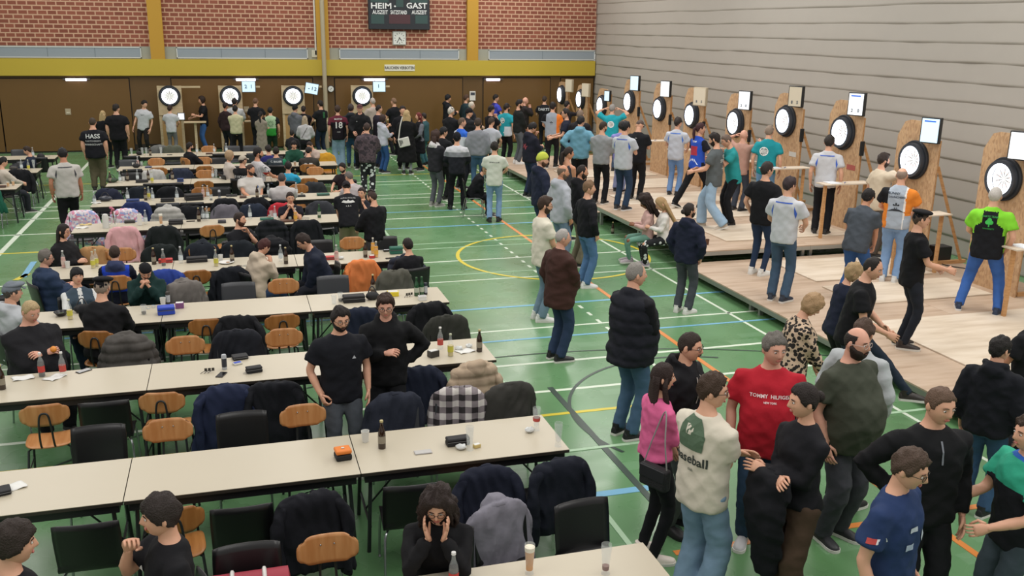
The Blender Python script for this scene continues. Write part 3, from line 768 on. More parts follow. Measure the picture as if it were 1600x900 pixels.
    if glasses:
        g_ = MB(); gm = GLASS if glasses is True else mat('spectacles_' + glasses, glasses, .3)
        for sg in (1, -1):
            g_.tube([HM @ Vector((sg * .033 + .023 * math.cos(a), .0975 - abs(.023 * math.cos(a) + sg * .033) * .12, .004 + .018 * math.sin(a))) for a in [2 * PI * k / 14 for k in range(15)]], .0022, 5)
            g_.tube([HM @ Vector(p) for p in ((sg * .056, .09, .009), (sg * .078, .04, .009), (sg * .083, -.01, .006))], .002, 5)
        g_.tube([HM @ Vector((-.010, .0975, .008)), HM @ Vector((.010, .0975, .008))], .002, 5)
        g_.obj('glasses', gm, root)
    if extra: extra(root, T, TM, HM, A, feet, hips)
    PEOPLE[label] = (root, T, A)
    return root
def cust_f(x): return x is not None
def put_print(root, shirt, bvh, TM, pr):
    """lettering or a flat shape laid on the cloth: dict(t=text | poly=[..], u, v, s, side, c)"""
    side = pr.get('side', 'back'); c = pr.get('c', 'e6e6e6'); u0, v0 = pr.get('u', 0.), pr.get('v', 1.25)
    m = mat('shirt_print_' + c, c, .7)
    if 't' in pr: me = text_mesh(pr['t'], pr['s'], extrude=0, bold=pr.get('b', True), sx=pr.get('sx', 1.)); bm = bmesh.new(); bm.from_mesh(me); bpy.data.meshes.remove(me)
    else:
        bm = bmesh.new()
        for poly in pr['poly']: bm.faces.new([bm.verts.new((x, y, 0)) for x, y in poly])
    sp = pr.get('grid', .03)
    lo = min(v.co.x for v in bm.verts); hi = max(v.co.x for v in bm.verts); l2 = min(v.co.y for v in bm.verts); h2 = max(v.co.y for v in bm.verts)
    k = math.floor(lo / sp) + 1
    while k * sp < hi: bmesh.ops.bisect_plane(bm, geom=bm.verts[:] + bm.edges[:] + bm.faces[:], plane_co=(k * sp, 0, 0), plane_no=(1, 0, 0)); k += 1
    k = math.floor(l2 / sp) + 1
    while k * sp < h2: bmesh.ops.bisect_plane(bm, geom=bm.verts[:] + bm.edges[:] + bm.faces[:], plane_co=(0, k * sp, 0), plane_no=(0, 1, 0)); k += 1
    R3 = TM.to_3x3(); a = math.radians(pr.get('a', 0))
    ang = {'back': PI, 'front': 0}.get(side, None)
    if ang is None: ang = math.radians(side)           # bearing around the body, 0 front, 90 right
    dout = Vector((math.sin(ang), math.cos(ang), 0)); ux = Vector((-math.cos(ang), math.sin(ang), 0))
    ok = True
    for v in bm.verts:
        x = v.co.x * math.cos(a) - v.co.y * math.sin(a) + u0; y = v.co.x * math.sin(a) + v.co.y * math.cos(a)
        base = ux * x + Vector((0, 0, v0 + y))
        o = TM @ (base + dout * .6); d = -(R3 @ dout)
        hit, nrm, _, _ = bvh.ray_cast(o, d, .75)
        v.co = (hit - d * .005) if hit is not None else TM @ (base + dout * .12)
    me = bpy.data.meshes.new('print'); bm.to_mesh(me); bm.free(); me.materials.append(m)
    return link('print', me, root, smooth=False, label=pr.get('label'))
# ---------------------------------------------------------------- everybody in the hall
SITTERS = []
def Q(lab, hx, hy, fy, rel, top, bot='jeans:3a5575', hair='short:2b1e16', arms='dd', chair='k', **k):
    face = 16.5 + math.degrees(math.atan((hx - 800) / F)) + rel
    sp = lambda s: tuple(s.split(':')) if isinstance(s, str) else s
    o = person(lab, hx, hy, fy, face, top=sp(top), bot=sp(bot), hair=sp(hair), arms=arms, **k)
    if k.get('sit') and chair: SITTERS.append((o, chair, 1, 0))
    return o
def bx(x0, y0, x1, y1): return [[(x0, y0), (x1, y0), (x1, y1), (x0, y1)]]
def stripes(c='2f59b8'):   # blue shoulder bar and side wedges of the white polo shirts
    return (dict(poly=bx(-.12, 0, .12, .016), v=1.40, c=c), dict(poly=[[(-.185, -.03), (-.168, -.10), (-.152, -.03), (-.15, .07)]], v=1.3, c=c), dict(poly=[[(.185, -.03), (.168, -.10), (.152, -.03), (.15, .07)]], v=1.3, c=c))
def roundel(u, v, r, c='e8e8e6', tx='JDC', c2='1d4c50'):
    n = 20; return (dict(poly=[[(r * math.cos(2 * PI * k / n), r * math.sin(2 * PI * k / n)) for k in range(n)]], u=u, v=v, c=c), dict(poly=[[(r * .82 * math.cos(2 * PI * k / n), r * .82 * math.sin(2 * PI * k / n)) for k in range(n)]], u=u, v=v, c=c2), dict(t=tx, s=r * .9, u=u, v=v, c=c))
def side_fn(fn): return fn
leop = ramp_mat('leopard_print', 'Voronoi', 25, [(0, '1d1815'), (.5, '1d1815'), (.52, 'c3ab92'), (1, 'c3ab92')], .85, constant=True)
floral = ramp_mat('black_white_flowers', 'Voronoi', 11, [(0, 'd8dcdc'), (.33, 'd8dcdc'), (.36, '14161b'), (1, '14161b')], .85, constant=True)
camo = ramp_mat('dark_camouflage', 'Noise', 9, [(.4, '3c3238'), (.5, '57484f'), (.6, '2c252c')], .85)
def gp(c): return cloth(c)
# ---- close to the camera on the right
Q('man in a black quilted vest and washed jeans standing with his back half turned', 995, 410, 690, 48, ('vest', '1b1d25', '14151a'), 'jeans:455f78', 'recede:86827c', 'll', w=1.16, belly=.06, head=(22, 0, 0), shoes='17181b')
Q('grey haired man in a long dark brown coat', 880, 358, 562, 55, 'coat:3f2823', 'suit:2c3b55', 'recede:a5a09b', 'lp', w=1.08, belly=.05, hem=.74, head=(20, 5, 0), sk='r')
Q('bearded man in a cream t-shirt standing before the brown coated man', 852, 308, 500, 68, 'tee:d2cdbc', 'jeans:6d8494', 'quiff:3a2a20', 'll', beard='full', glasses=True, head=(15, 4, 0), shoes='d9d9d6')
Q('bald man in a light grey hooded sweatshirt', 880, 258, 445, 60, 'hoodie:a7abb3', 'jeans:6b7f95', 'bald:6b5a4c', 'pp', beard='stubble', head=(20, 5, 0), sk='b')
Q('dark bearded man in a black hooded sweatshirt and beige trousers', 910, 258, 452, 62, 'hoodie:16171b', 'cargo:77715f', 'recede:2a211d', 'pp', beard='full', head=(20, 5, 0), sk='b')
Q('fair short haired man in a black sweater and blue jeans', 921, 283, 448, 60, 'sweater:15161b', 'jeans:4f6f94', 'short:7a5f48', 'pp', head=(25, 0, 0), shoes='dadad8')
Q('man in a navy hoodie with a yellow green beanie', 848, 240, 405, 60, 'hoodie:1f2538', 'jeans:2c3a55', 'none:3b2d22', 'pp', hat=('beanie', 'b9c24d'), beard='full', beardc='5a4030', head=(30, 5, 0))
Q('woman with a dark ponytail in a sleeveless top between hooded men', 889, 230, 398, 40, 'tank:3b3a40', 'slim:24262c', 'pony:2c211d', 'ff', fem=True, sk='b', head=(35, 5, 0))
Q('young woman in a pink sweater with long dark hair and crossed arms', 1037, 568, 872, 62, 'sweater:d0628f', 'slim:141519', 'long:2a1c19', 'fh', fem=True, shoes='ddd3c8', head=(18, 2, 0), hem=.95, w=.95)
Q('man with glasses in a black hoodie with white drawstrings', 1080, 520, 825, 118, 'hoodie:131317', 'jeans:4c5352', 'crop:2f251f', 'dp', glasses=True, beard='moustache', head=(-10, 5, 0), prints=(dict(poly=bx(-.04, -.2, -.032, .02), v=1.38, side='front', c='b9b4ad'), dict(poly=bx(.032, -.2, .04, .02), v=1.38, side='front', c='b9b4ad')), shoes='17171a', sole='17171a')
Q('young man with glasses in an oversized cream t-shirt and wide pale jeans', 1116, 585, 948, 42, 'tee:cbc4b4', 'wide:7690a6', 'short:3d2d22', 'ff', glasses=True, hem=.80, head=(48, 3, 0), w=1.06, prints=(dict(poly=[[(-.12, -.06), (.10, -.06), (.12, .05), (.06, .16), (-.04, .17), (-.11, .08)]], v=1.30, u=-.02, c='4f6650'), dict(t='baseball', s=.09, v=1.17, u=-.01, c='2e3531'), dict(poly=bx(-.03, -.02, .03, .05), v=1.36, u=-.03, c='cfc9ba'), dict(t='club', s=.03, v=1.10, c='77796f')))
Q('grey haired man in a red t-shirt with white lettering', 1212, 522, 850, 176, 'tee:a91c2b', 'jeans:2b3f55', 'short:6b6660', 'dd', belly=.06, w=1.12, head=(-25, 5, 0), sk='r', shoes='b9b9ba', prints=(dict(t='TOMMY  HILFIGER', s=.036, side='front', v=1.30, c='e3cfcf'), dict(t='NEW YORK', s=.018, side='front', v=1.26, c='e3cfcf')))
Q('dark haired woman in black holding a black coat over brown trousers', 1258, 600, 968, 228, 'fit:17171c', 'wide:493a2e', 'bun:241c1a', 'ff', fem=True, head=(20, 5, 0), hem=.9)
Q('bald bearded man with clear glasses in an olive t-shirt', 1342, 512, 868, 128, 'tee:3e4237', 'cargo:3c3d43', 'bald:241d1a', 'dd', belly=.10, w=1.2, beard='big', beardc='2a201b', glasses='b9a9a0', head=(-8, 3, 0), sk='r', shoes='26282b')
Q('brown haired person in a pale grey jacket hidden behind the olive t-shirt', 1352, 500, 790, 25, 'jacket:a9aeb0', 'suit:1b1c21', 'short:4c3a30', 'pp', shoes='1c1c1e')
Q('blonde woman in a leopard print blouse leaning by the stage', 1270, 460, 700, 70, ('long', leop), 'slim:1a1a1e', 'bob:a48663', 'gg', fem=True, lean=9, head=(10, 30, 0), hem=.84, w=1.25)
Q('balding man in a black t-shirt with one foot up on the stage', 1366, 402, 645, 92, 'tee:121317', 'slim:222d3a', 'recede:1f1a18', 'ok', w=1.1, lf=(-.02, .62, .30), rf=(.13, -.1, .08), lpole=None, head=(15, 10, 0), lean=10, shoes='2a2420', prints=())
Q('blonde person in a navy sweater held by the balding man', 1334, 412, 618, 60, 'long:1b2133', 'slim:15161b', 'bob:a58b66', 'kk', fem=True, head=(0, 15, 0), shoes='cfcbc0', lean=8)
Q('man in a black t-shirt and black flat beret on the near stage', 1441, 328, 542, 72, 'tee:111216', 'slim:1e222b', 'crop:4a3c33', 'ok', hat=('beret', '121216'), z0=.2, shoes='2b211d', sole='cfcbc2', w=1.02)
Q('bald man in a grey jersey with orange and black sleeves', 1411, 262, 440, 12, ('polo', 'a3adb9'), 'jeans:7c9ac0', 'bald:8d7a6c', 'kk', z0=.2, w=1.1, shoes='d6d6d4', hem=.84, paint=(('d9802f', '15161a', 'e4dfda'), lambda p: 1 if p.x > .125 and p.z > 1.05 else 2 if p.x < -.125 and p.z > 1.2 else 1 if p.x < -.115 and p.z < 1.2 else 3 if .105 < p.x < .125 else 0),
  prints=(dict(t='BUNNY', s=.05, u=-.045, v=1.375, c='3a4350'), dict(t='LAUNCHERS', s=.042, u=-.0, v=1.32, c='3a4350'), dict(t='*', s=.22, v=1.14, c='22262d'), dict(poly=[[(-.13, -.03), (-.05, .01), (0, .02), (.05, .01), (.13, -.03), (.05, -.015), (-.05, -.015)]], v=1.13, c='22262d')))
Q('man in a slate grey shirt and jeans leaning towards the second nearest stand', 1358, 296, 470, 28, 'polo:454b53', 'jeans:34568a', 'short:1c1818', 'go', z0=.2, lean=16, stride=(.14, -.16), w=1.08, hem=.80, sk='b', shoes='1d1d20')
Q('bearded man in a cream shirt pulling darts from the second nearest dartboard', 1382, 240, 412, 62, 'polo:c4b6a0', 'suit:4a443f', 'quiff:2f241f', 'rd', z0=.2, beard='full', w=1.08, rw=(-.02, .56, 1.50))
Q('man in a white polo with blue wedges and black trousers before the third dartboard', 1297, 212, 374, 5, 'polo:bcbdc1', 'suit:15161b', 'short:2b2420', 'dd', z0=.4, prints=stripes(), hem=.84)
Q('white haired man in a green and black jersey standing wide legged', 1557, 293, 497, 8, 'polo:7cc832', 'jeans:3b62a6', 'crop:b9b4ae', 'pk', z0=.2, st=.24, w=1.14, belly=.03, hem=.80, shoes='23324a', sole='dcdcda', paint=(('13151a',), lambda p: 1 if (abs(p.x) < .085 + max(0, 1.30 - p.z) * 1.2 and p.z < 1.44 and abs(p.x) < .175 + .0 * p.z) or p.z < 1.12 and abs(p.x) < .2 else 0),
  prints=(dict(poly=[[(.028 * math.cos(k * .5236) + cx, .028 * math.sin(k * .5236) + cy) for k in range(12)] for cx, cy in ((-.022, 0), (.022, 0), (0, .032))] + bx(-.008, -.06, .008, -.01), v=1.30, c='35b04a'), dict(t='DARTS TEAM', s=.034, v=1.375, c='2c8f3f'), dict(t='UNIVERSITY', s=.026, v=1.215, c='2c8f3f')))
Q('man in a white polo with blue wedges and grey blue trousers on the near stage', 1235, 277, 480, 22, 'polo:bdbfc4', 'suit:40546a', 'short:33272a', 'kk', z0=.2, prints=stripes(), head=(20, 5, 0), hem=.84, shoes='2a3240')
Q('man in a black t-shirt and dark slim jeans with white sneakers on the near stage', 1200, 254, 430, 30, 'tee:121317', 'slim:24344d', 'short:2c2422', 'pp', z0=.2, head=(25, 0, 0), shoes='dcdcd8', w=1.08)
Q('man in a teal jersey with a round back badge before the fourth dartboard', 1203, 196, 345, 8, 'polo:1f8a94', 'jeans:6f9cc6', 'crop:8a7a6c', 'dd', z0=.3, prints=roundel(-.05, 1.26, .085), head=(5, 0, 0))
Q('man in a teal shirt bending over a writing shelf', 1136, 210, 352, 250, 'polo:268a8c', 'suit:15161a', 'crop:6a5a50', 'cc', z0=.3, lean=12, head=(0, 20, 0))
Q('man in a grey t-shirt with white lettering striding in pale baggy jeans', 1117, 208, 366, 285, 'tee:565c5e', 'wide:93adc4', 'short:231c1a', 'oo', z0=.4, stride=(.22, -.24), beard='full', head=(0, 15, 0), shoes='b5a898', w=1.06, prints=(dict(t='PUB\nSPORTS', s=.075, v=1.30, u=.03, c='c9cdc8'), dict(t='est 22', s=.045, v=1.13, u=.03, c='c9cdc8')))
Q('person with a long auburn braid in a blue and red jersey stepping back', 1095, 192, 338, 50, ('polo', '2a4fb5'), 'suit:131418', 'pony:3c2024', 'kk', z0=.4, fem=True, stride=(.1, -.42), paint=(('b03a4a', '1a1c26'), lambda p: 1 if abs(p.x) < .1 and 1.1 < p.z < 1.3 else 2 if abs(p.x) > .17 else 0), prints=(dict(t='TEAM', s=.05, v=1.38, c='e4e4ea'), dict(poly=[[(-.15, -.05), (-.05, .06), (-.03, .06), (-.13, -.05)], [(.15, -.05), (.05, .06), (.03, .06), (.13, -.05)], [(-.06, .0), (0, .07), (.06, 0), (0, .04)]], v=.98, c='dfe6f5')), head=(25, 0, 0))
Q('man in a white jersey with blue sleeve edges and pale jeans before a far dartboard', 1060, 184, 320, 20, 'polo:b9bec8', 'jeans:6c8cb8', 'short:2c2421', 'kk', z0=.25, prints=stripes('2f6fd0'), head=(20, 0, 0))
Q('man in a tan shirt reaching for the fifth dartboard', 1163, 203, 330, 30, 'tee:b08a7c', 'suit:3a3f4a', 'none:4a3a30', 'ra', z0=.25, sk='r')
Q('man in a dark navy hooded sweater and grey trousers looking up at the stage', 1078, 318, 488, 30, 'hoodie:1c2134', 'suit:41454b', 'bun:2c2420', 'pp', head=(25, -12, 0), shoes='d8d8d4', beard='full', w=1.02)
Q('child with dark curly hair and green leggings sitting on the stage edge', 1010, 305, None, 262, 'long:c7a39c', 'leggings:6f9a8a', 'curly:2a1d1a', 'hh', chair=None, fem=True, sit=True, H=1.22, hs=1.22, z0=.0, Y=17.9, seat=.50, sk='d', head=(0, 28, 0), rf=(.07, .36, .12), lf=(-.07, .36, .12), shoes='a59aa0', w=.95)
Q('blonde child in a white top and flowered black trousers sitting on the stage edge', 1034, 308, None, 258, 'long:d3cfca', ('suit', floral), 'long:a88a62', 'hh', chair=None, fem=True, sit=True, H=1.24, hs=1.22, z0=.0, Y=17.2, seat=.50, head=(0, 28, 0), rf=(.07, .34, .10), lf=(-.07, .34, .10), shoes='a59aa8', w=.95)
Q('young man with glasses in a dark blue t-shirt with patches', 1426, 703, 1110, 112, 'tee:24365c', 'suit:2a2f3b', 'short:4a3a30', 'dd', glasses=True, head=(-5, 15, 0), prints=(dict(poly=[[(-.03, 0), (0, -.035), (.03, 0), (0, .04)]], u=.07, v=1.22, side='front', c='b9c0cc'), dict(poly=bx(-.03, -.012, .03, .018), u=-.06, v=1.30, side='front', c='b9c0cc'), dict(poly=bx(-.025, -.015, .025, .015), u=0, v=1.27, side=90, c='b5403c'), dict(poly=bx(-.005, -.015, .025, .015), u=.03, v=1.27, side=90, c='d5d5d8'), dict(poly=bx(-.03, -.02, .03, .02), u=-.08, v=1.2, side='front', c='a8b4cc')))
Q('man in a black half zip sweater with short fair hair', 1473, 606, 985, 150, 'sweater:101114', 'suit:121317', 'crop:5f4a3c', 'wd', head=(-12, 8, 0), w=1.1, H=1.85, prints=(dict(poly=bx(-.006, -.08, .006, .06), v=1.36, side='front', c='70747c'),), shoes='15161a')
Q('man in a black hoodie seen from behind near the stage corner', 1566, 527, 800, 18, 'hoodie:14161d', 'jeans:35506e', 'short:1f1b1a', 'dd', w=1.12, head=(25, 0, 0), H=1.84, shoes='1a1b1f')
Q('person in a teal and black polo shirt at the picture edge', 1612, 652, 1010, 235, ('polo', '16181d'), 'jeans:3f4a52', 'short:3a2c22', 'oo', paint=(('2f9a7c', '2a5aa8'), lambda p: 2 if p.z > 1.455 else 1 if p.z > 1.27 or abs(p.x) > .2 else 0), w=1.05)
Q('dark haired man in black whose arm reaches in at the picture edge', 1622, 468, 735, 300, 'tee:131418', 'suit:1b1c22', 'short:1f1b1a', 'kk', sk='c')
# ---- on the court, farther back
Q('man in a white t-shirt with small back lettering, pale blue jeans and black boots', 773, 222, 346, 2, 'tee:c9cdc2', 'jeans:7896b8', 'short:231d1b', 'ko', shoes='1c1d20', sole='26272a', prints=(dict(t='SPORTS CLUB', s=.035, v=1.32, c='3a3d40'),), stride=(.04, -.04))
Q('man in a black jacket with a white and grey shoulder yoke', 714, 208, 327, 3, ('hoodie', '1d1f26'), 'suit:101116', 'short:14151a', 'kk', hc='nohood', hat=('beanie', '14151a'), paint=(('c3c4ca', '83858c'), lambda p: 1 if p.z > 1.33 and abs(p.x) < .3 else 2 if p.z > 1.22 else 0), shoes='17181b', sole='17181b', st=.15)
Q('curly brown haired young man in a dark jacket with a white hood', 681, 206, 322, 40, ('hoodie', '26262b'), 'jeans:55585e', 'curly:3a2822', 'oo', paint=(('c9c6c6',), lambda p: 1 if p.z > 1.40 and abs(p.x) < .13 else 0), head=(30, 0, 0), shoes='8e8c88')
Q('black haired man in black standing close behind the white hooded youth', 693, 199, 312, 40, 'jacket:17181c', 'suit:15161a', 'fringe:16171b', 'kk', head=(25, 0, 0))
Q('man in a grey sweatshirt and blue jeans seen from behind', 747, 185, 297, 2, 'sweater:7f8289', 'jeans:3f5c78', 'short:3f332b', 'dd', w=1.1)
Q('man in a white grey t-shirt beside the grey sweatshirt', 768, 184, 285, 25, 'tee:b1b4bd', 'suit:3a3f47', 'short:3a2f28', 'kk', head=(20, 0, 0))
Q('seated man in black trousers hidden between two standing men', 758, 259, None, 85, 'jacket:121318', 'suit:121318', 'short:17171a', 'gg', sit=True, Y=22.6, lean=28, head=(0, 15, 0))
Q('man in a blue and white jersey with a number 4', 722, 184, 300, 55, ('polo', 'c9cdd6'), 'suit:1c1e26', 'crop:5e4c40', 'kk', paint=(('2f62c4',), lambda p: 1 if p.z > 1.30 and p.x > -.05 else 0), prints=(dict(t='4', s=.22, v=1.2, c='2a2f3b'),), head=(20, 0, 0), w=1.08)
Q('person in a black jacket with a white collar and patterned black cap', 705, 168, 285, 35, 'jacket:17181c', 'suit:24262c', 'short:c9c3ba', 'hh', hat=('cap', '1a1b1e'), w=1.05, head=(20, 0, 0))
Q('man with a black beanie and padded waistcoat', 733, 170, 282, 50, 'puffer:1e1f24', 'suit:24262c', 'none:221c1a', 'kk', hat=('beanie', '17171b'), head=(20, 5, 0))
Q('white haired man with glasses in a dark scarf', 737, 159, 275, 75, 'jacket:202228', 'suit:24262c', 'crop:c4bcae', 'kk', glasses=True, sk='w')
Q('young man with black hair in a black hooded top with a white stripe', 700, 148, 262, 70, 'hoodie:14161c', 'suit:15161b', 'fringe:14151a', 'hh', prints=(dict(poly=bx(-.012, -.18, .012, .06), v=1.3, side=60, c='a9a9a4'),))
Q('brown haired person in a dark teal top behind the white haired man', 729, 148, 262, 60, 'sweater:23353b', 'suit:1d2026', 'short:4a3428', 'dd')
Q('man in a purple and navy jersey by the brown wall', 775, 148, 262, 62, ('polo', '2d2a6e'), 'suit:1a1b22', 'short:1f1a19', 'kk', paint=(('3f46b0', 'b5a468'), lambda p: 1 if p.x > .1 else 0), head=(15, 0, 0))
Q('person in a black cap and black top before the purple jersey', 768, 165, 278, 50, 'tee:17161b', 'suit:17181c', 'short:2a211d', 'cc', hat=('cap', '17161a'))
Q('bearded man in a teal and white jersey with a round badge and black cap', 792, 162, 285, 30, ('polo', '2795a3'), 'suit:14151a', 'short:2a211d', 'dd', hat=('cap', '15161b'), beard='full', paint=(('c9d3dc',), lambda p: 1 if p.z < 1.1 and p.x > .0 else 0), prints=roundel(-.05, 1.27, .08), w=1.05, head=(25, 0, 0))
Q('dark bearded man in a black sweater with hands clasped on the far stage', 812, 156, 264, 68, 'sweater:1c1f1f', 'suit:565a60', 'short:1e1917', 'll', z0=.25, beard='full', shoes='dcdcda', head=(15, 5, 0))
Q('bald man standing behind the black sweatered man on the far stage', 821, 152, 258, 80, 'jacket:241f20', 'suit:26272c', 'none:5a4a40', 'cc', z0=.2, sk='r')
Q('man in a black t-shirt with a white back print near the corner', 851, 150, 258, 10, 'tee:17181c', 'suit:17181c', 'crop:3a2f28', 'kk', z0=.1, prints=(dict(t='DARTS', s=.12, v=1.32, c='c9ccd0'),))
Q('man in a grey jersey with an orange sleeve near the corner', 864, 160, 272, 12, ('polo', '9299a3'), 'suit:15161b', 'short:221c1a', 'ok', z0=.2, paint=(('d8762e', '17181c'), lambda p: 1 if p.x > .13 else 2 if p.x < -.15 and p.z > 1.25 else 0), w=1.08, prints=(dict(t='*', s=.2, v=1.17, c='2a2e36'),), stride=(.1, -.1))
Q('man with glasses in a navy t-shirt facing away from the curtain', 884, 170, 285, 268, 'tee:1b2030', 'suit:1b1d24', 'short:241f1e', 'oo', z0=.2, glasses=True)
Q('dark haired man in a burgundy printed black hoodie looking at a phone', 832, 192, 312, 55, ('hoodie', '1d1e2b'), 'jeans:28324a', 'fringe:1b1819', 'he', z0=.0, prints=(dict(poly=[[(-.1, -.06), (-.03, -.02), (.02, -.08), (.09, .02), (.02, .0), (.05, .08), (-.02, .03), (-.07, .07), (-.06, .0)]], v=1.2, c='8c3a48'),), w=1.08, head=(10, 25, 0))
Q('man in a light blue hooded sweatshirt with elbows out on the stage', 908, 182, 322, 10, 'hoodie:6796ab', 'suit:15161a', 'short:1d1a1b', 'ww', z0=.25, w=1.16, head=(25, 5, 0))
Q('man in a heather grey sweater and black trousers on the stage', 943, 190, 320, 18, 'sweater:8b8d90', 'suit:121318', 'crop:35291f', 'hh', z0=.25, head=(35, 5, 0), beard='stubble')
Q('man in a white polo with blue wedges and dark jeans on the stage edge', 978, 190, 334, 30, 'polo:b4b8bf', 'jeans:2a3b52', 'short:1c1a1c', 'hh', z0=.4, prints=stripes(), shoes='24262c', sole='d8d8d6', head=(5, 5, 0), w=1.04)
Q('man in a black shirt with head bowed beside a writing shelf', 1000, 188, 315, 20, 'polo:17181d', 'suit:17181c', 'none:241f1e', 'hh', z0=.4, hat=('cap', '5a4c46'), head=(0, 30, 0), w=1.1, prints=(dict(poly=bx(-.02, -.004, .02, .008), v=1.36, c='c9c9cc'),))
Q('man in a teal jersey with a round badge holding his head with both hands', 957, 163, 290, 8, 'polo:2398a6', 'jeans:3a4a60', 'crop:8e8a86', 'aa', z0=.25, prints=roundel(0, 1.24, .085, c2='c5d3d6', tx='JC'), w=1.1)
Q('person in a lilac top partly hidden on the far stage', 972, 190, 300, 20, 'tee:8583c2', 'jeans:8b93b8', 'short:2c2624', 'kk', z0=.25)
Q('man in a black jacket under the second farthest dartboard', 907, 172, 282, 20, 'jacket:201d20', 'suit:1d1e24', 'crop:7a685a', 'kk', z0=.1, w=1.08)
Q('woman in a dark top facing the farthest dartboard', 886, 158, 268, 40, 'long:221f26', 'suit:1d1e24', 'short:241f1f', 'rk', z0=.0, fem=True)
# ---- along the back wall
Q('heavy man in a black t-shirt with large white HASS lettering', 144, 184, 298, 12, 'tee:14151b', 'cargo:58523f', 'crop:40352b', 'dd', w=1.28, belly=.06, shoes='1c1c1e', prints=(dict(t='HASS', s=.14, v=1.32, c='c9ccca'), dict(t='DARTSVEREIN', s=.055, v=1.21, c='9a9d9e'), dict(t='MANNSCHAFT', s=.06, v=1.13, c='b3b6b5')))
Q('woman with long blonde hair in a black top', 160, 173, 262, 20, 'long:15151a', 'slim:17181c', 'long:b39a6e', 'kk', fem=True)
Q('heavy man in plain black t-shirt with bare forearms', 181, 163, 262, 14, 'tee:111115', 'suit:121217', 'short:241e1b', 'dd', w=1.28, belly=.06, head=(30, 0, 0))
Q('young man in a white t-shirt with a black swoosh leaning sideways', 225, 157, 243, 205, 'tee:b9bbbf', 'suit:1c1a19', 'fringe:1f1917', 'sd', side=-8, st=.14, prints=(dict(poly=[[(-.07, .01), (-.04, -.02), (.08, .03), (-.03, -.005)]], v=1.3, u=.03, side='front', c='26262a'),), head=(-60, 0, 0))
Q('person in a white t-shirt and grey trousers before the leftmost back dartboard', 265, 165, 240, 15, 'tee:b9bbbf', 'suit:68696b', 'short:34241e', 'kk', w=1.02)
Q('long haired man in a black t-shirt and blue jeans reading the tablet', 315, 151, 236, 262, 'tee:111216', 'jeans:3f66a0', 'bob:2f221c', 'oh')
Q('dark burgundy clad person throwing at the second back dartboard', 352, 160, 244, 40, 'long:2b1d1f', 'suit:1c1d24', 'short:2a201e', 'kd', fem=True, sk='c')
Q('person in a white sweatshirt close to the second back dartboard', 366, 154, 240, 10, 'sweater:b9babb', 'suit:2a2a2e', 'short:241f1d', 'kk', w=1.08)
Q('person in a pale yellow sweatshirt with folded arms seen from behind', 367, 165, 250, 5, 'sweater:b9b594', 'suit:121317', 'short:1c1a1a', 'ff', w=1.05)
Q('fair haired man in a black t-shirt right of the second back dartboard', 399, 153, 240, 20, 'tee:15161a', 'suit:1c1d22', 'recede:6a4f3c', 'kk')
Q('woman with a black ponytail in a taupe dress', 407, 174, 252, 15, ('coat', '857d70'), 'slim:3a3632', 'pony:191718', 'ff', fem=True, hem=.35, head=(0, 5, 0), w=.85)
Q('person in a green dartboard jersey with black sleeves', 422, 168, 250, 5, ('polo', '9db896'), 'suit:1d2f22', 'short:161617', 'dd', w=1.08, paint=(('15181a', '2f8a35', '1c4a28'), lambda p: 1 if abs(p.x) > .165 else 2 if p.z < 1.08 else 0), prints=tuple(dict(poly=[[(.03 * math.sin(a), .03 * math.cos(a)), (.10 * math.sin(a - .13), .10 * math.cos(a - .13)), (.10 * math.sin(a + .13), .10 * math.cos(a + .13))]], v=1.22, c='1b4a22') for a in [k * PI / 5 for k in range(10)]))
Q('person in a grey hooded jacket and black beanie', 461, 165, 248, 30, 'hoodie:5f6167', 'suit:2a2c30', 'none:241f1e', 'kk', hat=('beanie', '17181b'), w=1.08)
Q('person with a black backpack and black cap turned backwards', 474, 166, 246, 8, 'jacket:1f1c1f', 'suit:1d1e22', 'short:2a211d', 'kk', hat=('capback', '17171b'), extra=lambda root, T, *a: MB().ell(T((0, -.2, 1.2)), (.15, .09, .22), 12, 8).obj('backpack', cloth('17181c'), root))
Q('blonde woman in a short white jacket with a cross strap', 476, 181, 256, 5, 'jacket:b3b3b5', 'slim:15161a', 'long:a3937b', 'kk', fem=True, hem=.98, prints=(dict(poly=[[(-.12, -.15), (-.10, -.15), (.09, .18), (.07, .18)]], v=1.2, c='4a4440'),))
Q('child with dark hair in front of the grey jacketed person', 456, 204, 262, 10, 'jacket:26262a', 'suit:1d1e22', 'short:1f1b1a', 'kk', H=1.35, hs=1.12)
Q('man in a black t-shirt with a green side print', 500, 157, 246, 320, 'tee:121316', 'jeans:1f2a3b', 'short:241d1a', 'hk', prints=(dict(poly=bx(-.05, -.08, .03, .1), v=1.3, u=.02, c='1f5a33'),))
Q('person in a burgundy and black football shirt number 18', 527, 165, 263, 355, ('polo', '17121a'), 'wide:7e98aa', 'short:3a2a22', 'dd', hem=.80, paint=(('5a1f2e',), lambda p: 1 if p.z > 1.3 or abs(p.x) > .2 else 0), prints=(dict(t='18', s=.24, v=1.21, c='d3d3d0'), dict(t='MUSTER', s=.06, v=1.38, c='c4c4c0'), dict(t='CLUB', s=.035, v=1.03, c='c4c4c0')))
Q('person in a dark grey blue hoodie and blue jeans', 548, 163, 262, 10, 'hoodie:262b31', 'jeans:3c5d7e', 'short:3c3230', 'kk', w=1.08, H=1.84)
Q('person in a black hooded sweater with a flushed face', 562, 163, 262, 185, 'hoodie:131417', 'suit:16171b', 'none:3a2c28', 'kk', hat=('cap', '5a3a3c'), sk='r', w=1.1, prints=(dict(poly=bx(-.012, -.012, .012, .012), u=-.08, v=1.3, side='front', c='b9b9bb'),))
Q('white haired man in a beige t-shirt before the rightmost back dartboard', 582, 153, 243, 330, 'tee:a89b92', 'suit:3a3c44', 'crop:b0a8a0', 'kk')
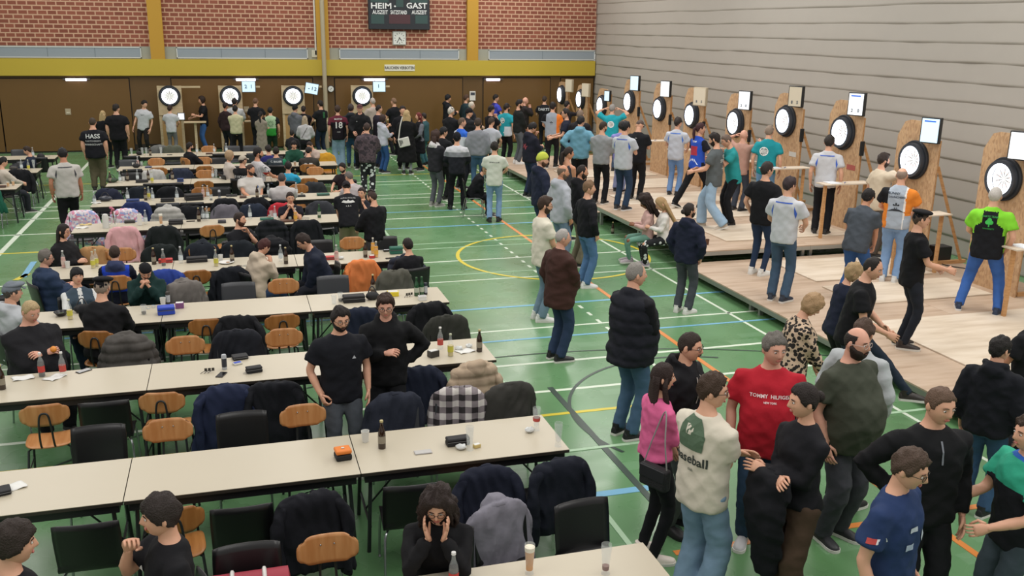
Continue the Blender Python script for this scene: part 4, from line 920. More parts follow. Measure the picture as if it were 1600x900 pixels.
Q('balding man in a dark purple t-shirt', 592, 164, 262, 62, 'tee:29242f', 'jeans:2b3850', 'recede:211c1b', 'hh', w=1.1)
Q('fair haired man in a black polo shirt by the wall', 615, 153, 246, 315, 'polo:121318', 'suit:16171c', 'recede:7a5f4a', 'hk', w=1.08)
Q('woman in a white hoodie and blue jeans', 598, 180, 270, 60, 'hoodie:b4b6c2', 'jeans:2d4f80', 'bob:3a2a26', 'hk', fem=True, w=1.05, shoes='1c1c20')
Q('person in a dark camouflage jacket with black and white flowered trousers', 573, 192, 305, 2, ('jacket', camo), ('cargo', floral), 'crop:3a2c28', 'kk', w=1.1, shoes='1a1a1c')
Q('man in a long black coat facing the crowd', 629, 166, 264, 172, 'coat:15151a', 'suit:17171c', 'short:2a2220', 'dd', hem=.4, head=(0, 5, 0))
Q('blonde woman in a long black coat with a crossbody strap', 635, 173, 272, 5, 'coat:111114', 'leggings:9aa0a4', 'wavy:b59b72', 'kk', fem=True, hem=.34, w=1.15, shoes='1b1b1d')
Q('red haired woman in a black dress with grey sleeves', 654, 176, 266, 245, ('coat', '15151a'), 'leggings:15151a', 'long:6b2a28', 'kk', fem=True, hem=.52, w=.95, paint=(('6a6c74',), lambda p: 1 if abs(p.x) > .17 and p.z > .9 else 0))
Q('person in a teal denim jacket behind the red haired woman', 662, 177, 258, 300, 'jacket:33555c', 'jeans:3f6a74', 'short:2a211e', 'kk')
# ---- the far left block
Q('seated man in a navy jumper at the back of the far left block', 42, 229, None, 285, 'sweater:22293a', 'suit:1d1f26', 'short:33261f', 'uu', sit=True, Y=25.6, head=(0, 20, 0))
Q('seated youth in a white sweatshirt at the picture edge of the far left block', 4, 246, None, 70, 'sweater:c3b9ac', 'suit:2a2c33', 'short:1d1a19', 'uu', sit=True, Y=23.1, head=(0, 12, 0))
Q('man in a white polo with grey wedges walking down the aisle', 97, 232, 375, 355, 'polo:b7b3ae', 'suit:121216', 'short:1c1a1b', 'sd', prints=stripes('3a3c42'), w=1.16, sk='c', stride=(.08, -.1), hem=.84, head=(0, 15, 0))
# ---- seated between the rows
Q('seated bearded man in a black jacket on an orange chair at the back', 296, 223, None, 55, 'jacket:17181c', 'suit:17181c', 'short:1f1a19', 'uu', sit=True, Y=26.3, beard='full', chair='o', head=(10, 0, 0))
Q('seated stocky man in a white polo eating from a paper plate', 391, 257, None, 168, 'polo:bab6b1', 'suit:26282e', 'crop:3a2a24', 'ug', sit=True, Y=20.45, beard='full', beardc='3a2a24', w=1.22, belly=.06, head=(-40, 5, 0), sk='b', prints=(dict(poly=[[(.03 * math.cos(k), .03 * math.sin(k)) for k in [q * .5 for q in range(12)]]], u=.10, v=1.28, side='front', c='2f4a7a'),))
Q('seated man in a black and white striped football shirt with red and gold trim', 403, 231, None, 60, ('tee', ramp_mat('zigzag_football_shirt', 'Wave', 9, [(.35, 'c3bfc0'), (.5, '2a2730'), (.75, 'c3bfc0')], .8, constant=True)), 'suit:1d1e24', 'short:1c1819', 'uu', sit=True, Y=21.9, beard='stubble', sk='b', head=(20, 0, 0), paint=(('c8a032', 'b3352f'), lambda p: 1 if p.x > .2 and p.z < 1.2 else 2 if p.x > .2 and p.z < 1.26 else 0))
Q('seated blonde woman in a cream jacket', 358, 236, None, 70, 'jacket:bdb4ab', 'suit:26272c', 'bob:a3896a', 'uu', sit=True, Y=22.6, fem=True)
Q('seated man in a beige cap and black jersey with white lettering', 379, 243, None, 35, 'tee:141417', 'suit:17181c', 'crop:3a2e28', 'uu', sit=True, Y=21.9, hat=('cap', 'a99f90'), w=1.12, head=(20, 0, 0), prints=(dict(t='10 HOME', s=.09, v=1.27, c='c9c9c6'),))
Q('seated person in a dark grey and green jersey with white lettering', 431, 230, None, 5, ('tee', '363f46'), 'suit:1c1d22', 'short:241e1c', 'uu', sit=True, Y=24.0, w=1.12, paint=(('1f7a55',), lambda p: 1 if p.x > .17 else 0), prints=(dict(t='C. BAUER', s=.07, v=1.37, c='c4cacc'),))
Q('seated dark haired person in a purple blue shirt at the ninth row', 419, 227, None, 350, 'tee:2c2c66', 'suit:1c1d22', 'short:211c1b', 'uu', sit=True, Y=25.3, H=1.62)
Q('seated man in a dark green shirt looking down at the table', 459, 220, None, 178, 'sweater:1f4a3a', 'suit:1c1d22', 'short:1a1718', 'uu', sit=True, Y=25.4, head=(0, 30, 0), lean=10)
Q('seated person in a dark grey football shirt number 25', 482, 230, None, 5, 'tee:37332f', 'suit:1c1d22', 'short:201b19', 'uu', sit=True, Y=24.0, chair='n', w=1.12, lean=10, head=(0, 20, 0), prints=(dict(t='25', s=.25, v=1.2, c='d0d0cc'),))
Q('man in a pale beige t-shirt leaning over the ninth table row', 484, 221, None, 225, 'tee:b3a095', 'suit:2a2b30', 'crop:2f2522', 'uu', sit=True, Y=25.5, lean=18, head=(0, 25, 0))
Q('seated dark haired person in a light blue jersey', 450, 253, None, 20, 'tee:2f9ac0', 'suit:24262c', 'short:221d1c', 'uu', sit=True, Y=21.6, head=(-20, 0, 0))
Q('seated grey headed man in a white shirt seen from behind', 440, 270, None, 5, 'polo:b9b5b4', 'suit:2a2b30', 'buzz:4a4547', 'uu', sit=True, Y=19.1, w=1.16, prints=(dict(poly=bx(-.12, 0, .12, .004), v=1.25, c='8c8a90'), dict(poly=bx(-.12, 0, .12, .004), v=1.22, c='8c8a90')))
Q('boy in a black football shirt with his hand at his mouth', 453, 300, None, 180, ('tee', '1a1822'), 'suit:1c1d22', 'crop:33251f', 'ce', sit=True, Y=18.1, H=1.6, head=(-10, 5, 0), lean=6)
Q('dark bearded man in a red and black shirt at the seventh row', 535, 255, None, 215, 'tee:22191d', 'suit:1c1d22', 'short:231a18', 'uu', sit=True, Y=21.5, beard='full', head=(0, 15, 0))
Q('grey haired man in a white shirt bending at the sixth row', 545, 268, None, 320, 'long:b5abad', 'suit:2a2b30', 'crop:6b6460', 'uu', sit=True, Y=19.3, lean=12, head=(0, 15, 0), w=1.1)
Q('man in a black printed t-shirt and khaki trousers bending over the sixth row', 541, 283, 405, 355, 'tee:15161b', 'cargo:7f775f', 'crop:231d1b', 'gg', lean=24, head=(0, 25, 0), w=1.12, hat=('capback', '201c20'), prints=(dict(poly=[[(-.13, 0), (-.09, .04), (-.03, .02), (0, .05), (.03, .02), (.09, .04), (.13, 0), (.05, -.02), (-.05, -.02)]], v=1.28, c='d3d3d0'), dict(t='ALPHA WOLVES', s=.04, v=1.36, c='9a9a9a'), dict(t='+ A +', s=.045, v=1.2, c='c9c9c6')), shoes='3a342e')
Q('seated boy with short brown hair talking beside the mohawk man', 565, 293, None, 190, 'tee:24262e', 'suit:1c1d22', 'crop:2e2320', 'cc', sit=True, Y=18.3, H=1.55, head=(10, 5, 0))
Q('man with a short mohawk in a black sweater and grey trousers', 581, 298, 402, 320, 'sweater:131418', 'cargo:4b4a4b', 'buzz:3a2c26', 'kk', beard='stubble', w=1.12, head=(-20, 12, 0), extra=lambda root, T, TM, HM, *a: MB().tube([HM @ Vector(p) for p in ((0, .075, .09), (0, .04, .12), (0, -.02, .13), (0, -.07, .10))], [.012, .02, .02, .014], 8).obj('mohawk', mat('hair_2a1f1b', '2a1f1b', .6), root))
Q('seated bearded man in a black t-shirt with a small white chest print', 374, 332, None, 140, 'tee:14151a', 'suit:1c1d22', 'crop:2f231f', 'gc', sit=True, Y=15.2, beard='full', beardc='4a3228', head=(-30, 0, 0), w=1.08, prints=(dict(poly=bx(-.06, -.006, .06, .008), v=1.24, side='front', c='b5b5b3'),))
Q('seated woman with long dark hair and glasses in a black cardigan', 98, 350, None, 128, 'sweater:141316', 'suit:1c1d22', 'long:221b19', 'hh', sit=True, Y=14.9, fem=True, w=1.4, belly=.05, glasses='6b2f35', head=(-10, 5, 0))
Q('seated grey haired man with glasses in a navy quilted jacket', 70, 391, None, 72, 'puffer:26354e', 'suit:2a2c33', 'short:6a645e', 'hh', sit=True, Y=13.3, glasses=True, w=1.1, head=(15, 5, 0), sk='r')
Q('seated boy in a bright blue sports jacket with white lettering', 178, 384, None, 8, ('hoodie', '1f3fae'), 'suit:1b1d27', 'crop:3a2b23', 'uu', sit=True, Y=13.5, H=1.66, paint=(('333b5a', '161a2a'), lambda p: 1 if p.z > 1.36 and abs(p.x) < .14 else 2 if abs(p.x) > .19 or p.z < 1.05 else 0), prints=(dict(t='FC NASSACH', s=.06, v=1.25, c='dfe3ea'), dict(t='JUGEND', s=.045, v=1.15, c='dfe3ea')), chair='o')
Q('seated man in a dark green hoodie with backward cap resting his cheek on his hand', 226, 410, None, 185, 'hoodie:16312f', 'suit:1b1d22', 'none:241e1c', 'ec', sit=True, Y=12.45, hat=('capback', '15161a'), lean=16, head=(-10, 38, 0), beard='stubble')
Q('seated black haired woman in a denim vest with white sleeves', 119, 419, None, 168, ('fit', 'd0d2d0'), 'jeans:2c3a4a', 'fringe:17171a', 'uu', sit=True, Y=12.5, fem=True, H=1.66, w=1.08, paint=(('3c4b58',), lambda p: 1 if abs(p.x) < .165 and not (p.y > .05 and abs(p.x) < .02) else 0))
Q('seated person in a black cardigan and flat black beret', 158, 433, None, 22, 'sweater:17171a', 'suit:17181c', 'crop:9a8a7c', 'uu', sit=True, Y=11.1, hat=('beret', '141417'), w=1.1, lean=10, chair='n')
Q('seated man in a white hoodie and grey flat cap at the picture edge', 17, 441, None, 62, 'hoodie:aeb2b6', 'suit:2a2c33', 'crop:4a443f', 'uu', sit=True, Y=11.15, hat=('flatcap', '6d747c'), w=1.16, head=(10, 5, 0))
Q('seated heavy blond man in a black sweater peeling an orange', 46, 470, None, 160, 'long:1a1a1e', 'suit:1b1c21', 'crop:b09a74', 'mm', sit=True, Y=10.35, w=1.42, belly=.12, head=(-12, 20, 0), sk='r', extra=lambda root, T, TM, HM, A, *q: MB().ell(A[0][2] + Vector((-.05, .09, .05)), .033, 10, 8).obj('orange_fruit', mat('orange_peel', 'd98a35', .5), root))
Q('seated person with red brown hair in a cream hooded cardigan', 412, 374, None, 55, 'hoodie:b9ab98', 'jeans:2b3c55', 'short:43211f', 'cg', sit=True, Y=13.4, lean=16, head=(0, 20, 0), fem=True, w=1.2)
Q('seated man with glasses in a navy jacket turned to his neighbour', 474, 365, None, 262, 'jacket:1a2030', 'suit:15171f', 'short:2f2420', 'gg', sit=True, Y=13.35, lean=22, glasses=True, head=(0, 18, 0), w=1.15)
Q('seated boy in black at the court end of the fifth table row', 637, 372, None, 335, 'tee:15151a', 'suit:2a2c30', 'crop:221b19', 'ug', sit=True, Y=13.6, H=1.62, lean=6)
Q('bearded man with round glasses in a plain black t-shirt, hand in pocket', 531, 480, None, 168, 'tee:12141b', 'jeans:4c5158', 'short:211b1a', 'pd', Y=8.3, beard='full', glasses=True, w=1.12, head=(-8, 10, 0), prints=(dict(poly=[[(0, .018), (-.02, -.015), (.02, -.015)]], u=.10, v=1.27, side='front', c='a9adb3'),), shoes='c9c9c6')
Q('man with short brown hair and glasses in a black hoodie holding a fist up', 602, 460, None, 185, 'hoodie:0e0f12', 'suit:121317', 'quiff:36261f', 'mw', Y=8.55, glasses=True, w=1.06, head=(-5, 12, 0), sk='r', H=1.9, shoes='17181b')
Q('seated woman with curly dark hair and glasses resting her face on both hands', 683, 766, None, 185, 'sweater:121215', 'suit:15161a', 'curly:2b201d', 'cc', sit=True, Y=5.33, fem=True, w=1.12, glasses=True, head=(0, 12, 0), lean=14, rw=(.05, .165, 1.475, (.6, .5, -1)), lw=(.05, .165, 1.475, (.6, .5, -1)), hands=((-1, -.1, .2, 0.32, -.22, 1), (-1, -.1, .2, .32, -.22, 1)), curlr=.25, curll=.25)
Q('seated youth in a black t-shirt biting into food', 248, 775, None, 262, 'tee:121216', 'suit:17181d', 'fringe:2b2320', 'ed', sit=True, Y=5.35, head=(5, 2, 0), w=.98, prints=(dict(poly=[[(-.03, -.02), (.03, -.02), (.005, .025)]], u=-.09, v=1.28, side='front', c='d5d5d3'),), chair='k', rw=None, lw=None)
Q('seated youth in a black shirt turned to his neighbour at the lower picture edge', 18, 817, None, 75, 'tee:131317', 'suit:17181d', 'fringe:2f2621', 'dd', sit=True, Y=5.15, head=(15, 5, 0), chair='k')
work_queue()
# ---------------------------------------------------------------- stages and dart stations
osb = ramp_mat('osb_chipboard', 'Voronoi', 34, [(0, 'b8936c'), (.4, 'c5a27c'), (.75, 'a88360'), (1, 'cfb08c')], .75, stretch=(1, 1, .45), kind='Color')
deckm = ramp_mat('stage_plywood', 'Noise', 2.2, [(.3, 'a38b74'), (.5, 'b7a08a'), (.7, 'c0ab96')], .55, stretch=(.5, 4, 1), detail=5)
pale = ramp_mat('pale_plywood', 'Noise', 2.0, [(.3, 'bfae98'), (.5, 'cfc0ac'), (.7, 'd9ccba')], .55, stretch=(.6, 3, 1), detail=5)
alu = mat('brushed_aluminium', 'a4a6a2', .38, metal=.6)
gframe = mat('grey_stage_frame', '80857c', .45, metal=.3)
pine = ramp_mat('pine_timber', 'Noise', 5, [(.3, 'b48453'), (.6, 'c99a68')], .6, stretch=(1, 1, 6))
blackp = mat('black_plastic', '17181a', .4)
CNT = {}
ORD = ['nearest', 'second nearest', 'third nearest', 'fourth nearest', 'fifth nearest', 'sixth nearest', 'seventh nearest', 'eighth nearest', 'ninth nearest', 'tenth nearest', 'farthest']
def stage(x0, x1, y0, y1, z, lab, edge):
    t = empty('stage_deck', (x0, y0, 0), label=lab, cat='stage', group='stage decks in front of the dartboards')
    w, d = x1 - x0 - .004, y1 - y0 - .004
    MB().box(0, 0, z - .02, w, d, z).obj('deck_board', deckm, t, smooth=False)
    m = MB(); e = .07
    m.box(0, 0, z - .09, w, .04, z - .02); m.box(0, d - .04, z - .09, w, d, z - .02); m.box(0, .04, z - .09, .04, d - .04, z - .02); m.box(w - .04, .04, z - .09, w, d - .04, z - .02)
    m.obj('frame', edge, t, smooth=False)
    for a in (.05, w - .11):
        for b in (.1, d - .16): MB().box(a, b, 0, a + .06, b + .06, z - .09).obj('leg', edge, t, smooth=False)
ys = [5.0, 7.4, 9.8, 12.2, 14.6]
nmz = ['closest to the foreground crowd', 'second from the foreground crowd', 'below the man in the green and black jersey', 'against the raised stage']
for i in range(4):
    stage(7.5, 10.0, ys[i], ys[i + 1], .2, 'low stage deck at the court edge, ' + nmz[i], gframe)
    stage(10.0, 12.5, ys[i], ys[i + 1], .2, 'low stage deck on the dartboard side, ' + nmz[i], gframe)
for i, (a, b) in enumerate(((14.6, 16.9), (16.9, 19.2))):
    nm = ['next to the low stage', 'where the children sit']
    stage(7.68, 10.1, a, b, .4, 'raised plywood stage deck at the court edge, ' + ('next to the low stage' if i == 0 else 'behind the seated children'), alu)
    stage(10.1, 12.5, a, b, .4, 'raised plywood stage deck on the dartboard side, ' + ('next to the low stage' if i == 0 else 'second behind the low stage'), alu)
for i, (a, b) in enumerate(((19.2, 21.6), (21.6, 24.0), (24.0, 26.4), (26.4, 28.6))):
    nm = ['directly behind the raised stage', 'two decks behind the raised stage', 'three decks behind the raised stage', 'nearest to the back wall'][i]
    stage(7.7, 10.1, a, b, .25, 'far stage deck at the court edge, ' + nm, alu)
    stage(10.1, 12.5, a, b, .25, 'far stage deck on the dartboard side, ' + nm, alu)
for x0, x1, y0, y1, z, lab in ((9.0, 11.4, 11.55, 12.6, .2, 'behind the man in the green and black jersey'), (8.55, 11.3, 8.3, 10.75, .2, 'in front of the green and black jersey'), (9.1, 11.4, 12.9, 14.3, .2, 'by the two men under the second nearest dartboard'),
                               (8.7, 11.4, 15.2, 16.55, .4, 'on the near part of the raised stage'), (8.7, 11.4, 17.3, 18.7, .4, 'on the far part of the raised stage'), (8.8, 11.4, 19.8, 21.2, .25, 'just behind the raised stage'), (8.8, 11.4, 22.0, 23.4, .25, 'under the sixth nearest dartboard'), (8.8, 11.4, 24.0, 25.4, .25, 'under the seventh nearest dartboard')):
    MB().box(x0, y0, z, x1, y1, z + .022).obj('plywood_mat', pale, smooth=False, bevel=.004, label='pale plywood mat on the stage ' + lab, cat='mat', group='plywood throwing mats')

def board_mat():
    m = bpy.data.materials.new('dartboard_face'); m.use_nodes = True; nt = m.node_tree; b = nt.nodes['Principled BSDF']; N = nt.nodes.new; L = nt.links.new
    tc = N('ShaderNodeTexCoord'); sp = N('ShaderNodeSeparateXYZ'); L(tc.outputs['Object'], sp.inputs[0])
    def M(op, a, b_=None, c=None):
        n = N('ShaderNodeMath'); n.operation = op
        for i, v in enumerate((a, b_, c)):
            if v is None: continue
            if isinstance(v, (int, float)): n.inputs[i].default_value = v
            else: L(v, n.inputs[i])
        return n.outputs[0]
    ang = M('ARCTAN2', sp.outputs[0], sp.outputs[2]); r = M('SQRT', M('ADD', M('MULTIPLY', sp.outputs[0], sp.outputs[0]), M('MULTIPLY', sp.outputs[2], sp.outputs[2])))
    fr_ = M('FRACT', M('ADD', M('MULTIPLY', ang, 10 / (2 * PI)), .5)); wed = M('LESS_THAN', M('ABSOLUTE', M('SUBTRACT', fr_, .5)), .13)  # dark wedges narrowed: the ring light's glare is painted into the face colour
    inner = M('MULTIPLY', M('GREATER_THAN', r, .018), M('LESS_THAN', r, .098)); outer = M('MULTIPLY', M('GREATER_THAN', r, .109), M('LESS_THAN', r, .160))
    seg = M('MULTIPLY', wed, M('ADD', inner, M('MULTIPLY', outer, .7)))
    rings = M('ADD', M('MULTIPLY', M('GREATER_THAN', r, .098), M('LESS_THAN', r, .109)), M('MULTIPLY', M('GREATER_THAN', r, .16), M('LESS_THAN', r, .171)))
    m1 = N('ShaderNodeMixRGB'); m1.inputs[1].default_value = lin('f0ece0'); m1.inputs[2].default_value = lin('20221f'); L(seg, m1.inputs[0])
    m3 = N('ShaderNodeMixRGB'); m3.inputs[1].default_value = lin('3c8a55'); m3.inputs[2].default_value = lin('c03a35'); L(wed, m3.inputs[0])
    m2 = N('ShaderNodeMixRGB'); L(M('MULTIPLY', rings, .6), m2.inputs[0]); L(m1.outputs[0], m2.inputs[1]); L(m3.outputs[0], m2.inputs[2])
    L(m2.outputs[0], b.inputs['Base Color']); b.inputs['Roughness'].default_value = .9
    return m
bface = board_mat(); eva = mat('black_foam_surround', '202329', .7, bump=.1, bscale=50)
led = mat('led_ring_light', 'ffffff', .5, emit=6.5, emitc='e4ecff')
def ringpts(r0, r1, y0, y1, n=56):
    """a square section ring about the local y axis"""
    m = MB(); prof = [(r0, y0), (r0, y1), (r1, y1), (r1, y0)]
    vs = [(r * math.sin(2 * PI * j / n), y, r * math.cos(2 * PI * j / n)) for j in range(n) for r, y in prof]
    fs = [(4 * j + k, 4 * j + (k + 1) % 4, 4 * ((j + 1) % n) + (k + 1) % 4, 4 * ((j + 1) % n) + k) for j in range(n) for k in range(4)]
    return m.add(vs, fs)
def dartboard(loc, rz, lab, deep=.11):
    """faces local -y"""
    t = empty('dartboard', loc, rz, label=lab, cat='dartboard', group='lit dartboards')
    m = MB(); n = 56
    m.add([(0, -.035, 0)] + [(.2255 * math.sin(2 * PI * j / n), -.035, .2255 * math.cos(2 * PI * j / n)) for j in range(n)], [(0, 1 + j, 1 + (j + 1) % n) for j in range(n)])
    m.obj('face', bface, t, smooth=False)
    ringpts(.2, .226, -.03, 0).obj('rim', blackp, t, smooth=False)
    ringpts(.228, .345, -.055, 0).obj('surround', eva, t, bevel=.012)
    ringpts(.246, .30, -deep - .018, -.056).obj('light_housing', mat('dark_grey_metal', '3b4048', .4), t, smooth=False)
    ringpts(.230, .2455, -deep - .012, -.03).obj('light_ring', led, t, smooth=False)
    return t
scr_b = mat('lit_screen_blue', 'cfe6f5', .3, emit=.62, emitc='bfe0f4'); scr_w = mat('lit_screen_white', 'eef2f7', .3, emit=.6, emitc='eef2f7'); scr_c = mat('cream_screen', 'c8bda8', .5, emit=.12); blue = mat('screen_header_blue', '2f62c8', .4, emit=.6)
txg = mat('screen_text_grey', '4a5560', .6)
def screen(loc, rz, tilt, w, h, lab, sm, case, digits=(), header=False, depth=.07):
    """faces local -y"""
    t = empty('score_screen', loc, rz, label=lab, cat='screen', group='score screens'); t.rotation_euler = (0, tilt, rz)
    m = MB().box(-w / 2 - .02, 0, -h / 2 - .02, w / 2 + .02, depth, h / 2 + .02); m.obj('case', case, t, bevel=.008)
    MB().box(-w / 2, -.004, -h / 2, w / 2, .0, h / 2).obj('display', sm, t, smooth=False)
    if header: MB().box(-w * .36, -.007, h * .36, w * .3, -.0045, h * .42).obj('header_bar', blue, t, smooth=False)
    for tx, u, v, s in digits:
        sign_text('digits', tx, s, (u * w, -.006, v * h), (PI / 2, 0, 0), txg, t)
    return t
XS = 11.62
STN = [(1563, 280, .2), (1423, 250, .2), (1313, 207, .4), (1224, 189, .4), (1146, 192, .25), (1078, 180, .25), (1028, 170, .25), (981, 159, .25), (938, 165, 0.), (905, 155, 0.), (875, 148, 0.)]
for i, (px, py, h) in enumerate(STN):
    b = atX(px, py, XS - .1); Y = b.y; o_ = ORD[i]
    t = empty('osb_stand', (XS, Y, h), label='chipboard stand with clipped top corners carrying the %s dartboard along the grey curtain' % o_, cat='stand', group='chipboard dart stands along the curtain')
    m = MB(); H_ = 2.5 if h else 2.35; ww = .54; m.prism([(-ww, 0), (ww, 0), (ww, H_ - .30), (ww - .16, H_ - .04), (ww - .3, H_), (-ww + .3, H_), (-ww + .16, H_ - .04), (-ww, H_ - .30)], 0, .02, Matrix(((0, 0, 1, 0), (1, 0, 0, 0), (0, 1, 0, 0), (0, 0, 0, 1))))
    m.obj('chipboard_panel', osb, t, smooth=False)
    for sg in (-1, 1):
        MB().tube([(.07, sg * .47, .02), (.07, sg * .47, 2.2)], .035, 4).obj('upright', pine, t, smooth=False)
        MB().tube([(.10, sg * .47, 1.75), (.85, sg * .47, .05)], .033, 4).obj('brace', pine, t, smooth=False)
        MB().box(.09, sg * .47 - .03, 0, .95 if h else .9, sg * .47 + .03, .06).obj('foot_beam', pine, t, smooth=False)
    MB().box(.105, -.44, .08, .13, .44, .15).obj('cross_bar', pine, t, smooth=False)
    if i in (0, 1, 2, 3, 4, 5, 6):
        MB().box(-.004, .05 - .5, 1.18, -.001, -.18, 1.28).obj('sticker', mat('sticker_red' if i % 2 == 0 else 'sticker_white', 'a8564e' if i % 2 == 0 else 'c9c6bf', .5), t, smooth=False) if i in (2, 3, 4) else None
    dartboard((XS - .001, Y, b.z), -PI / 2, 'glowing white dartboard with black surround, the %s along the grey curtain' % o_)
    # screen near the top corner on the camera side
    kind = ['w', 'b', 'w', 'c', 'w2', 'c', 'w', 'b', 'b', 'c', 'c'][i]
    spx = [(1597, 228), (1456, 204), (1340, 163), (1245, 151), (1165, 157), (1095, 151), (1041, 139), (993, 130), (950, 150), (916, 141), (890, 134)][i]
    q = atX(*spx, XS - .12); sw, sh_ = (.30, .40) if i != 5 else (.36, .42)
    if i == 8: sw, sh_ = .2, .3
    screen((XS - .16, q.y, q.z), -PI / 2 + .42, 0, sw, sh_, '%s score screen on top of the %s stand by the curtain' % ({'w': 'white lit', 'b': 'pale blue lit', 'c': 'cream paper-like', 'w2': 'black framed white'}[kind], o_),
           {'w': scr_w, 'b': scr_b, 'c': scr_c, 'w2': scr_w}[kind], blackp if kind != 'c' or i == 3 else mat('cream_case', 'b5a890', .5), header=i in (1, 2), depth=.09,
           digits=[('8' if i % 2 else '2', -.22, -.3, .09), ('5' if i % 2 else '0', .22, -.3, .09)] if i in (2, 3, 4, 5) else ())
    if i in (2, 3, 4, 5, 6, 7):
        m = MB().box(-.03, -.02, -.14, .05, .03, .14); m.obj('floodlight', blackp, smooth=False, bevel=.01, label='small black floodlight on the camera-side edge of the %s stand along the curtain' % o_, cat='lamp', group='black floodlights on the stands').location = (XS - .0, Y - .58, b.z - .25)
    # score shelf with one leg
    if i < 7:
        yy = Y - .97 - (.4 if i == 0 else 0); xx = XS - 1.0
        t = empty('score_shelf', (xx, yy, h), label='narrow pine writing shelf on a post beside the %s dartboard stand along the curtain' % o_, cat='shelf', group='writing shelves beside the stands')
        MB().box(-.1, -.16, 1.03, .95, .16, 1.05).obj('shelf_board', pale, t, smooth=False)
        MB().box(-.02, -.02, 0, .03, .03, 1.03).obj('post', pine, t, smooth=False); MB().box(.85, -.02, .0, .90, .03, 1.03).obj('post', pine, t, smooth=False)
        m = MB().box(0, 0, 0, .21, .28, .012); m.obj('score_sheet', mat('white_paper', 'dfe3e8', .7), smooth=False, label='white score sheet pad on the writing shelf of the %s stand along the curtain' % o_, cat='paper', group='score sheet pads').location = (xx + .05, yy - .13, h + 1.0505)
        m = MB().tube([(0, 0, .008), (.10, .1, .008)], .006, 6); m.obj('marker_pen', mat('blue_pen', '2f55a0', .4), label='pen lying on the writing shelf of the %s stand along the curtain' % o_, cat='pen', group='pens on the writing shelves').location = (xx + .35, yy - .08, h + 1.0505)
for k, (px, py, z, s, lab) in enumerate(((1463, 400, .2, (.3, .25, .30), 'open black speaker case with white lettering behind the second nearest stand'), (1257, 308, .4, (.26, .3, .32), 'black equipment case on the floor behind the raised stage'))):
    q = at(px, py + 12, z); m = MB().box(0, 0, 0, *s); o = m.obj('equipment_case', blackp, bevel=.015, label=lab, cat='case'); o.location = (12.0, q.y if k == 0 else 17.1, z)
# ---- four stations before the back wall
wp = ramp_mat('whitewashed_board', 'Noise', 3, [(.3, 'b29e7c'), (.6, 'c4b08e')], .6, stretch=(1, 1, 5))
BK = ['leftmost', 'second from the left', 'third from the left', 'rightmost']
for i, (px, py) in enumerate(((265, 150), (360, 150), (458, 150), (566, 150))):
    Yb = YB - .75; b = atY(px, py, Yb); X = b.x; o_ = BK[i]
    t = empty('dart_stand', (X, Yb + .02, 0), label='pale timber dart stand before the brown back wall, %s of the four' % o_, cat='stand', group='pale timber dart stands at the back wall')
    MB().box(-.38, 0, 1.25, .38, .03, 2.2).obj('back_panel', wp, t, smooth=False)
    MB().box(-.38, .03, 0, -.30, .09, 2.2).obj('upright', wp, t, smooth=False); MB().box(.30, .03, 0, .38, .09, 2.2).obj('upright', wp, t, smooth=False)
    MB().box(-.30, .035, .1, .30, .06, 1.2).obj('lower_panel', mat('tan_board', 'ad8a58', .6, vary=.1), t, smooth=False)
    for sg in (-1, 1): MB().box(sg * .34 - .04, -.25, 0, sg * .34 + .04, .55, .05).obj('foot', wp, t, smooth=False)
    MB().box(-.3, .04, 1.22, .32, .07, 1.26).obj('cross_bar', wp, t, smooth=False)
    MB().box(.3, .03, 2.13, .98, .07, 2.19).obj('screen_arm', wp, t, smooth=False)
    dartboard((X, Yb + .02, b.z), 0, 'glowing white dartboard on the back wall stand, %s of the four' % o_, deep=.09)
    t = empty('score_shelf', (X + .75, Yb - .25, 0), label='pale wooden writing shelf beside the back wall stand, %s of the four' % o_, cat='shelf', group='writing shelves at the back wall')
    MB().box(-.35, -.2, 1.02, .35, .2, 1.05).obj('shelf_board', wp, t, smooth=False); MB().box(-.04, -.04, 0, .04, .04, 1.02).obj('post', wp, t, smooth=False)
    MB().box(-.2, -.15, 0, .2, .15, .04).obj('foot', wp, t, smooth=False)
for px, py, w_, h_, tl, lab, dg in ((388.5, 135.5, .42, .34, 0, 'pale blue lit score screen beside the second back wall dartboard', [('2', -.22, .0, .17), ('1', .2, .0, .17)]),
                                    (487, 138.5, .42, .34, .18, 'tilted pale blue lit score screen beside the third back wall dartboard', [('-', -.22, .0, .17), ('1', .05, .0, .17), ('2', .3, 0, .17)]),
                                    (592.5, 135.5, .42, .34, 0, 'pale blue lit score screen beside the rightmost back wall dartboard', [('1', -.05, .05, .17)]),
                                    (283, 182, .19, .2, 0, 'small white lit tablet under the leftmost back wall dartboard', [])):
    q = atY(px, py, YB - .75); screen((q.x, q.y, q.z), 0, tl, w_, h_, lab, scr_b if w_ > .3 else scr_w, mat('grey_case', '5a6470', .5), digits=dg, depth=.04)
# LED bars
for px, lab, w2 in (((103, 136), 'cold white LED bar lamp on the brown wall, at the far left', 2), ((369, 400), 'cold white LED bar lamp above the second back wall dartboard', 2), ((569, 602), 'cold white LED bar lamp above the rightmost back wall dartboard', 2), ((760, 782), 'cold white LED bar lamp near the corner with the curtain', 1)):
    a = atY(px[0], 124, YB - .12); b = atY(px[1], 123.5, YB - .12); t = empty('led_bar_lamp', (a.x, YB - .12, a.z), label=lab, cat='lamp', group='LED bar lamps on the brown wall')
    w_ = b.x - a.x; MB().box(-.1, .0, -.02, w_ + .1, .1, .03).obj('housing', mat('lamp_housing', '4a463f', .5), t, smooth=False)
    for k in range(w2): MB().box(k * w_ / w2, -.06, -.045, (k + .93) * w_ / w2, .0, .03).obj('tube', mat('led_tube', 'ffffff', .5, emit=5., emitc='ece6ff'), t, smooth=False)
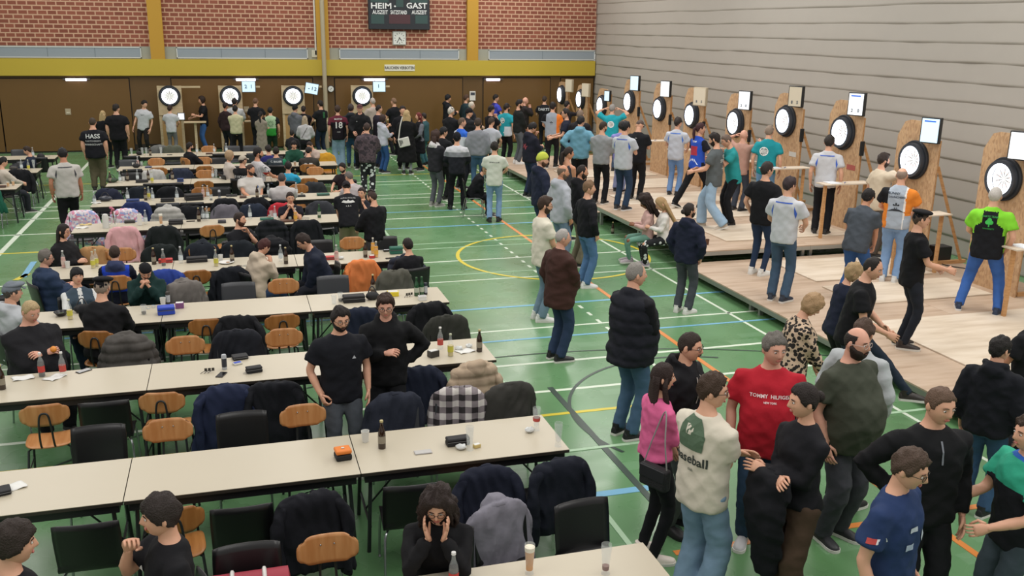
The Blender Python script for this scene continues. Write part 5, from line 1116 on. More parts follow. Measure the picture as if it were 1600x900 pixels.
# ---- things on the back wall
t = empty('scoreboard', (atY(623.5, 20, YB - .1).x, YB - .02, 0), label='large black electronic scoreboard with white lettering on the brick wall', cat='scoreboard')
z0 = atY(623, 46, YB - .15).z; z1 = z0 + 1.25; hw = (atY(671, 30, YB - .15).x - atY(575.5, 30, YB - .15).x) / 2
MB().box(-hw, -.15, z0, hw, .02, z1).obj('housing', mat('scoreboard_black', '1e242b', .45), t, bevel=.012)
whl = mat('white_lettering', 'e6e8e8', .6)
for tx, px, py, s, sx in (('HEIM', 595.5, 9.5, .27, 1.22), ('GAST', 651, 9.5, .27, 1.12), ('AUSZEIT', 594, 19.3, .185, .76), ('SATZSTAND', 623, 19.6, .185, .56), ('AUSZEIT', 655, 19.6, .185, .76)):
    q = atY(px, py, YB - .16); sign_text('lettering', tx, s, (q.x - t.location.x, -.155, q.z), (PI / 2, 0, 0), whl, t, sx=sx)
seg = mat('unlit_digit_panel', '2f4a48', .4); segr = mat('unlit_red_digit_panel', '4a2a30', .4)
for x0, x1, y0, y1, mm in ((580, 600, 23, 37, seg), (608, 641, 23, 37, segr), (649, 668, 24, 37, seg), (579, 607, -6, 3, seg), (619, 630, -8, 11, seg), (641, 668, -6, 4, seg)):
    a = atY(x0, y1, YB - .17); b = atY(x1, y0, YB - .17); MB().box(a.x - t.location.x, -.158, a.z, b.x - t.location.x, -.151, b.z).obj('digit_panel', mm, t, smooth=False)
m = MB(); q = atY(617, 10, YB - .16); m.ell((q.x - t.location.x, -.16, q.z), (.035, .01, .03)); m.obj('service_light', whl, t)
q = atY(624, 59.5, YB - .03); t = empty('wall_clock', (q.x, YB + .02, q.z), label='square white wall clock with black hands below the scoreboard', cat='clock')
MB().box(-.24, -.07, -.24, .24, 0, .24).obj('clock_case', mat('clock_grey_rim', 'a7aaa6', .4), t, bevel=.01); MB().box(-.21, -.075, -.21, .21, -.07, .21).obj('dial', mat('clock_white', 'd9dcd6', .5), t, smooth=False)
for k in range(12):
    a = k * PI / 6; m = MB(); m.box(-.008, -.08, .145, .008, -.0755, .19, Matrix.Rotation(a, 4, 'Y')); m.obj('hour_mark', blackp, t, smooth=False)
m = MB().box(-.012, -.084, -.03, .012, -.08, .12, Matrix.Rotation(2.37, 4, 'Y')); m.obj('hour_hand', blackp, t, smooth=False)
m = MB().box(-.009, -.089, -.03, .009, -.085, .17, Matrix.Rotation(3.67, 4, 'Y')); m.obj('minute_hand', blackp, t, smooth=False)
q = atY(517, 139, YB - .2); t = empty('round_clock', (q.x, YB - .14, q.z), label='small round clock on a bracket beside the pale pole', cat='clock')
m = MB(); m.lathe([(.10, 0), (.12, .01), (.12, .05), (.105, .055)], 20, Matrix.Rotation(PI / 2, 4, 'X')); m.obj('rim', blackp, t)
m = MB(); m.lathe([(.0, .056), (.1, .056), (.1, .058), (0, .058)], 20, Matrix.Rotation(PI / 2, 4, 'X')); m.obj('dial', mat('clock_white', 'd9dcd6'), t)
MB().box(-.006, -.064, -.05, .006, -.059, .05, Matrix.Rotation(.8, 4, 'Y')).obj('hand', blackp, t, smooth=False)
MB().box(-.32, .02, -.015, -.1, .05, .015).obj('bracket', blackp, t, smooth=False)
a = atY(601, 111, YB - .15); b = atY(648, 101, YB - .15); t = empty('notice_sign', ((a.x + b.x) / 2, YB - .14, (a.z + b.z) / 2), label='white sign reading RAUCHEN VERBOTEN on the yellow beam', cat='sign')
MB().box(-(b.x - a.x) / 2, -.015, -(b.z - a.z) / 2, (b.x - a.x) / 2, 0, (b.z - a.z) / 2).obj('sign_board', mat('sign_white', 'dcdacb', .5), t, bevel=.003)
sign_text('lettering', 'RAUCHEN VERBOTEN', .145, (0, -.017, -.005), (PI / 2, 0, 0), mat('sign_black', '2c2723', .6), t, sx=.74)
a = atY(733, 157, YB - .01); b = atY(743, 142, YB - .01); t = empty('poster', ((a.x + b.x) / 2, YB - .045, (a.z + b.z) / 2), label='small white poster with a dark picture on the brown wall', cat='poster')
MB().box(-.11, -.006, -.17, .11, 0, .17).obj('sheet', mat('poster_white', 'd8d5cf', .6), t, smooth=False); MB().box(-.075, -.009, .02, .085, -.0065, .12).obj('picture', mat('poster_dark', '3a3f4c', .6), t, smooth=False)
for px, py, lab in ((106.5, 174.5, 'small beige switch plate on the brown door at the far left'), (385, 171, 'small beige switch plate between the second and third dartboards'), (454, 176, 'small beige switch plate below the third back wall dartboard')):
    q = atY(px, py, YB - .04); t = empty('switch_plate', (q.x, YB - .04, q.z), label=lab, cat='switch', group='switch plates on the brown wall')
    MB().box(-.085, -.012, -.10, .085, 0, .10).obj('plate', mat('beige_plate', 'a99a80', .5), t, bevel=.004); MB().box(-.05, -.02, -.05, .05, -.012, -.01).obj('switch', mat('switch_light', 'cfc6b0', .5), t, smooth=False)
# ---------------------------------------------------------------- tables
ROWS = dict(A=(4.53, 5.29), B=(6.83, 7.59), C=(9.13, 9.89), D=(11.4, 12.16), E=(13.78, 14.53), F=(16.95, 17.71), G=(19.4, 20.16), H=(21.92, 22.68), I=(24.27, 25.03), J=(26.75, 27.51))
RN = dict(A='frontmost', B='second', C='third', D='fourth', E='fifth', F='sixth', G='seventh', H='eighth', I='ninth', J='rearmost')
topm = mat('cream_table_laminate', 'b9b09c', .4, vary=.02, bscale=2); edgem = mat('table_edge_dark', '2d2822', .5); apr = mat('black_table_frame', '17171a', .45); chrome = mat('chrome_tube', 'a9adb0', .22, metal=.9); dtube = mat('dark_steel_tube', '35383a', .35, metal=.6)
def make_table(L=1.75, D=.76):
    t = empty('canteen_table', cat='table'); h = .74
    m = MB(); m.mat(0).box(-L / 2, -D / 2, h - .004, L / 2, D / 2, h); m.mat(1).box(-L / 2, -D / 2, h - .03, L / 2, D / 2, h - .004); m.obj('tabletop', [topm, edgem], t, smooth=False)
    m = MB(); a, b = L / 2 - .03, D / 2 - .03
    m.box(-a, -b, h - .10, a, -b + .025, h - .03); m.box(-a, b - .025, h - .10, a, b, h - .03); m.box(-a, -b + .025, h - .10, -a + .025, b - .025, h - .03); m.box(a - .025, -b + .025, h - .10, a, b - .025, h - .03)
    m.obj('frame', apr, t, smooth=False)
    for sx in (-1, 1):
        for sy in (-1, 1):
            MB().tube([(sx * (a - .05), sy * (b - .05), h - .09), (sx * (a - .02), sy * (b - .03), 0)], .016, 8).obj('leg', dtube, t)
        MB().tube([(sx * (a - .04), -b + .04, .22), (sx * (a - .04), b - .04, .22)], .011, 6).obj('crossbar', dtube, t)
        MB().tube([(sx * (a - .06), 0, h - .1), (sx * (a - .42), 0, h - .08)] if False else [(sx * (a - .04), 0, .22), (sx * (a - .42), 0, h - .09)], .009, 6).obj('brace', dtube, t)
    return t
tb0 = make_table(); first = [True]
def table(x, y, lab, grp):
    if first[0]: first[0] = False; tb0.location = (x, y, 0); tag(tb0, label=lab, group=grp); return tb0
    return copy_tree(tb0, loc=(x, y, 0), label=lab, group=grp)
for r, (ya_, yb_) in ROWS.items():
    for k in range(3):
        if r == 'A' and k == 0: continue
        x = 2.575 - .8775 - k * 1.7575 if r != 'A' else 2.56 - .88 - (k - 1) * 1.7575
        pos = ['at the court end', 'in the middle', 'at the outer end'][k if r != 'A' else k - 1]
        table(x, (ya_ + yb_) / 2, 'cream topped canteen table %s of the %s table row' % (pos, RN[r]), 'cream canteen tables of the middle block')
for r, (ya_, yb_) in (('H', (21.92, 22.68)), ('I', (24.35, 25.11)), ('J', (26.86, 27.62))):
    for k in range(2): table(-4.45 - .8775 - k * 1.7575, (ya_ + yb_) / 2, 'cream canteen table %s of the far left block, %s' % ({'H': 'in the front row', 'I': 'in the middle row', 'J': 'in the back row'}[r], 'beside the aisle' if k == 0 else 'away from the aisle'), 'cream canteen tables of the far left block')
# ---------------------------------------------------------------- chairs
ply = ramp_mat('orange_beech_plywood', 'Noise', 3, [(.35, 'b07644'), (.65, 'c08a58')], .35, stretch=(8, 1, 1)); plyd = ramp_mat('brown_beech_plywood', 'Noise', 3, [(.35, '94602f'), (.65, 'a8733f')], .35, stretch=(8, 1, 1))
plas = mat('black_chair_plastic', '121214', .35); plasg = mat('grey_chair_plastic', '3a3c40', .4)
def rr(u, v, w, h, k=.3):
    """rounded rectangle patch coordinates in -w..w, -h..h"""
    a, b = 2 * u - 1, 2 * v - 1
    return a * w * (1 - k * b * b * b * b * abs(a)), b * h * (1 - k * .6 * a ** 6)
def make_wood(pm):
    t = empty('plywood_chair', cat='chair')
    def seat(u, v):
        x, y = rr(u, v, .205, .2, .18); z = .445 - .02 * math.cos(x * 7) + .012 - (max(0, y - .1) * 3) ** 2 * .25; return x, y + .0, z
    MB().sheet(seat, 12, 12, .011).obj('seat', pm, t, smooth='all')
    def back(u, v):
        x, z = rr(u, v, .205, .105, .3); return x, -.235 + 1.1 * x * x * -1 * -.9 + .05 * (-z), .765 + z
    MB().sheet(back, 14, 8, .010).obj('backrest', pm, t, smooth='all')
    MB().tube(smooth_path([(-.055, .02, .428), (-.055, -.16, .428), (-.055, -.235, .50), (-.05, -.262, .66), (-.035, -.262, .77), (0, -.263, .795), (.035, -.262, .77), (.05, -.262, .66), (.055, -.235, .50), (.055, -.16, .428), (.055, .02, .428)], 4), .0095, 7).obj('back_support', dtube, t)
    for sx in (-1, 1):
        MB().tube([(sx * .12, .13, .425), (sx * .175, .17, .40), (sx * .205, .21, 0)], .011, 7).obj('leg', dtube, t)
        MB().tube([(sx * .12, -.10, .425), (sx * .175, -.14, .40), (sx * .205, -.25, 0)], .011, 7).obj('leg', dtube, t)
    MB().tube([(-.19, .185, .2), (-.19, -.19, .2), (.19, -.19, .2), (.19, .185, .2)], .007, 6).obj('stretcher', dtube, t)
    for sx in (-1, 1):
        MB().ell((sx * .045, -.231 + .012, .80), (.007, .004, .007), 6, 4).obj('rivet', chrome, t)
    return t
def make_black(pm):
    t = empty('plastic_shell_chair', cat='chair')
    pr = smooth_path([(0, .225, .425), (0, .17, .452), (0, 0, .448), (0, -.14, .442), (0, -.195, .475), (0, -.215, .56), (0, -.235, .68), (0, -.262, .85)], 3)
    n = len(pr) - 1
    def sh(u, v):
        p = pr[min(n, int(round(v * n)))]; a = 2 * u - 1; w_ = .21 + .012 * v - .006 * max(0, v - .9) * 10 * abs(a) ** 3; e = a * a
        return a * w_, p.y + (.03 * e if v > .6 else 0), p.z + (.012 * e if v < .5 else 0) - (.008 * a ** 6 if v > .97 else 0)
    MB().sheet(sh, 10, n, .009).obj('shell', pm, t, smooth='all')
    for sx in (-1, 1):
        MB().tube(smooth_path([(sx * .17, .14, .43), (sx * .205, .19, .36), (sx * .215, .22, .03), (sx * .215, .20, .012)], 3), .0105, 7).obj('leg', chrome, t)
        MB().tube(smooth_path([(sx * .17, -.12, .43), (sx * .205, -.18, .36), (sx * .215, -.25, .03), (sx * .215, -.26, .012)], 3), .0105, 7).obj('leg', chrome, t)
        MB().tube([(sx * .175, .15, .432), (sx * .175, -.13, .43)], .0105, 7).obj('seat_rail', chrome, t)
    return t
PROTO = {}
def chair(kind, x, y, rz, lab, grp=None):
    mk = {'o': (make_wood, ply), 'n': (make_wood, plyd), 'k': (make_black, plas), 'g': (make_black, plasg)}[kind]
    if kind not in PROTO:
        PROTO[kind] = mk[0](mk[1]); o = PROTO[kind]; o.location = (x, y, 0); o.rotation_euler = (0, 0, rz); tag(o, label=lab, group=grp); return o
    return copy_tree(PROTO[kind], loc=(x, y, 0), rz=rz, label=lab, group=grp)
def garment(kind, c, lab, x, y, rz, wid=1., drop=.42, name='jacket', cat='jacket'):
    """a coat hung over a chair back: rings around the back, folded, collar on top; kind: coat, puffer, hood, shirt"""
    t = empty(name, (x, y, 0), rz, label=lab, cat=cat, group='coats and jackets hung over chairs')
    m = MB(); n = 40; sd = R.random() * 60; zt = .905; rings = []
    lv = [0, .015, .05, .1, .17, .25, .33, drop * .95, drop + .08]
    for i, d in enumerate(lv):
        k = min(1, d / .06) ** .45; rx = (.13 + .115 * k + .13 * d) * wid; ry = (.02 + .042 * k + .05 * d + (.03 if kind == 'puffer' else 0)); rg = []
        for j in range(n):
            a = 2 * PI * j / n; fo = 1 + (.08 + .35 * d) * noise.noise(Vector((math.cos(a) * 2.6, math.sin(a) * 2.6, d * 2 + sd))) + .16 * d * math.sin(a * 7 + sd)
            z = zt - d - .05 * (math.sin(a * 2 + sd) * .5 + .5) * (d / .5) + .02 * (1 - k) * abs(math.cos(a)) * 0
            z -= .03 * abs(math.cos(a)) ** 3 * k
            rg.append(Vector((rx * math.copysign(abs(math.cos(a)) ** .8, math.cos(a)) * fo, -.245 + ry * math.sin(a) * fo, z)))
        rings.append(rg)
    m.ring_loft(rings, True)
    c_ = c if not isinstance(c, str) else cloth(c)
    def fin(o):
        nn = [v.normal.copy() for v in o.data.vertices]; vv = [v.co.copy() for v in o.data.vertices]; out = []
        for vc, vn in zip(vv, nn):
            q = noise.noise(Vector((vc.x * 8, vc.y * 8, vc.z * 6 + sd)))
            k_ = q * .02 + .016 * (.5 - abs(noise.noise(Vector((vc.x * 13 + vc.z * 3, vc.y * 13, vc.z * 3.5 + sd)))) * 2.2)
            if kind == 'puffer': k_ += (abs(math.sin(vc.z * 30 + sd)) ** .5) * .024 - .012
            out += list(vc + vn * k_)
        o.data.vertices.foreach_set('co', out); o.data.update()
    remeshed(m, 'coat_body', [c_], t, .016 if y < 14 else .024, fin, sm=3)
    s = MB()
    for sg in (-1, 1):
        s.tube(smooth_path([(sg * .17 * wid, -.25, .84), (sg * .235 * wid, -.27, .74), (sg * .26 * wid, -.29, .58), (sg * .25 * wid, -.30, .42), (sg * .235 * wid, -.29, .86 - drop - .12)], 2), [.04, .055, .058, .06, .06, .058, .055, .05, .045][:9], 10, flat=.8)
    if kind in ('hood', 'puffer'): s.ell((0, -.30, .86), (.115, .05, .09), 14, 8)
    s.tube(smooth_path([(-.12, -.27, .845), (-.08, -.235, .885), (0, -.225, .895), (.08, -.235, .885), (.12, -.27, .845)], 3), .02, 8)
    remeshed(s, 'sleeves_and_collar', [c_], t, .016 if y < 14 else .024, fin, sm=3)
    return t
CHL = {'o': 'orange plywood chair', 'n': 'brown plywood chair', 'k': 'black plastic shell chair', 'g': 'grey plastic shell chair'}
nth = ['first', 'second', 'third', 'fourth', 'fifth', 'sixth', 'seventh', 'eighth', 'ninth']
# row, side (n near / f far), list of (picture column, kind, coat or None, turn)
COATC = {}
SEATS = [
 ('B', 'n', [(867, 'k', ('coat', '171b26', 'navy black quilted jacket with grey collar'), .15), (757, 'o', ('coat', '181c2b', 'long dark navy coat'), .05), (645, 'k', None, -.05), (478, 'k', ('coat', '14151c', 'big black coat with hanging sleeves'), .1), (377, 'k', None, .0), (266, 'n', None, .1), (135, 'k', None, -.03)]),
 ('A', 'f', [(912, 'k', None, .1), (795, 'k', ('hood', '77757f', 'light grey jacket'), .3), (510, 'o', None, 0), (385, 'k', None, 0), (48, 'k', ('coat', '17181d', 'black jacket'), 0)]),
 ('B', 'f', [(797, 'k', ('coat', '3a3936', 'dark olive grey jacket'), .1), (708, 'g', ('coat', 'PLAID', 'black and white plaid shirt jacket'), -.2), (620, 'g', ('coat', '262a36', 'dark slate jacket'), .1), (474, 'o', None, .05), (377, 'k', None, .0), (262, 'o', None, 0), (153, 'k', None, 0)]),
 ('C', 'n', [(737, 'k', ('puffer', 'a99680', 'beige quilted puffer jacket'), .1), (655, 'k', ('coat', '1a2030', 'dark navy coat'), 0), (432, 'k', ('coat', '15171d', 'black fabric coat'), -.1), (349, 'k', ('coat', '1f2740', 'navy blue coat'), .05), (255, 'o', None, -.1), (162, 'k', None, 0), (66, 'o', None, .05)]),
 ('C', 'f', [(700, 'k', ('coat', '33342f', 'dark green grey coat'), .1), (443, 'o', None, 0), (370, 'g', ('coat', '1d1f26', 'charcoal coat'), 0), (289, 'o', None, 0), (197, 'k', ('puffer', '4d4a47', 'dark grey quilted puffer jacket'), 0), (20, 'k', None, 0)]),
 ('D', 'n', [(670, 'k', ('coat', '15161a', 'long black coat with drawn up shoulders'), 0), (560, 'k', ('coat', '1b2233', 'blue black coat'), 0), (438, 'n', None, .1), (372, 'k', ('coat', '17181c', 'black cardigan'), 0), (325, 'n', None, -.1), (160, 'k', None, 0)]),
 ('D', 'f', [(620, 'k', ('coat', '55544c', 'greyish green jacket'), .2), (520, 'g', None, 0), (442, 'o', None, 0), (372, 'g', None, 0), (292, 'k', ('hood', '6f6a66', 'crumpled grey jacket'), .2), (222, 'k', None, 0), (122, 'k', ('coat', '9b9182', 'beige knitted jacket'), .2), (12, 'k', None, .4)]),
 ('E', 'n', [(640, 'k', ('puffer', '2b2f3b', 'dark blue puffer jacket'), -.2), (562, 'o', ('coat', 'd17a45', 'salmon orange sweater'), .1), (520, 'k', ('coat', '14151b', 'black overcoat'), 0), (478, 'k', None, .5), (405, 'k', None, -.6), (360, 'k', ('coat', '15181f', 'very dark blue coat'), 0), (303, 'n', None, .1), (258, 'k', ('coat', '2a3f8a', 'bright blue sports jacket'), 0), (180, 'o', None, 0)]),
 ('E', 'f', [(600, 'k', None, 0), (550, 'o', None, 0), (498, 'k', None, 0), (425, 'k', ('puffer', '17181c', 'black ribbed puffer jacket'), 0), (372, 'k', ('coat', '1d2228', 'dark padded coat'), 0), (318, 'n', ('hood', '1f242c', 'dark hooded parka'), .1), (250, 'k', ('coat', '1c2222', 'black green coat'), 0), (190, 'o', None, 0), (148, 'n', ('coat', 'a88055', 'camel brown coat'), .1), (98, 'k', None, 0)]),
 ('F', 'n', [(478, 'k', ('coat', '17191e', 'black winter coat'), 0), (424, 'k', ('puffer', '191b20', 'black down jacket with ribs'), 0), (327, 'o', None, .2), (255, 'k', ('coat', '1a1e1f', 'charcoal green coat'), 0), (190, 'n', ('coat', 'd3a0a4', 'pale pink jacket'), .1)]),
 ('F', 'f', [(500, 'k', ('coat', '3a3c42', 'dark grey coat'), 0), (440, 'o', ('coat', 'b02a35', 'red jacket'), 0), (352, 'g', ('coat', '6c6870', 'mid grey jacket'), 0), (395, 'k', ('coat', '252d3c', 'navy fleece'), 0), (296, 'k', ('coat', '15171c', 'black jacket with a small white tag'), 0), (262, 'k', ('puffer', 'a6a49f', 'light grey puffer jacket'), 0), (196, 'k', ('coat', 'FLORAL', 'white jacket with pink and blue flowers'), 0), (128, 'k', ('coat', 'FLORAL', 'pink jacket with blue flowers'), 0)]),
 ('G', 'n', [(440, 'k', None, 0), (400, 'k', ('coat', '14161b', 'black raincoat'), 0), (352, 'k', ('coat', '17181d', 'wide black coat'), 0), (300, 'k', None, 0), (262, 'g', None, 0), (212, 'k', ('coat', '24305a', 'dark blue jacket'), 0)]),
 ('G', 'f', [(490, 'k', ('coat', '2f3236', 'dark grey jacket'), 0), (466, 'n', None, 0), (390, 'k', None, 0), (343, 'k', None, 0), (315, 'n', None, 0), (265, 'k', ('coat', '17191d', 'broad black jacket'), 0), (218, 'k', ('coat', '1d232b', 'blue black jacket'), 0), (168, 'k', ('coat', '262a3c', 'dark navy padded jacket'), 0)]),
 ('H', 'n', [(482, 'n', None, 0), (440, 'g', None, 0), (395, 'k', None, 0), (318, 'n', None, 0), (270, 'k', None, 0), (240, 'k', None, 0)]),
 ('H', 'f', [(492, 'o', None, 0), (405, 'g', ('coat', '3b4357', 'slate blue jacket'), 0), (320, 'o', None, 0), (283, 'k', ('coat', '2a3040', 'dark blue coat'), 0), (238, 'k', ('coat', 'b9b7b3', 'white jacket'), 0), (205, 'k', None, 0)]),
 ('I', 'n', [(484, 'n', None, 0), (372, 'k', None, 0), (320, 'n', None, 0), (281, 'k', None, 0), (247, 'n', None, 0), (207, 'k', None, 0)]),
 ('I', 'f', [(508, 'o', ('coat', 'c9952f', 'yellow jacket'), 0), (430, 'k', None, 0), (342, 'k', None, 0), (318, 'o', None, 0), (300, 'n', ('coat', 'a55a3a', 'rust orange jacket'), 0), (244, 'o', None, 0), (200, 'g', None, 0)]),
 ('J', 'n', [(480, 'k', None, 0), (398, 'g', None, 0), (345, 'k', None, 0), (205, 'k', None, 0)]),
 ('J', 'f', [(392, 'g', None, 0), (362, 'g', None, 0), (326, 'o', None, 0), (270, 'g', ('coat', '5c5f52', 'olive grey jacket'), 0), (247, 'k', ('coat', '6b6c6a', 'pale grey coat'), 0)]),
]
plaid = None
def special(c):
    if c == 'PLAID':
        if 'plaid_flannel' in MATS: return MATS['plaid_flannel']
        m = bpy.data.materials.new('plaid_flannel'); m.use_nodes = True; nt = m.node_tree; b = nt.nodes['Principled BSDF']; N = nt.nodes.new; L = nt.links.new
        tc = N('ShaderNodeTexCoord'); sp = N('ShaderNodeSeparateXYZ'); L(tc.outputs['Object'], sp.inputs[0]); outs = []
        for k in (0, 2):
            a = N('ShaderNodeMath'); a.operation = 'MULTIPLY'; a.inputs[1].default_value = 52; L(sp.outputs[k], a.inputs[0])
            s = N('ShaderNodeMath'); s.operation = 'SINE'; L(a.outputs[0], s.inputs[0]); g = N('ShaderNodeMath'); g.operation = 'GREATER_THAN'; g.inputs[1].default_value = 0; L(s.outputs[0], g.inputs[0]); outs.append(g)
        ad = N('ShaderNodeMath'); ad.operation = 'ADD'; L(outs[0].outputs[0], ad.inputs[0]); L(outs[1].outputs[0], ad.inputs[1])
        h = N('ShaderNodeMath'); h.operation = 'MULTIPLY'; h.inputs[1].default_value = .5; L(ad.outputs[0], h.inputs[0])
        cr = N('ShaderNodeValToRGB'); cr.color_ramp.interpolation = 'CONSTANT'; e = cr.color_ramp.elements; e[0].color = lin('2a2628'); e[1].position = .7; e[1].color = lin('c9c4c0'); x = e.new(.3); x.color = lin('7d7578')
        L(h.outputs[0], cr.inputs[0]); L(cr.outputs[0], b.inputs['Base Color']); b.inputs['Roughness'].default_value = .9; MATS['plaid_flannel'] = m; return m
    if c == 'FLORAL': return ramp_mat('floral_fabric', 'Voronoi', 26, [(0, 'd9b9c8'), (.3, 'e4dfe6'), (.55, '9aa5d2'), (.7, 'd98fa8'), (.85, 'e2d6dd')], .85, constant=True, kind='Color')
    return c
for r, sd_, L_ in SEATS:
    ya_, yb_ = ROWS[r]; L_ = sorted(L_, key=lambda q: -q[0]); cnt = {}
    if sd_ == 'n': yc_, rz0 = ya_ - .22, 0
    else: yc_, rz0 = yb_ + .25, PI
    tot = {}
    for q in L_: tot[q[1]] = tot.get(q[1], 0) + 1
    for px, kd, ct, tn in L_:
        yk = yc_ + (-.24 if sd_ == 'n' else .24)
        x = Xat(px, yk, .84)
        if any((s_[0].location.x - x) ** 2 + (s_[0].location.y - yc_) ** 2 < .40 ** 2 for s_ in SITTERS): continue
        k = cnt.get(kd, 0); cnt[kd] = k + 1
        jy = R.uniform(-.05, .04) if sd_ == 'f' else R.uniform(-.06, .03)
        lab = '%s %s the %s table row' % (CHL[kd], 'before' if sd_ == 'n' else 'behind', RN[r])
        lab += (', %s from the court' % nth[k] if tot[kd] > 1 else ', the only one on that side') if not ct else ' with a %s on it' % ct[2].replace('long ', '').split(' with ')[0]
        if ct and tot[kd] > 1: lab = '%s %s the %s table row, %s from the court, under a jacket' % (CHL[kd], 'before' if sd_ == 'n' else 'behind', RN[r], nth[k])
        chair(kd, x, yc_ + jy, rz0 + tn, lab, '%ss at the tables' % CHL[kd])
        if ct:
            garment(ct[0], special(ct[1]), '%s on a chair %s the %s table row' % (ct[2], 'before' if sd_ == 'n' else 'behind', RN[r]), x, yc_ + jy, rz0 + tn, drop=.52 if ct[0] == 'coat' else .45)
for X_, Y_, kd, rz in ((-4.9, 21.65, 'k', 0), (-5.6, 21.7, 'k', 0), (-4.75, 24.1, 'k', .1), (-5.5, 24.1, 'k', -.1), (-4.9, 25.4, 'g', PI), (-5.5, 27.9, 'g', PI), (-4.75, 26.6, 'k', 0), (-4.9, 22.95, 'k', PI), (-4.75, 19.1, 'k', .2), (-4.95, 17.9, 'g', PI)):
    k = CNT.get('lc', 0); CNT['lc'] = k + 1
    chair(kd, X_, Y_, rz, '%s of the far left block, %s' % (CHL[kd], ['front row by the aisle', 'front row away from the aisle', 'middle row by the aisle', 'middle row away from the aisle', 'behind its middle row', 'behind its back row', 'before its back row', 'behind its front row', 'under a dark coat', 'beside the white floor line'][k]), 'chairs of the far left block')
garment('coat', '1b1f22', 'dark coat hung over the chair at the left edge of the picture', -4.75, 19.1, .2); garment('coat', '1e5a48', 'green sports jacket hung over an aisle chair of the left block', -4.9, 21.65, 0); garment('coat', '17181c', 'black coat hung over a chair before the left block middle row', -4.75, 24.1, .1)

for o, kd, sc_, cz in SITTERS:
    d = Matrix.Rotation(o.rotation_euler.z, 3, 'Z') @ Vector((0, .05, 0)); nm = o['label']
    chair(kd, o.location.x + d.x, o.location.y + d.y, o.rotation_euler.z, CHL[kd] + ' under the ' + ' '.join(nm.replace('seated ', '').split()[:8]), CHL[kd] + 's people sit on')
work_queue()
# ---------------------------------------------------------------- things standing and lying on the tables
clear = mat('clear_glass', 'dfe6e6', .06, alpha=.17, spec=.8); brownb = mat('brown_bottle_glass', '2c1a10', .08, spec=.8); greenb = mat('green_bottle_glass', '1d4a2c', .08, spec=.8)
colab = mat('cola_dark_glass', '20120e', .08, spec=.8); orangeb = mat('orange_soda_glass', 'd99a2c', .1, spec=.7); beer = mat('wheat_beer', 'c98a35', .2); foam = mat('beer_foam', 'e8dfc9', .8); rosey = mat('pink_lemonade', 'd09a90', .15)
PR = {'bottle': [(.001, 0), (.031, 0), (.0325, .01), (.0325, .13), (.028, .16), (.014, .20), (.0125, .235), (.014, .24), (.001, .24)],
      'glass': [(.001, 0), (.03, 0), (.026, .02), (.024, .05), (.031, .13), (.036, .19), (.034, .215), (.032, .215), (.034, .19), (.029, .13), (.022, .05), (.001, .03)],
      'tumbler': [(.001, 0), (.028, 0), (.036, .12), (.034, .12), (.026, .008), (.001, .008)]}
def bottle(t, glassm, lab, cap, fill=None):
    MB().lathe(PR['bottle'], 14).obj('glass_body', glassm, t)
    if fill: MB().lathe([(.001, .004), (.029, .004), (.029, fill[1]), (.001, fill[1])], 12).obj('drink', fill[0], t)
    if lab: MB().lathe([(.0333, .05), (.0333, .115)], 14, cap=False).obj('label', mat('bottle_label_' + lab, lab, .6), t)
    MB().lathe([(.001, .252), (.0145, .252), (.0155, .236), (.0135, .236)], 12, cap=False).obj('cap', mat('cap_' + cap, cap, .4), t)
def rbox(w, d, h, m, t, name='body', r=.012, z=0, x=0, y=0): return MB().box(x - w / 2, y - d / 2, z, x + w / 2, y + d / 2, z + h).obj(name, m, t, bevel=r)
BL = mat('black_case_fabric', '17171a', .75, bump=.3, bscale=80)
def m_(c, r=.5): return mat('item_' + c, c, r)
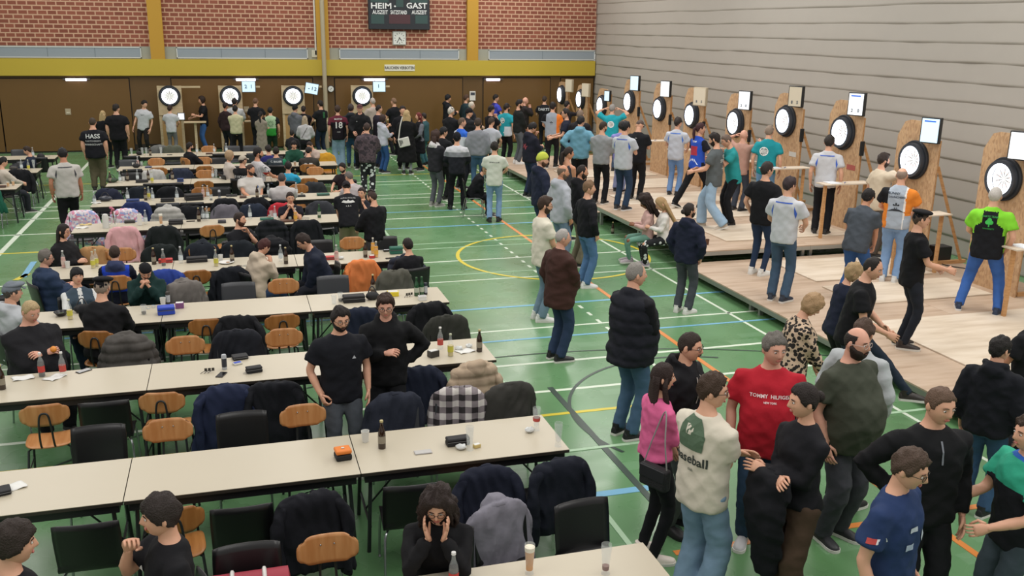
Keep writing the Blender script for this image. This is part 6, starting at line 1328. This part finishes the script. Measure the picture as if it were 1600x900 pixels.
def K(kind, t):
    a = kind.split('-'); k = a[0]
    if k == 'water': bottle(t, clear, 'c9d2d6', 'c3c8cc')
    elif k == 'waterred': bottle(t, clear, 'b5483f', 'd5d5d2')
    elif k == 'wateryel': bottle(t, clear, 'c3bd4a', 'b5b9a0', (mat('pale_yellow_drink', 'c8b878', .2), .12))
    elif k == 'cola': bottle(t, clear, 'b83a34', 'd8d8d6', (colab, .15))
    elif k == 'beer': bottle(t, brownb, '8a8272', 'b5a878')
    elif k == 'greenbeer': bottle(t, greenb, 'a9b0a0', '2d5a38')
    elif k == 'orange': bottle(t, clear, 'd8a03a', 'd5cfc0', (orangeb, .17))
    elif k == 'pink': bottle(t, clear, 'c9b0a6', 'd0cfcc', (rosey, .15))
    elif k == 'wheat':
        MB().lathe(PR['glass'], 18).obj('glass_body', clear, t)
        if len(a) > 1 and a[1] == 'full': MB().lathe([(.001, .028), (.023, .03), (.023, .06), (.0285, .13), (.031, .165), (.001, .165)], 16).obj('drink', beer, t); MB().lathe([(.001, .166), (.032, .166), (.0335, .195), (.001, .195)], 16).obj('foam', foam, t)
        elif len(a) > 1 and a[1] == 'rest': MB().lathe([(.001, .03), (.022, .03), (.0235, .06), (.001, .06)], 14).obj('drink', mat('dark_red_rest', '6a2f24', .3), t)
        elif len(a) > 1 and a[1] == 'logo': MB().lathe([(.0315, .09), (.0335, .12)], 16, cap=False).obj('label', m_('b5443c'), t)
    elif k == 'tumbler':
        MB().lathe(PR['tumbler'], 14).obj('glass_body', clear, t)
        if len(a) > 1: MB().lathe([(.001, .01), (.026, .01), (.028, .035 if a[1] == 'low' else .09), (.001, .035 if a[1] == 'low' else .09)], 12).obj('drink', beer if a[1] == 'beer' else colab if a[1] == 'low' else orangeb, t)
    elif k == 'can': MB().lathe([(.001, 0), (.024, 0), (.026, .006), (.026, .150), (.022, .16), (.001, .158)], 14).obj('can_body', m_(a[1], .3), t); MB().lathe([(.0264, .03), (.0264, .12)], 14, cap=False).obj('label', m_(a[2]), t)
    elif k == 'cup': MB().lathe([(.001, 0), (.026, 0), (.036, .10), (.034, .10), (.025, .005), (.001, .005)], 14).obj('cup_body', m_(a[1]), t)
    elif k == 'thermos':
        MB().lathe([(.001, 0), (.055, 0), (.055, .2), (.04, .24), (.001, .25)], 16).obj('jug_body', m_('c9c9c4', .3), t); MB().tube(smooth_path([(.05, 0, .19), (.10, 0, .16), (.095, 0, .08), (.053, 0, .05)], 3), .009, 6).obj('handle', m_('c9c9c4', .3), t)
    elif k == 'carton': rbox(.07, .07, .2, m_('d5d3cc'), t, 'carton_body', .003); rbox(.03, .03, .02, m_('b9b9b4'), t, 'cap', .002, z=.2)
    elif k == 'phone': rbox(.145, .072, .009, m_(a[1], .3), t, 'phone_body', .003); MB().box(-.066, -.032, .0092, .066, .032, .0098).obj('display', m_('0f1012' if a[1] != 'a8a6a4' else 'b5b3b0', .15), t, smooth=False)
    elif k == 'case': w, d, h = (float(q) / 100 for q in a[2:5]); rbox(w, d, h * .55, m_(a[1], .7), t, 'case_base', .01); rbox(w, d, h * .42, m_(a[1], .7), t, 'lid', .012, z=h * .57); MB().tube([(-w * .48, -d / 2 - .002, h * .56), (w * .48, -d / 2 - .002, h * .56)], .003, 5).obj('zipper', m_('5a5a5a'), t)
    elif k == 'ocase':
        rbox(.13, .12, .05, BL, t, 'case_base', .012); o = rbox(.13, .12, .035, m_('d5772a', .6), t, 'lid', .012, z=.055); rbox(.025, .02, .006, m_('c9c9c4'), t, 'clasp', .002, z=.091)
    elif k == 'bag':
        m = MB(); w = float(a[2]) / 100; m.ell((0, 0, .05), (w / 2, w * .33, .055), 14, 8); m.obj('bag_body', m_(a[1], .8), t); MB().tube(smooth_path([(-w * .3, 0, .09), (-w * .1, .03, .16), (w * .1, .03, .16), (w * .3, 0, .09)], 3), .008, 6).obj('strap', m_('1b1b1d'), t)
    elif k == 'napkin': MB().sheet(lambda u, v: ((u - .5) * .19 + .01 * math.sin(v * 5), (v - .5) * .13, .006 + .006 * math.sin(u * 9) * math.cos(v * 7)), 8, 6, .002).obj('tissue', m_(a[1] if len(a) > 1 else 'd8d8d4', .9), t, smooth='all')
    elif k == 'crumple':
        m = MB(); m.ell((0, 0, .022), (.045, .035, .022), 14, 10); 
        m.v = [tuple(Vector(v) * (1 + .35 * noise.noise(Vector(v) * 55))) for v in m.v]; m.v = [(x, y, max(z, .001)) for x, y, z in m.v]; m.obj('crumpled_foil', m_('c9ccca', .4), t)
    elif k == 'plate': MB().lathe([(.001, .004), (.07, .004), (.11, .018), (.112, .02), (.07, .008), (.001, .008)], 24).obj('plate_body', m_('d8d6d0'), t); MB().ell((.02, 0, .012), (.03, .02, .008), 8, 5).obj('food_rest', m_('a0703a'), t)
    elif k == 'tray': rbox(.24, .15, .03, m_(a[1]), t, 'tray_body', .008); rbox(.05, .05, .05, m_('9a9a90'), t, 'small_box', .004, z=.031, x=.05)
    elif k == 'darts':
        for i in range(3):
            q = i * .035 - .03; m = MB(); m.tube([(q, -.02, .004), (q + .05, .02, .02)], .003, 5).obj('shaft', m_('2b2b2d', .4), t)
            m = MB(); m.box(q + .04, .012, .012, q + .068, .015, .045); m.obj('flight', m_('35322e'), t, smooth=False)
    elif k == 'box': rbox(float(a[2]) / 100, float(a[3]) / 100, float(a[4]) / 100, m_(a[1]), t, 'box_body', .004); rbox(float(a[2]) / 120, float(a[3]) / 130, .003, m_(a[5]), t, 'label', .001, z=float(a[4]) / 100)
    elif k == 'glasses':
        for sg in (-1, 1): MB().tube([(sg * .034 + .024 * math.cos(q), .003 * 0, .02 + .018 * math.sin(q)) for q in [2 * PI * i / 12 for i in range(13)]], .003, 5).obj('rim', m_('9fb4c4', .3), t); MB().tube([(sg * .058, 0, .025), (sg * .06, .10, .012)], .0025, 5).obj('temple', m_('9fb4c4', .3), t)
    elif k == 'bowl': MB().lathe([(.001, 0), (.045, 0), (.085, .05), (.082, .052), (.043, .006), (.001, .006)], 20).obj('bowl_body', m_('19191b', .3), t); MB().ell((0, 0, .02), (.05, .05, .01), 10, 5).obj('food_rest', m_('4a5a30'), t)
    elif k == 'vase':
        MB().lathe([(.001, 0), (.035, 0), (.045, .06), (.03, .13), (.04, .15), (.037, .15), (.027, .13), (.001, .05)], 14).obj('vase_body', clear, t)
        for i in range(6):
            x, y, z = R.uniform(-.07, .07), R.uniform(-.05, .05), R.uniform(.22, .32); MB().tube([(0, 0, .03), (x * .5, y * .5, z * .6), (x, y, z)], .003, 5).obj('stem', m_('3a5a35'), t)
            m = MB(); m.ell((x, y, z), (.03, .03, .022), 10, 6); m.v = [tuple(Vector(v) + (Vector(v) - Vector((x, y, z))) * .4 * noise.noise(Vector(v) * 60)) for v in m.v]; m.obj('blossom', m_('b8677c'), t)
    elif k == 'keys':
        m = MB(); m.tube([(.02 * math.cos(q), .02 * math.sin(q), .004) for q in [2 * PI * i / 12 for i in range(13)]], .0018, 4); m.obj('ring', m_('8a8a88', .3), t)
        for i in range(3): MB().box(.02, -.006, .001 + .003 * i, .075, .006, .003 + .003 * i, Matrix.Rotation(i * .6 - .5, 4, 'Z')).obj('key', m_('9a9a92', .3), t, smooth=False)
    elif k == 'hat':
        m = MB(); m.lathe([(.1, 0), (.095, .05), (.06, .10), (.001, .115)], 18); m.obj('crown', m_('17171a', .8), t); MB().sheet(lambda u, v: ((u - .5) * .14, -.09 - .07 * v, .006 - .01 * (2 * u - 1) ** 2 + .012), 6, 3, .005).obj('brim', m_('17171a', .8), t)
    return t
KN = dict(water=('bottle', 'clear water bottle with a pale label', 'bottle'), waterred=('bottle', 'clear water bottle with a red label', 'bottle'), wateryel=('bottle', 'clear bottle with a yellow green label', 'bottle'), cola=('bottle', 'cola bottle with a red label', 'bottle'),
          beer=('beer_bottle', 'brown beer bottle', 'bottle'), greenbeer=('beer_bottle', 'green beer bottle', 'bottle'), orange=('bottle', 'orange soda bottle', 'bottle'), pink=('bottle', 'pale pink lemonade bottle', 'bottle'), wheat=('beer_glass', 'tall wheat beer glass', 'glass'),
          tumbler=('tumbler', 'drinking glass', 'glass'), can=('drink_can', 'slim drink can', 'can'), cup=('paper_cup', 'plain cup', 'cup'), thermos=('thermos_jug', 'white thermos jug with handle', 'jug'), carton=('milk_carton', 'white drink carton', 'carton'), phone=('mobile_phone', 'mobile phone lying flat', 'phone'),
          case=('dart_case', 'zipped dart case', 'case'), ocase=('dart_case', 'black dart case with orange lid', 'case'), bag=('pouch_bag', 'soft dark pouch bag', 'bag'), napkin=('paper_napkin', 'white paper napkin', 'napkin'), crumple=('foil_wrapper', 'crumpled silvery wrapper', 'wrapper'),
          plate=('paper_plate', 'white plate with food rests', 'plate'), tray=('tray', 'flat tray with a small box on it', 'tray'), darts=('dart_set', 'three darts lying together', 'darts'), box=('small_box', 'small flat box', 'box'), glasses=('sunglasses', 'folded pair of glasses', 'glasses'), bowl=('bowl', 'black bowl', 'bowl'), vase=('flower_vase', 'glass vase with pink flowers', 'vase'), keys=('key_ring', 'ring of keys', 'keys'), hat=('baseball_cap', 'black baseball cap', 'cap'))
CN = {'17171a': 'black', '1a3fae': 'bright blue', '7a4a7a': 'purple', 'd5c02c': 'yellow', 'b5302f': 'red', '1f5a4a': 'dark green', '23386a': 'navy blue', '5a3a2a': 'brown', 'd8d8d4': 'white', 'a8a6a4': 'silver', '3a4a3a': 'green', 'c7b070': 'yellowish', 'cfcfca': 'white', '33302c': 'dark', '2b2f3a': 'dark grey'}
ITEMS = [  # picture column, picture row of the foot, kind, turn
 (827, 896, 'wheat-full', 0), (946, 896, 'wheat-rest', 0), (709, 918, 'cola', 0), (597, 700, 'beer', 0), (571, 690, 'cup-cfcfca', 0), (536, 716, 'ocase', .1), (661, 707, 'phone-a8a6a4', .0), (715, 694, 'case-17171a-20-9-7', .05), (734, 703, 'wheat', 0), (721, 702, 'crumple', 0), (745, 699, 'box-c7b070-6-4-3-d8d8d4', .3), (838, 672, 'wheat-logo', 0), (828, 675, 'crumple', .5), (872, 697, 'wheat', 0), (1, 771, 'case-17171a-14-12-4', .3), (18, 762, 'napkin', .4),
 (4, 608, 'beer', 0), (36, 591, 'napkin', .2), (66, 588, 'cola', 0), (99, 587, 'waterred', 0), (86, 590, 'napkin', .9), (131, 580, 'phone-33302c', .7), (318, 583, 'darts', 0), (351, 577, 'can-a9adb2-2b2f3a', 0), (346, 586, 'phone-33302c', 1.2), (375, 560, 'case-17171a-16-12-4', .2), (371, 569, 'box-cfcfca-9-6-2-1a3fae', .4), (397, 581, 'case-17171a-16-9-6', .2), (383, 584, 'keys', 0), (677, 557, 'box-33302c-11-8-7-c9c9c4', .4), (688, 545, 'waterred', 0), (704, 556, 'wateryel', 0), (749, 549, 'beer', 0), (717, 547, 'crumple', 0), (733, 543, 'crumple', 1), (727, 549, 'napkin', .3),
 (96, 493, 'bowl', 0), (110, 499, 'wateryel', 0), (129, 488, 'bag-17171a-20', 0), (146, 500, 'napkin', 1), (225, 491, 'tumbler-low', 0), (236, 482, 'glasses', .5), (260, 490, 'case-1a3fae-20-14-10', .1), (255, 477, 'cup-cfcfca', 0), (263, 475, 'can-33302c-a9adb2', 0), (281, 481, 'box-7a4a7a-10-8-7-d8d8d4', 0), (532, 471, 'tumbler-low', 0), (522, 475, 'tumbler', 0), (553, 471, 'case-17171a-28-14-9', 0), (582, 468, 'bag-17171a-18', 0), (583, 457, 'beer', 0), (614, 462, 'box-d5c02c-15-10-6-c9c9c4', -.1), (634, 464, 'darts', .3), (651, 462, 'greenbeer', 0), (659, 461, 'greenbeer', 0), (665, 460, 'can-2b2f3a-a9adb2', 0), (660, 469, 'box-d8d8d4-10-8-6-a8a6a4', .1),
 (104, 412, 'pink', 0), (146, 419, 'wateryel', 0), (151, 416, 'wateryel', 0), (106, 419, 'cup-cfcfca', 0), (241, 413, 'beer', 0), (256, 415, 'cola', 0), (259, 410, 'case-b5302f-20-10-6', 0), (283, 411, 'water', 0), (308, 409, 'case-17171a-30-12-8', .05), (338, 416, 'wateryel', 0), (345, 408, 'cup-cfcfca', 0), (354, 411, 'plate', 0), (370, 417, 'phone-33302c', .9), (363, 409, 'beer', 0), (379, 416, 'keys', 0), (439, 408, 'water', 0), (447, 412, 'beer', 0), (526, 408, 'pink', 0), (516, 405, 'case-b5302f-16-10-5', 0), (533, 405, 'crumple', 0), (571, 402, 'beer', 0), (583, 396, 'orange', 0), (588, 402, 'orange', 0), (581, 403, 'box-b5302f-8-8-4-c9c9c4', 0), (619, 396, 'case-1f5a4a-20-12-11', 0), (604, 393, 'box-33302c-10-6-3-a9adb2', 0), (596, 392, 'keys', 0), (610, 404, 'phone-33302c', .05),
 (128, 356, 'napkin', .3), (134, 351, 'napkin-c7b070', .1), (166, 356, 'thermos', 0), (180, 353, 'vase', 0), (203, 348, 'case-33302c-18-10-5', 0), (219, 352, 'carton', 0), (228, 350, 'water', 0), (252, 352, 'wheat-full', 0), (275, 350, 'case-17171a-24-14-8', 0), (298, 346, 'phone-33302c', 0), (311, 346, 'beer', 0), (318, 344, 'water', 0), (324, 344, 'water', 0), (347, 348, 'case-2b2f3a-14-10-5', 0), (391, 342, 'water', 0), (417, 343, 'tray-1f5a4a', 0), (430, 343, 'water', 0), (424, 339, 'tumbler', 0), (449, 346, 'tray-5a3a2a', 0), (454, 340, 'wateryel', 0), (462, 346, 'orange', 0), (477, 341, 'keys', 0), (499, 340, 'greenbeer', 0),
 (137, 320, 'water', 0), (165, 314, 'bag-2b2f3a-26', 0), (149, 317, 'napkin', 0), (200, 313, 'water', 0), (208, 318, 'case-23386a-24-14-9', 0), (228, 313, 'beer', 0), (233, 311, 'wateryel', 0), (239, 313, 'water', 0), (262, 315, 'case-17171a-26-12-7', 0), (277, 312, 'water', 0), (303, 312, 'case-17171a-34-22-12', .2), (318, 306, 'pink', 0), (325, 309, 'water', 0), (330, 313, 'tumbler-low', 0), (343, 309, 'can-a9adb2-2b2f3a', 0), (356, 308, 'keys', 0), (362, 305, 'case-17171a-22-10-4', 0), (380, 309, 'case-5a3a2a-14-10-4', 0), (402, 309, 'beer', 0), (415, 308, 'case-17171a-14-10-4', 0), (420, 306, 'water', 0), (463, 304, 'water', 0), (468, 307, 'tray-17171a', 0), (505, 305, 'case-1f5a4a-26-14-4', 0),
 (160, 286, 'beer', 0), (175, 285, 'bag-3a4a3a-26', 0), (188, 285, 'water', 0), (193, 283, 'cup-cfcfca', 0), (200, 282, 'beer', 0), (216, 281, 'water', 0), (222, 285, 'case-17171a-26-12-6', 0), (233, 280, 'beer', 0), (238, 286, 'wateryel', 0), (270, 280, 'beer', 0), (282, 284, 'case-23386a-14-10-8', 0), (333, 279, 'water', 0), (338, 277, 'wheat', 0), (346, 279, 'crumple', 0), (462, 281, 'beer', 0),
 (213, 262, 'bag-17171a-18', 0), (211, 257, 'cup-cfcfca', 0), (217, 258, 'pink', 0), (222, 259, 'tumbler-low', 0), (232, 262, 'case-23386a-16-10-3', 0), (461, 259, 'tumbler-beer', 0),
 (206, 244, 'wheat', 0), (218, 242, 'bag-17171a-18', 0), (223, 243, 'wheat', 0), (229, 243, 'wheat', 0), (235, 243, 'beer', 0), (252, 242, 'wheat', 0), (265, 242, 'phone-33302c', 0), (308, 240, 'water', 0), (327, 241, 'case-5a3a2a-18-10-4', 0), (335, 239, 'water', 0), (354, 238, 'water', 0),
 (34, 265, 'water', 0), (45, 266, 'wateryel', 0), (54, 263, 'wheat', 0), (22, 264, 'case-33302c-18-10-5', 0), (13, 292, 'tumbler-orange', 0), (21, 290, 'tumbler-orange', 0), (4, 293, 'case-5a3a2a-14-10-5', 0), (48, 245, 'beer', 0), (52, 245, 'water', 0), (64, 246, 'hat', 0), (74, 244, 'keys', 0)]
def row_of(x, y):
    if x < -3.6:
        return min((('far left block front row', 22.3), ('far left block middle row', 24.7), ('far left block back row', 27.2)), key=lambda q: abs(q[1] - y))[0]
    return min(((RN[r] + ' table row', (a + b) / 2) for r, (a, b) in ROWS.items()), key=lambda q: abs(q[1] - y))[0]
IT = []
for px, py, kd, tn in ITEMS:
    p = at(px, py, .741); a = kd.split('-'); base = a[0]
    rr_ = min([(.5 * (q[0] + q[1]), q) for q in ROWS.values()], key=lambda q: abs(q[0] - p.y))
    lo, hi = rr_[1]
    if p.x > -3.6 and not (lo < p.y < hi): p.y = min(max(p.y, lo + .07), hi - .07)
    if p.x > -3.6: p.x = max(min(p.x, 2.5), -2.64)
    else: p.x = min(p.x, -4.5); lo, hi = min([(21.92, 22.68), (24.35, 25.11), (26.86, 27.62)], key=lambda q: abs(sum(q) / 2 - p.y)); p.y = min(max(p.y, lo + .07), hi - .07)
    nm, desc, cat = KN[base]
    if base == 'case' or base in ('tray', 'box', 'phone', 'bag'): desc = CN.get(a[1], 'dark') + ' ' + desc.replace('soft dark ', 'soft ')
    if base == 'wheat': desc += {'full': ' full of beer', 'rest': ' with a dark rest', 'logo': ' with a red mark'}.get(a[1] if len(a) > 1 else '', ', empty')
    if base == 'tumbler' and len(a) > 1: desc += {'low': ' with a dark rest', 'beer': ' of beer', 'orange': ' of orange juice'}[a[1]]
    IT.append((p, kd, tn, nm, desc, cat, row_of(p.x, p.y)))
IT.sort(key=lambda q: -q[0].x)
tot = {}; cnt = {}
for q in IT: tot[(q[4], q[6])] = tot.get((q[4], q[6]), 0) + 1
protos = {}
for p, kd, tn, nm, desc, cat, row in IT:
    key = (desc, row); k = cnt.get(key, 0); cnt[key] = k + 1
    lab = '%s on the %s' % (desc, row) + (', %s from the court' % nth[k] if tot[key] > 1 else '')
    if kd in protos and kd.split('-')[0] != 'vase': copy_tree(protos[kd], loc=p, rz=tn, label=lab, group=cat + ' items on the tables')
    else:
        t = empty(nm, p, tn, label=lab, cat=cat, group=cat + ' items on the tables'); K(kd, t); protos[kd] = t
# bag hanging, shoulder bag, sports bag, floor things
def lg(nm, lab, cat, loc, rz=0): return empty(nm, loc, rz, label=lab, cat=cat)
root, T, A = PEOPLE['young woman in a pink sweater with long dark hair and crossed arms']
M_ = root.matrix_world if False else Matrix.Translation(root.location) @ Matrix.Rotation(root.rotation_euler.z, 4, 'Z') @ Matrix.Scale(root.scale.x, 4)
q = M_ @ Vector((.20, -.10, .88)); t = lg('shoulder_bag', 'small black shoulder bag on a chain at the hip of the pink sweater', 'bag', q, root.rotation_euler.z + .4)
MB().box(-.13, -.04, -.10, .13, .04, .08).obj('bag_body', BL, t, bevel=.02); MB().box(-.12, -.048, -.02, .12, -.04, .075).obj('flap', m_('202024', .5), t, bevel=.004)
MB().tube(smooth_path([(-.11, 0, .08), (-.05, .02, .3), (.02, .06, .52), (.08, .0, .30), (.11, 0, .08)], 4), .006, 6).obj('chain_strap', m_('8a8a88', .3), t)
root, T, A = PEOPLE['blonde woman in a long black coat with a crossbody strap']
M_ = Matrix.Translation(root.location) @ Matrix.Rotation(root.rotation_euler.z, 4, 'Z') @ Matrix.Scale(root.scale.x, 4)
t = lg('crossbody_bag', 'white crossbody bag with black stripes on the back of the long coat', 'bag', M_ @ Vector((-.05, -.30, .92)), root.rotation_euler.z + .0); t.rotation_euler = (0, -.25, root.rotation_euler.z)
MB().box(-.16, -.05, -.13, .16, .03, .13).obj('bag_body', m_('c9c6bf', .6), t, bevel=.02)
for k in range(3): MB().box(-.12 + k * .035, -.056, -.08 + k * .03, -.10 + k * .035, -.05, .09 - k * .01).obj('stripe', m_('1b1b1d'), t, smooth=False)
MB().tube(smooth_path([(-.13, -.01, .12), (.0, .04, .45), (.13, .12, .70)], 4), .016, 6).obj('strap', m_('c9c6bf', .6), t)
root, T, A = PEOPLE['dark haired woman in black holding a black coat over brown trousers']
M_ = Matrix.Translation(root.location) @ Matrix.Rotation(root.rotation_euler.z, 4, 'Z') @ Matrix.Scale(root.scale.x, 4)
t = empty('held_coat', root.location, root.rotation_euler.z, label='black coat carried folded over the arms of the dark haired woman in black', cat='coat'); t.scale = root.scale
m = MB(); rings = []
for i, z in enumerate((1.17, 1.14, 1.05, .92, .78, .62, .48, .40)):
    k = [.7, 1, 1.05, 1, .95, .85, .7, .45][i]; rings.append([Vector((.02 + .17 * k * math.cos(a) * (1 + .15 * math.sin(a * 5 + z * 4)), .24 + .085 * k * math.sin(a) + .03 * math.sin(z * 9), z)) for a in [2 * PI * j / 28 for j in range(28)]])
m.ring_loft(rings); remeshed(m, 'coat_body', [cloth('131419')], t, .02, None, wob=.01)
q = at(366, 893, .46); t = lg('sports_bag', 'red and black sports bag with white straps standing on a chair', 'bag', (q.x + .1, 5.55, .47))
m = MB(); m.tube([(-.26, 0, .15), (-.25, 0, .15), (.25, 0, .15), (.26, 0, .15)], [.10, .15, .15, .10], 16); m.obj('bag_body', m_('8f1f33', .6), t)
for x in (-.1, .1): MB().tube([(x, .153 * math.cos(a), .15 + .153 * math.sin(a)) for a in [PI * k / 10 - .3 for k in range(13)]], .014, 6).obj('strap', m_('c9c6c2', .6), t)
for px, py, z, kd, lab in ((957, 365, 0, 'beer', 'brown bottle standing on the floor under the raised stage edge'), (1105, 382, .401, 'cup-5a3a2a', 'brown paper cup standing at the front corner of the raised stage')):
    t = empty('beer_bottle' if kd == 'beer' else 'coffee_cup', at(px, py, z), 0, label=lab, cat='bottle' if kd == 'beer' else 'cup'); K(kd, t)
q = at(100, 1, 0)
for k in range(3):
    pts = [(12.2, 12.6 + 2.2 * k, .25 if k < 2 else .45), (12.35, 13.1 + 2.2 * k, .22 if k < 1 else .43), (12.1, 13.6 + 2.2 * k, .24 if k < 1 else .44)]
    z = .21 if k < 1 else .41
    MB().tube(smooth_path([(12.1, 12.3 + 2.2 * k if k else 12.3, z), (12.3, 12.9 + 2.2 * k, z), (12.05, 13.4 + 2.2 * k, z), (12.3, 14.0 + 2.2 * k if k else 14.0, z)], 5), .008, 5).obj('power_cable', m_('151516'), label='black power cable trailing behind the %s chipboard stand' % ORD[k + 1], cat='cable', group='black cables behind the stands')
work_queue()
# ---------------------------------------------------------------- camera, light, colour
cd = bpy.data.cameras.new('camera'); cam = bpy.data.objects.new('camera', cd); col.objects.link(cam)
cd.sensor_width = 36; cd.lens = F * 36 / 1600; cd.clip_end = 200
xa = Vector(CM @ np.array([1, 0, 0])); ya = Vector(CM @ np.array([0, -1, 0])); za = Vector(CM @ np.array([0, 0, -1]))
cam.matrix_world = Matrix(((xa.x, ya.x, za.x, 0), (xa.y, ya.y, za.y, 0), (xa.z, ya.z, za.z, CH), (0, 0, 0, 1)))
sc = bpy.context.scene; sc.camera = cam
w = bpy.data.worlds.new('world'); sc.world = w; w.use_nodes = True
w.node_tree.nodes['Background'].inputs[0].default_value = (1, .97, .93, 1); w.node_tree.nodes['Background'].inputs[1].default_value = .55
def area(x, y, z, sx, sy, e, c=(1, .97, .93), rot=(0, 0, 0)):
    l = bpy.data.lights.new('ceiling_lamp', 'AREA'); l.shape = 'RECTANGLE'; l.size = sx; l.size_y = sy; l.energy = e; l.color = c
    o = bpy.data.objects.new('ceiling_lamp', l); col.objects.link(o); o.location = (x, y, z); o.rotation_euler = rot
for x in (-5, 2, 9.5):
    for y in (3, 12, 21, 30):
        area(x, y, 8, 3, 6, 215 if x < 5 else 370)
sc.view_settings.view_transform = 'Standard'; sc.view_settings.look = 'None'; sc.view_settings.gamma = 1
sc.view_settings.use_curve_mapping = False; sc.view_settings.exposure = 0
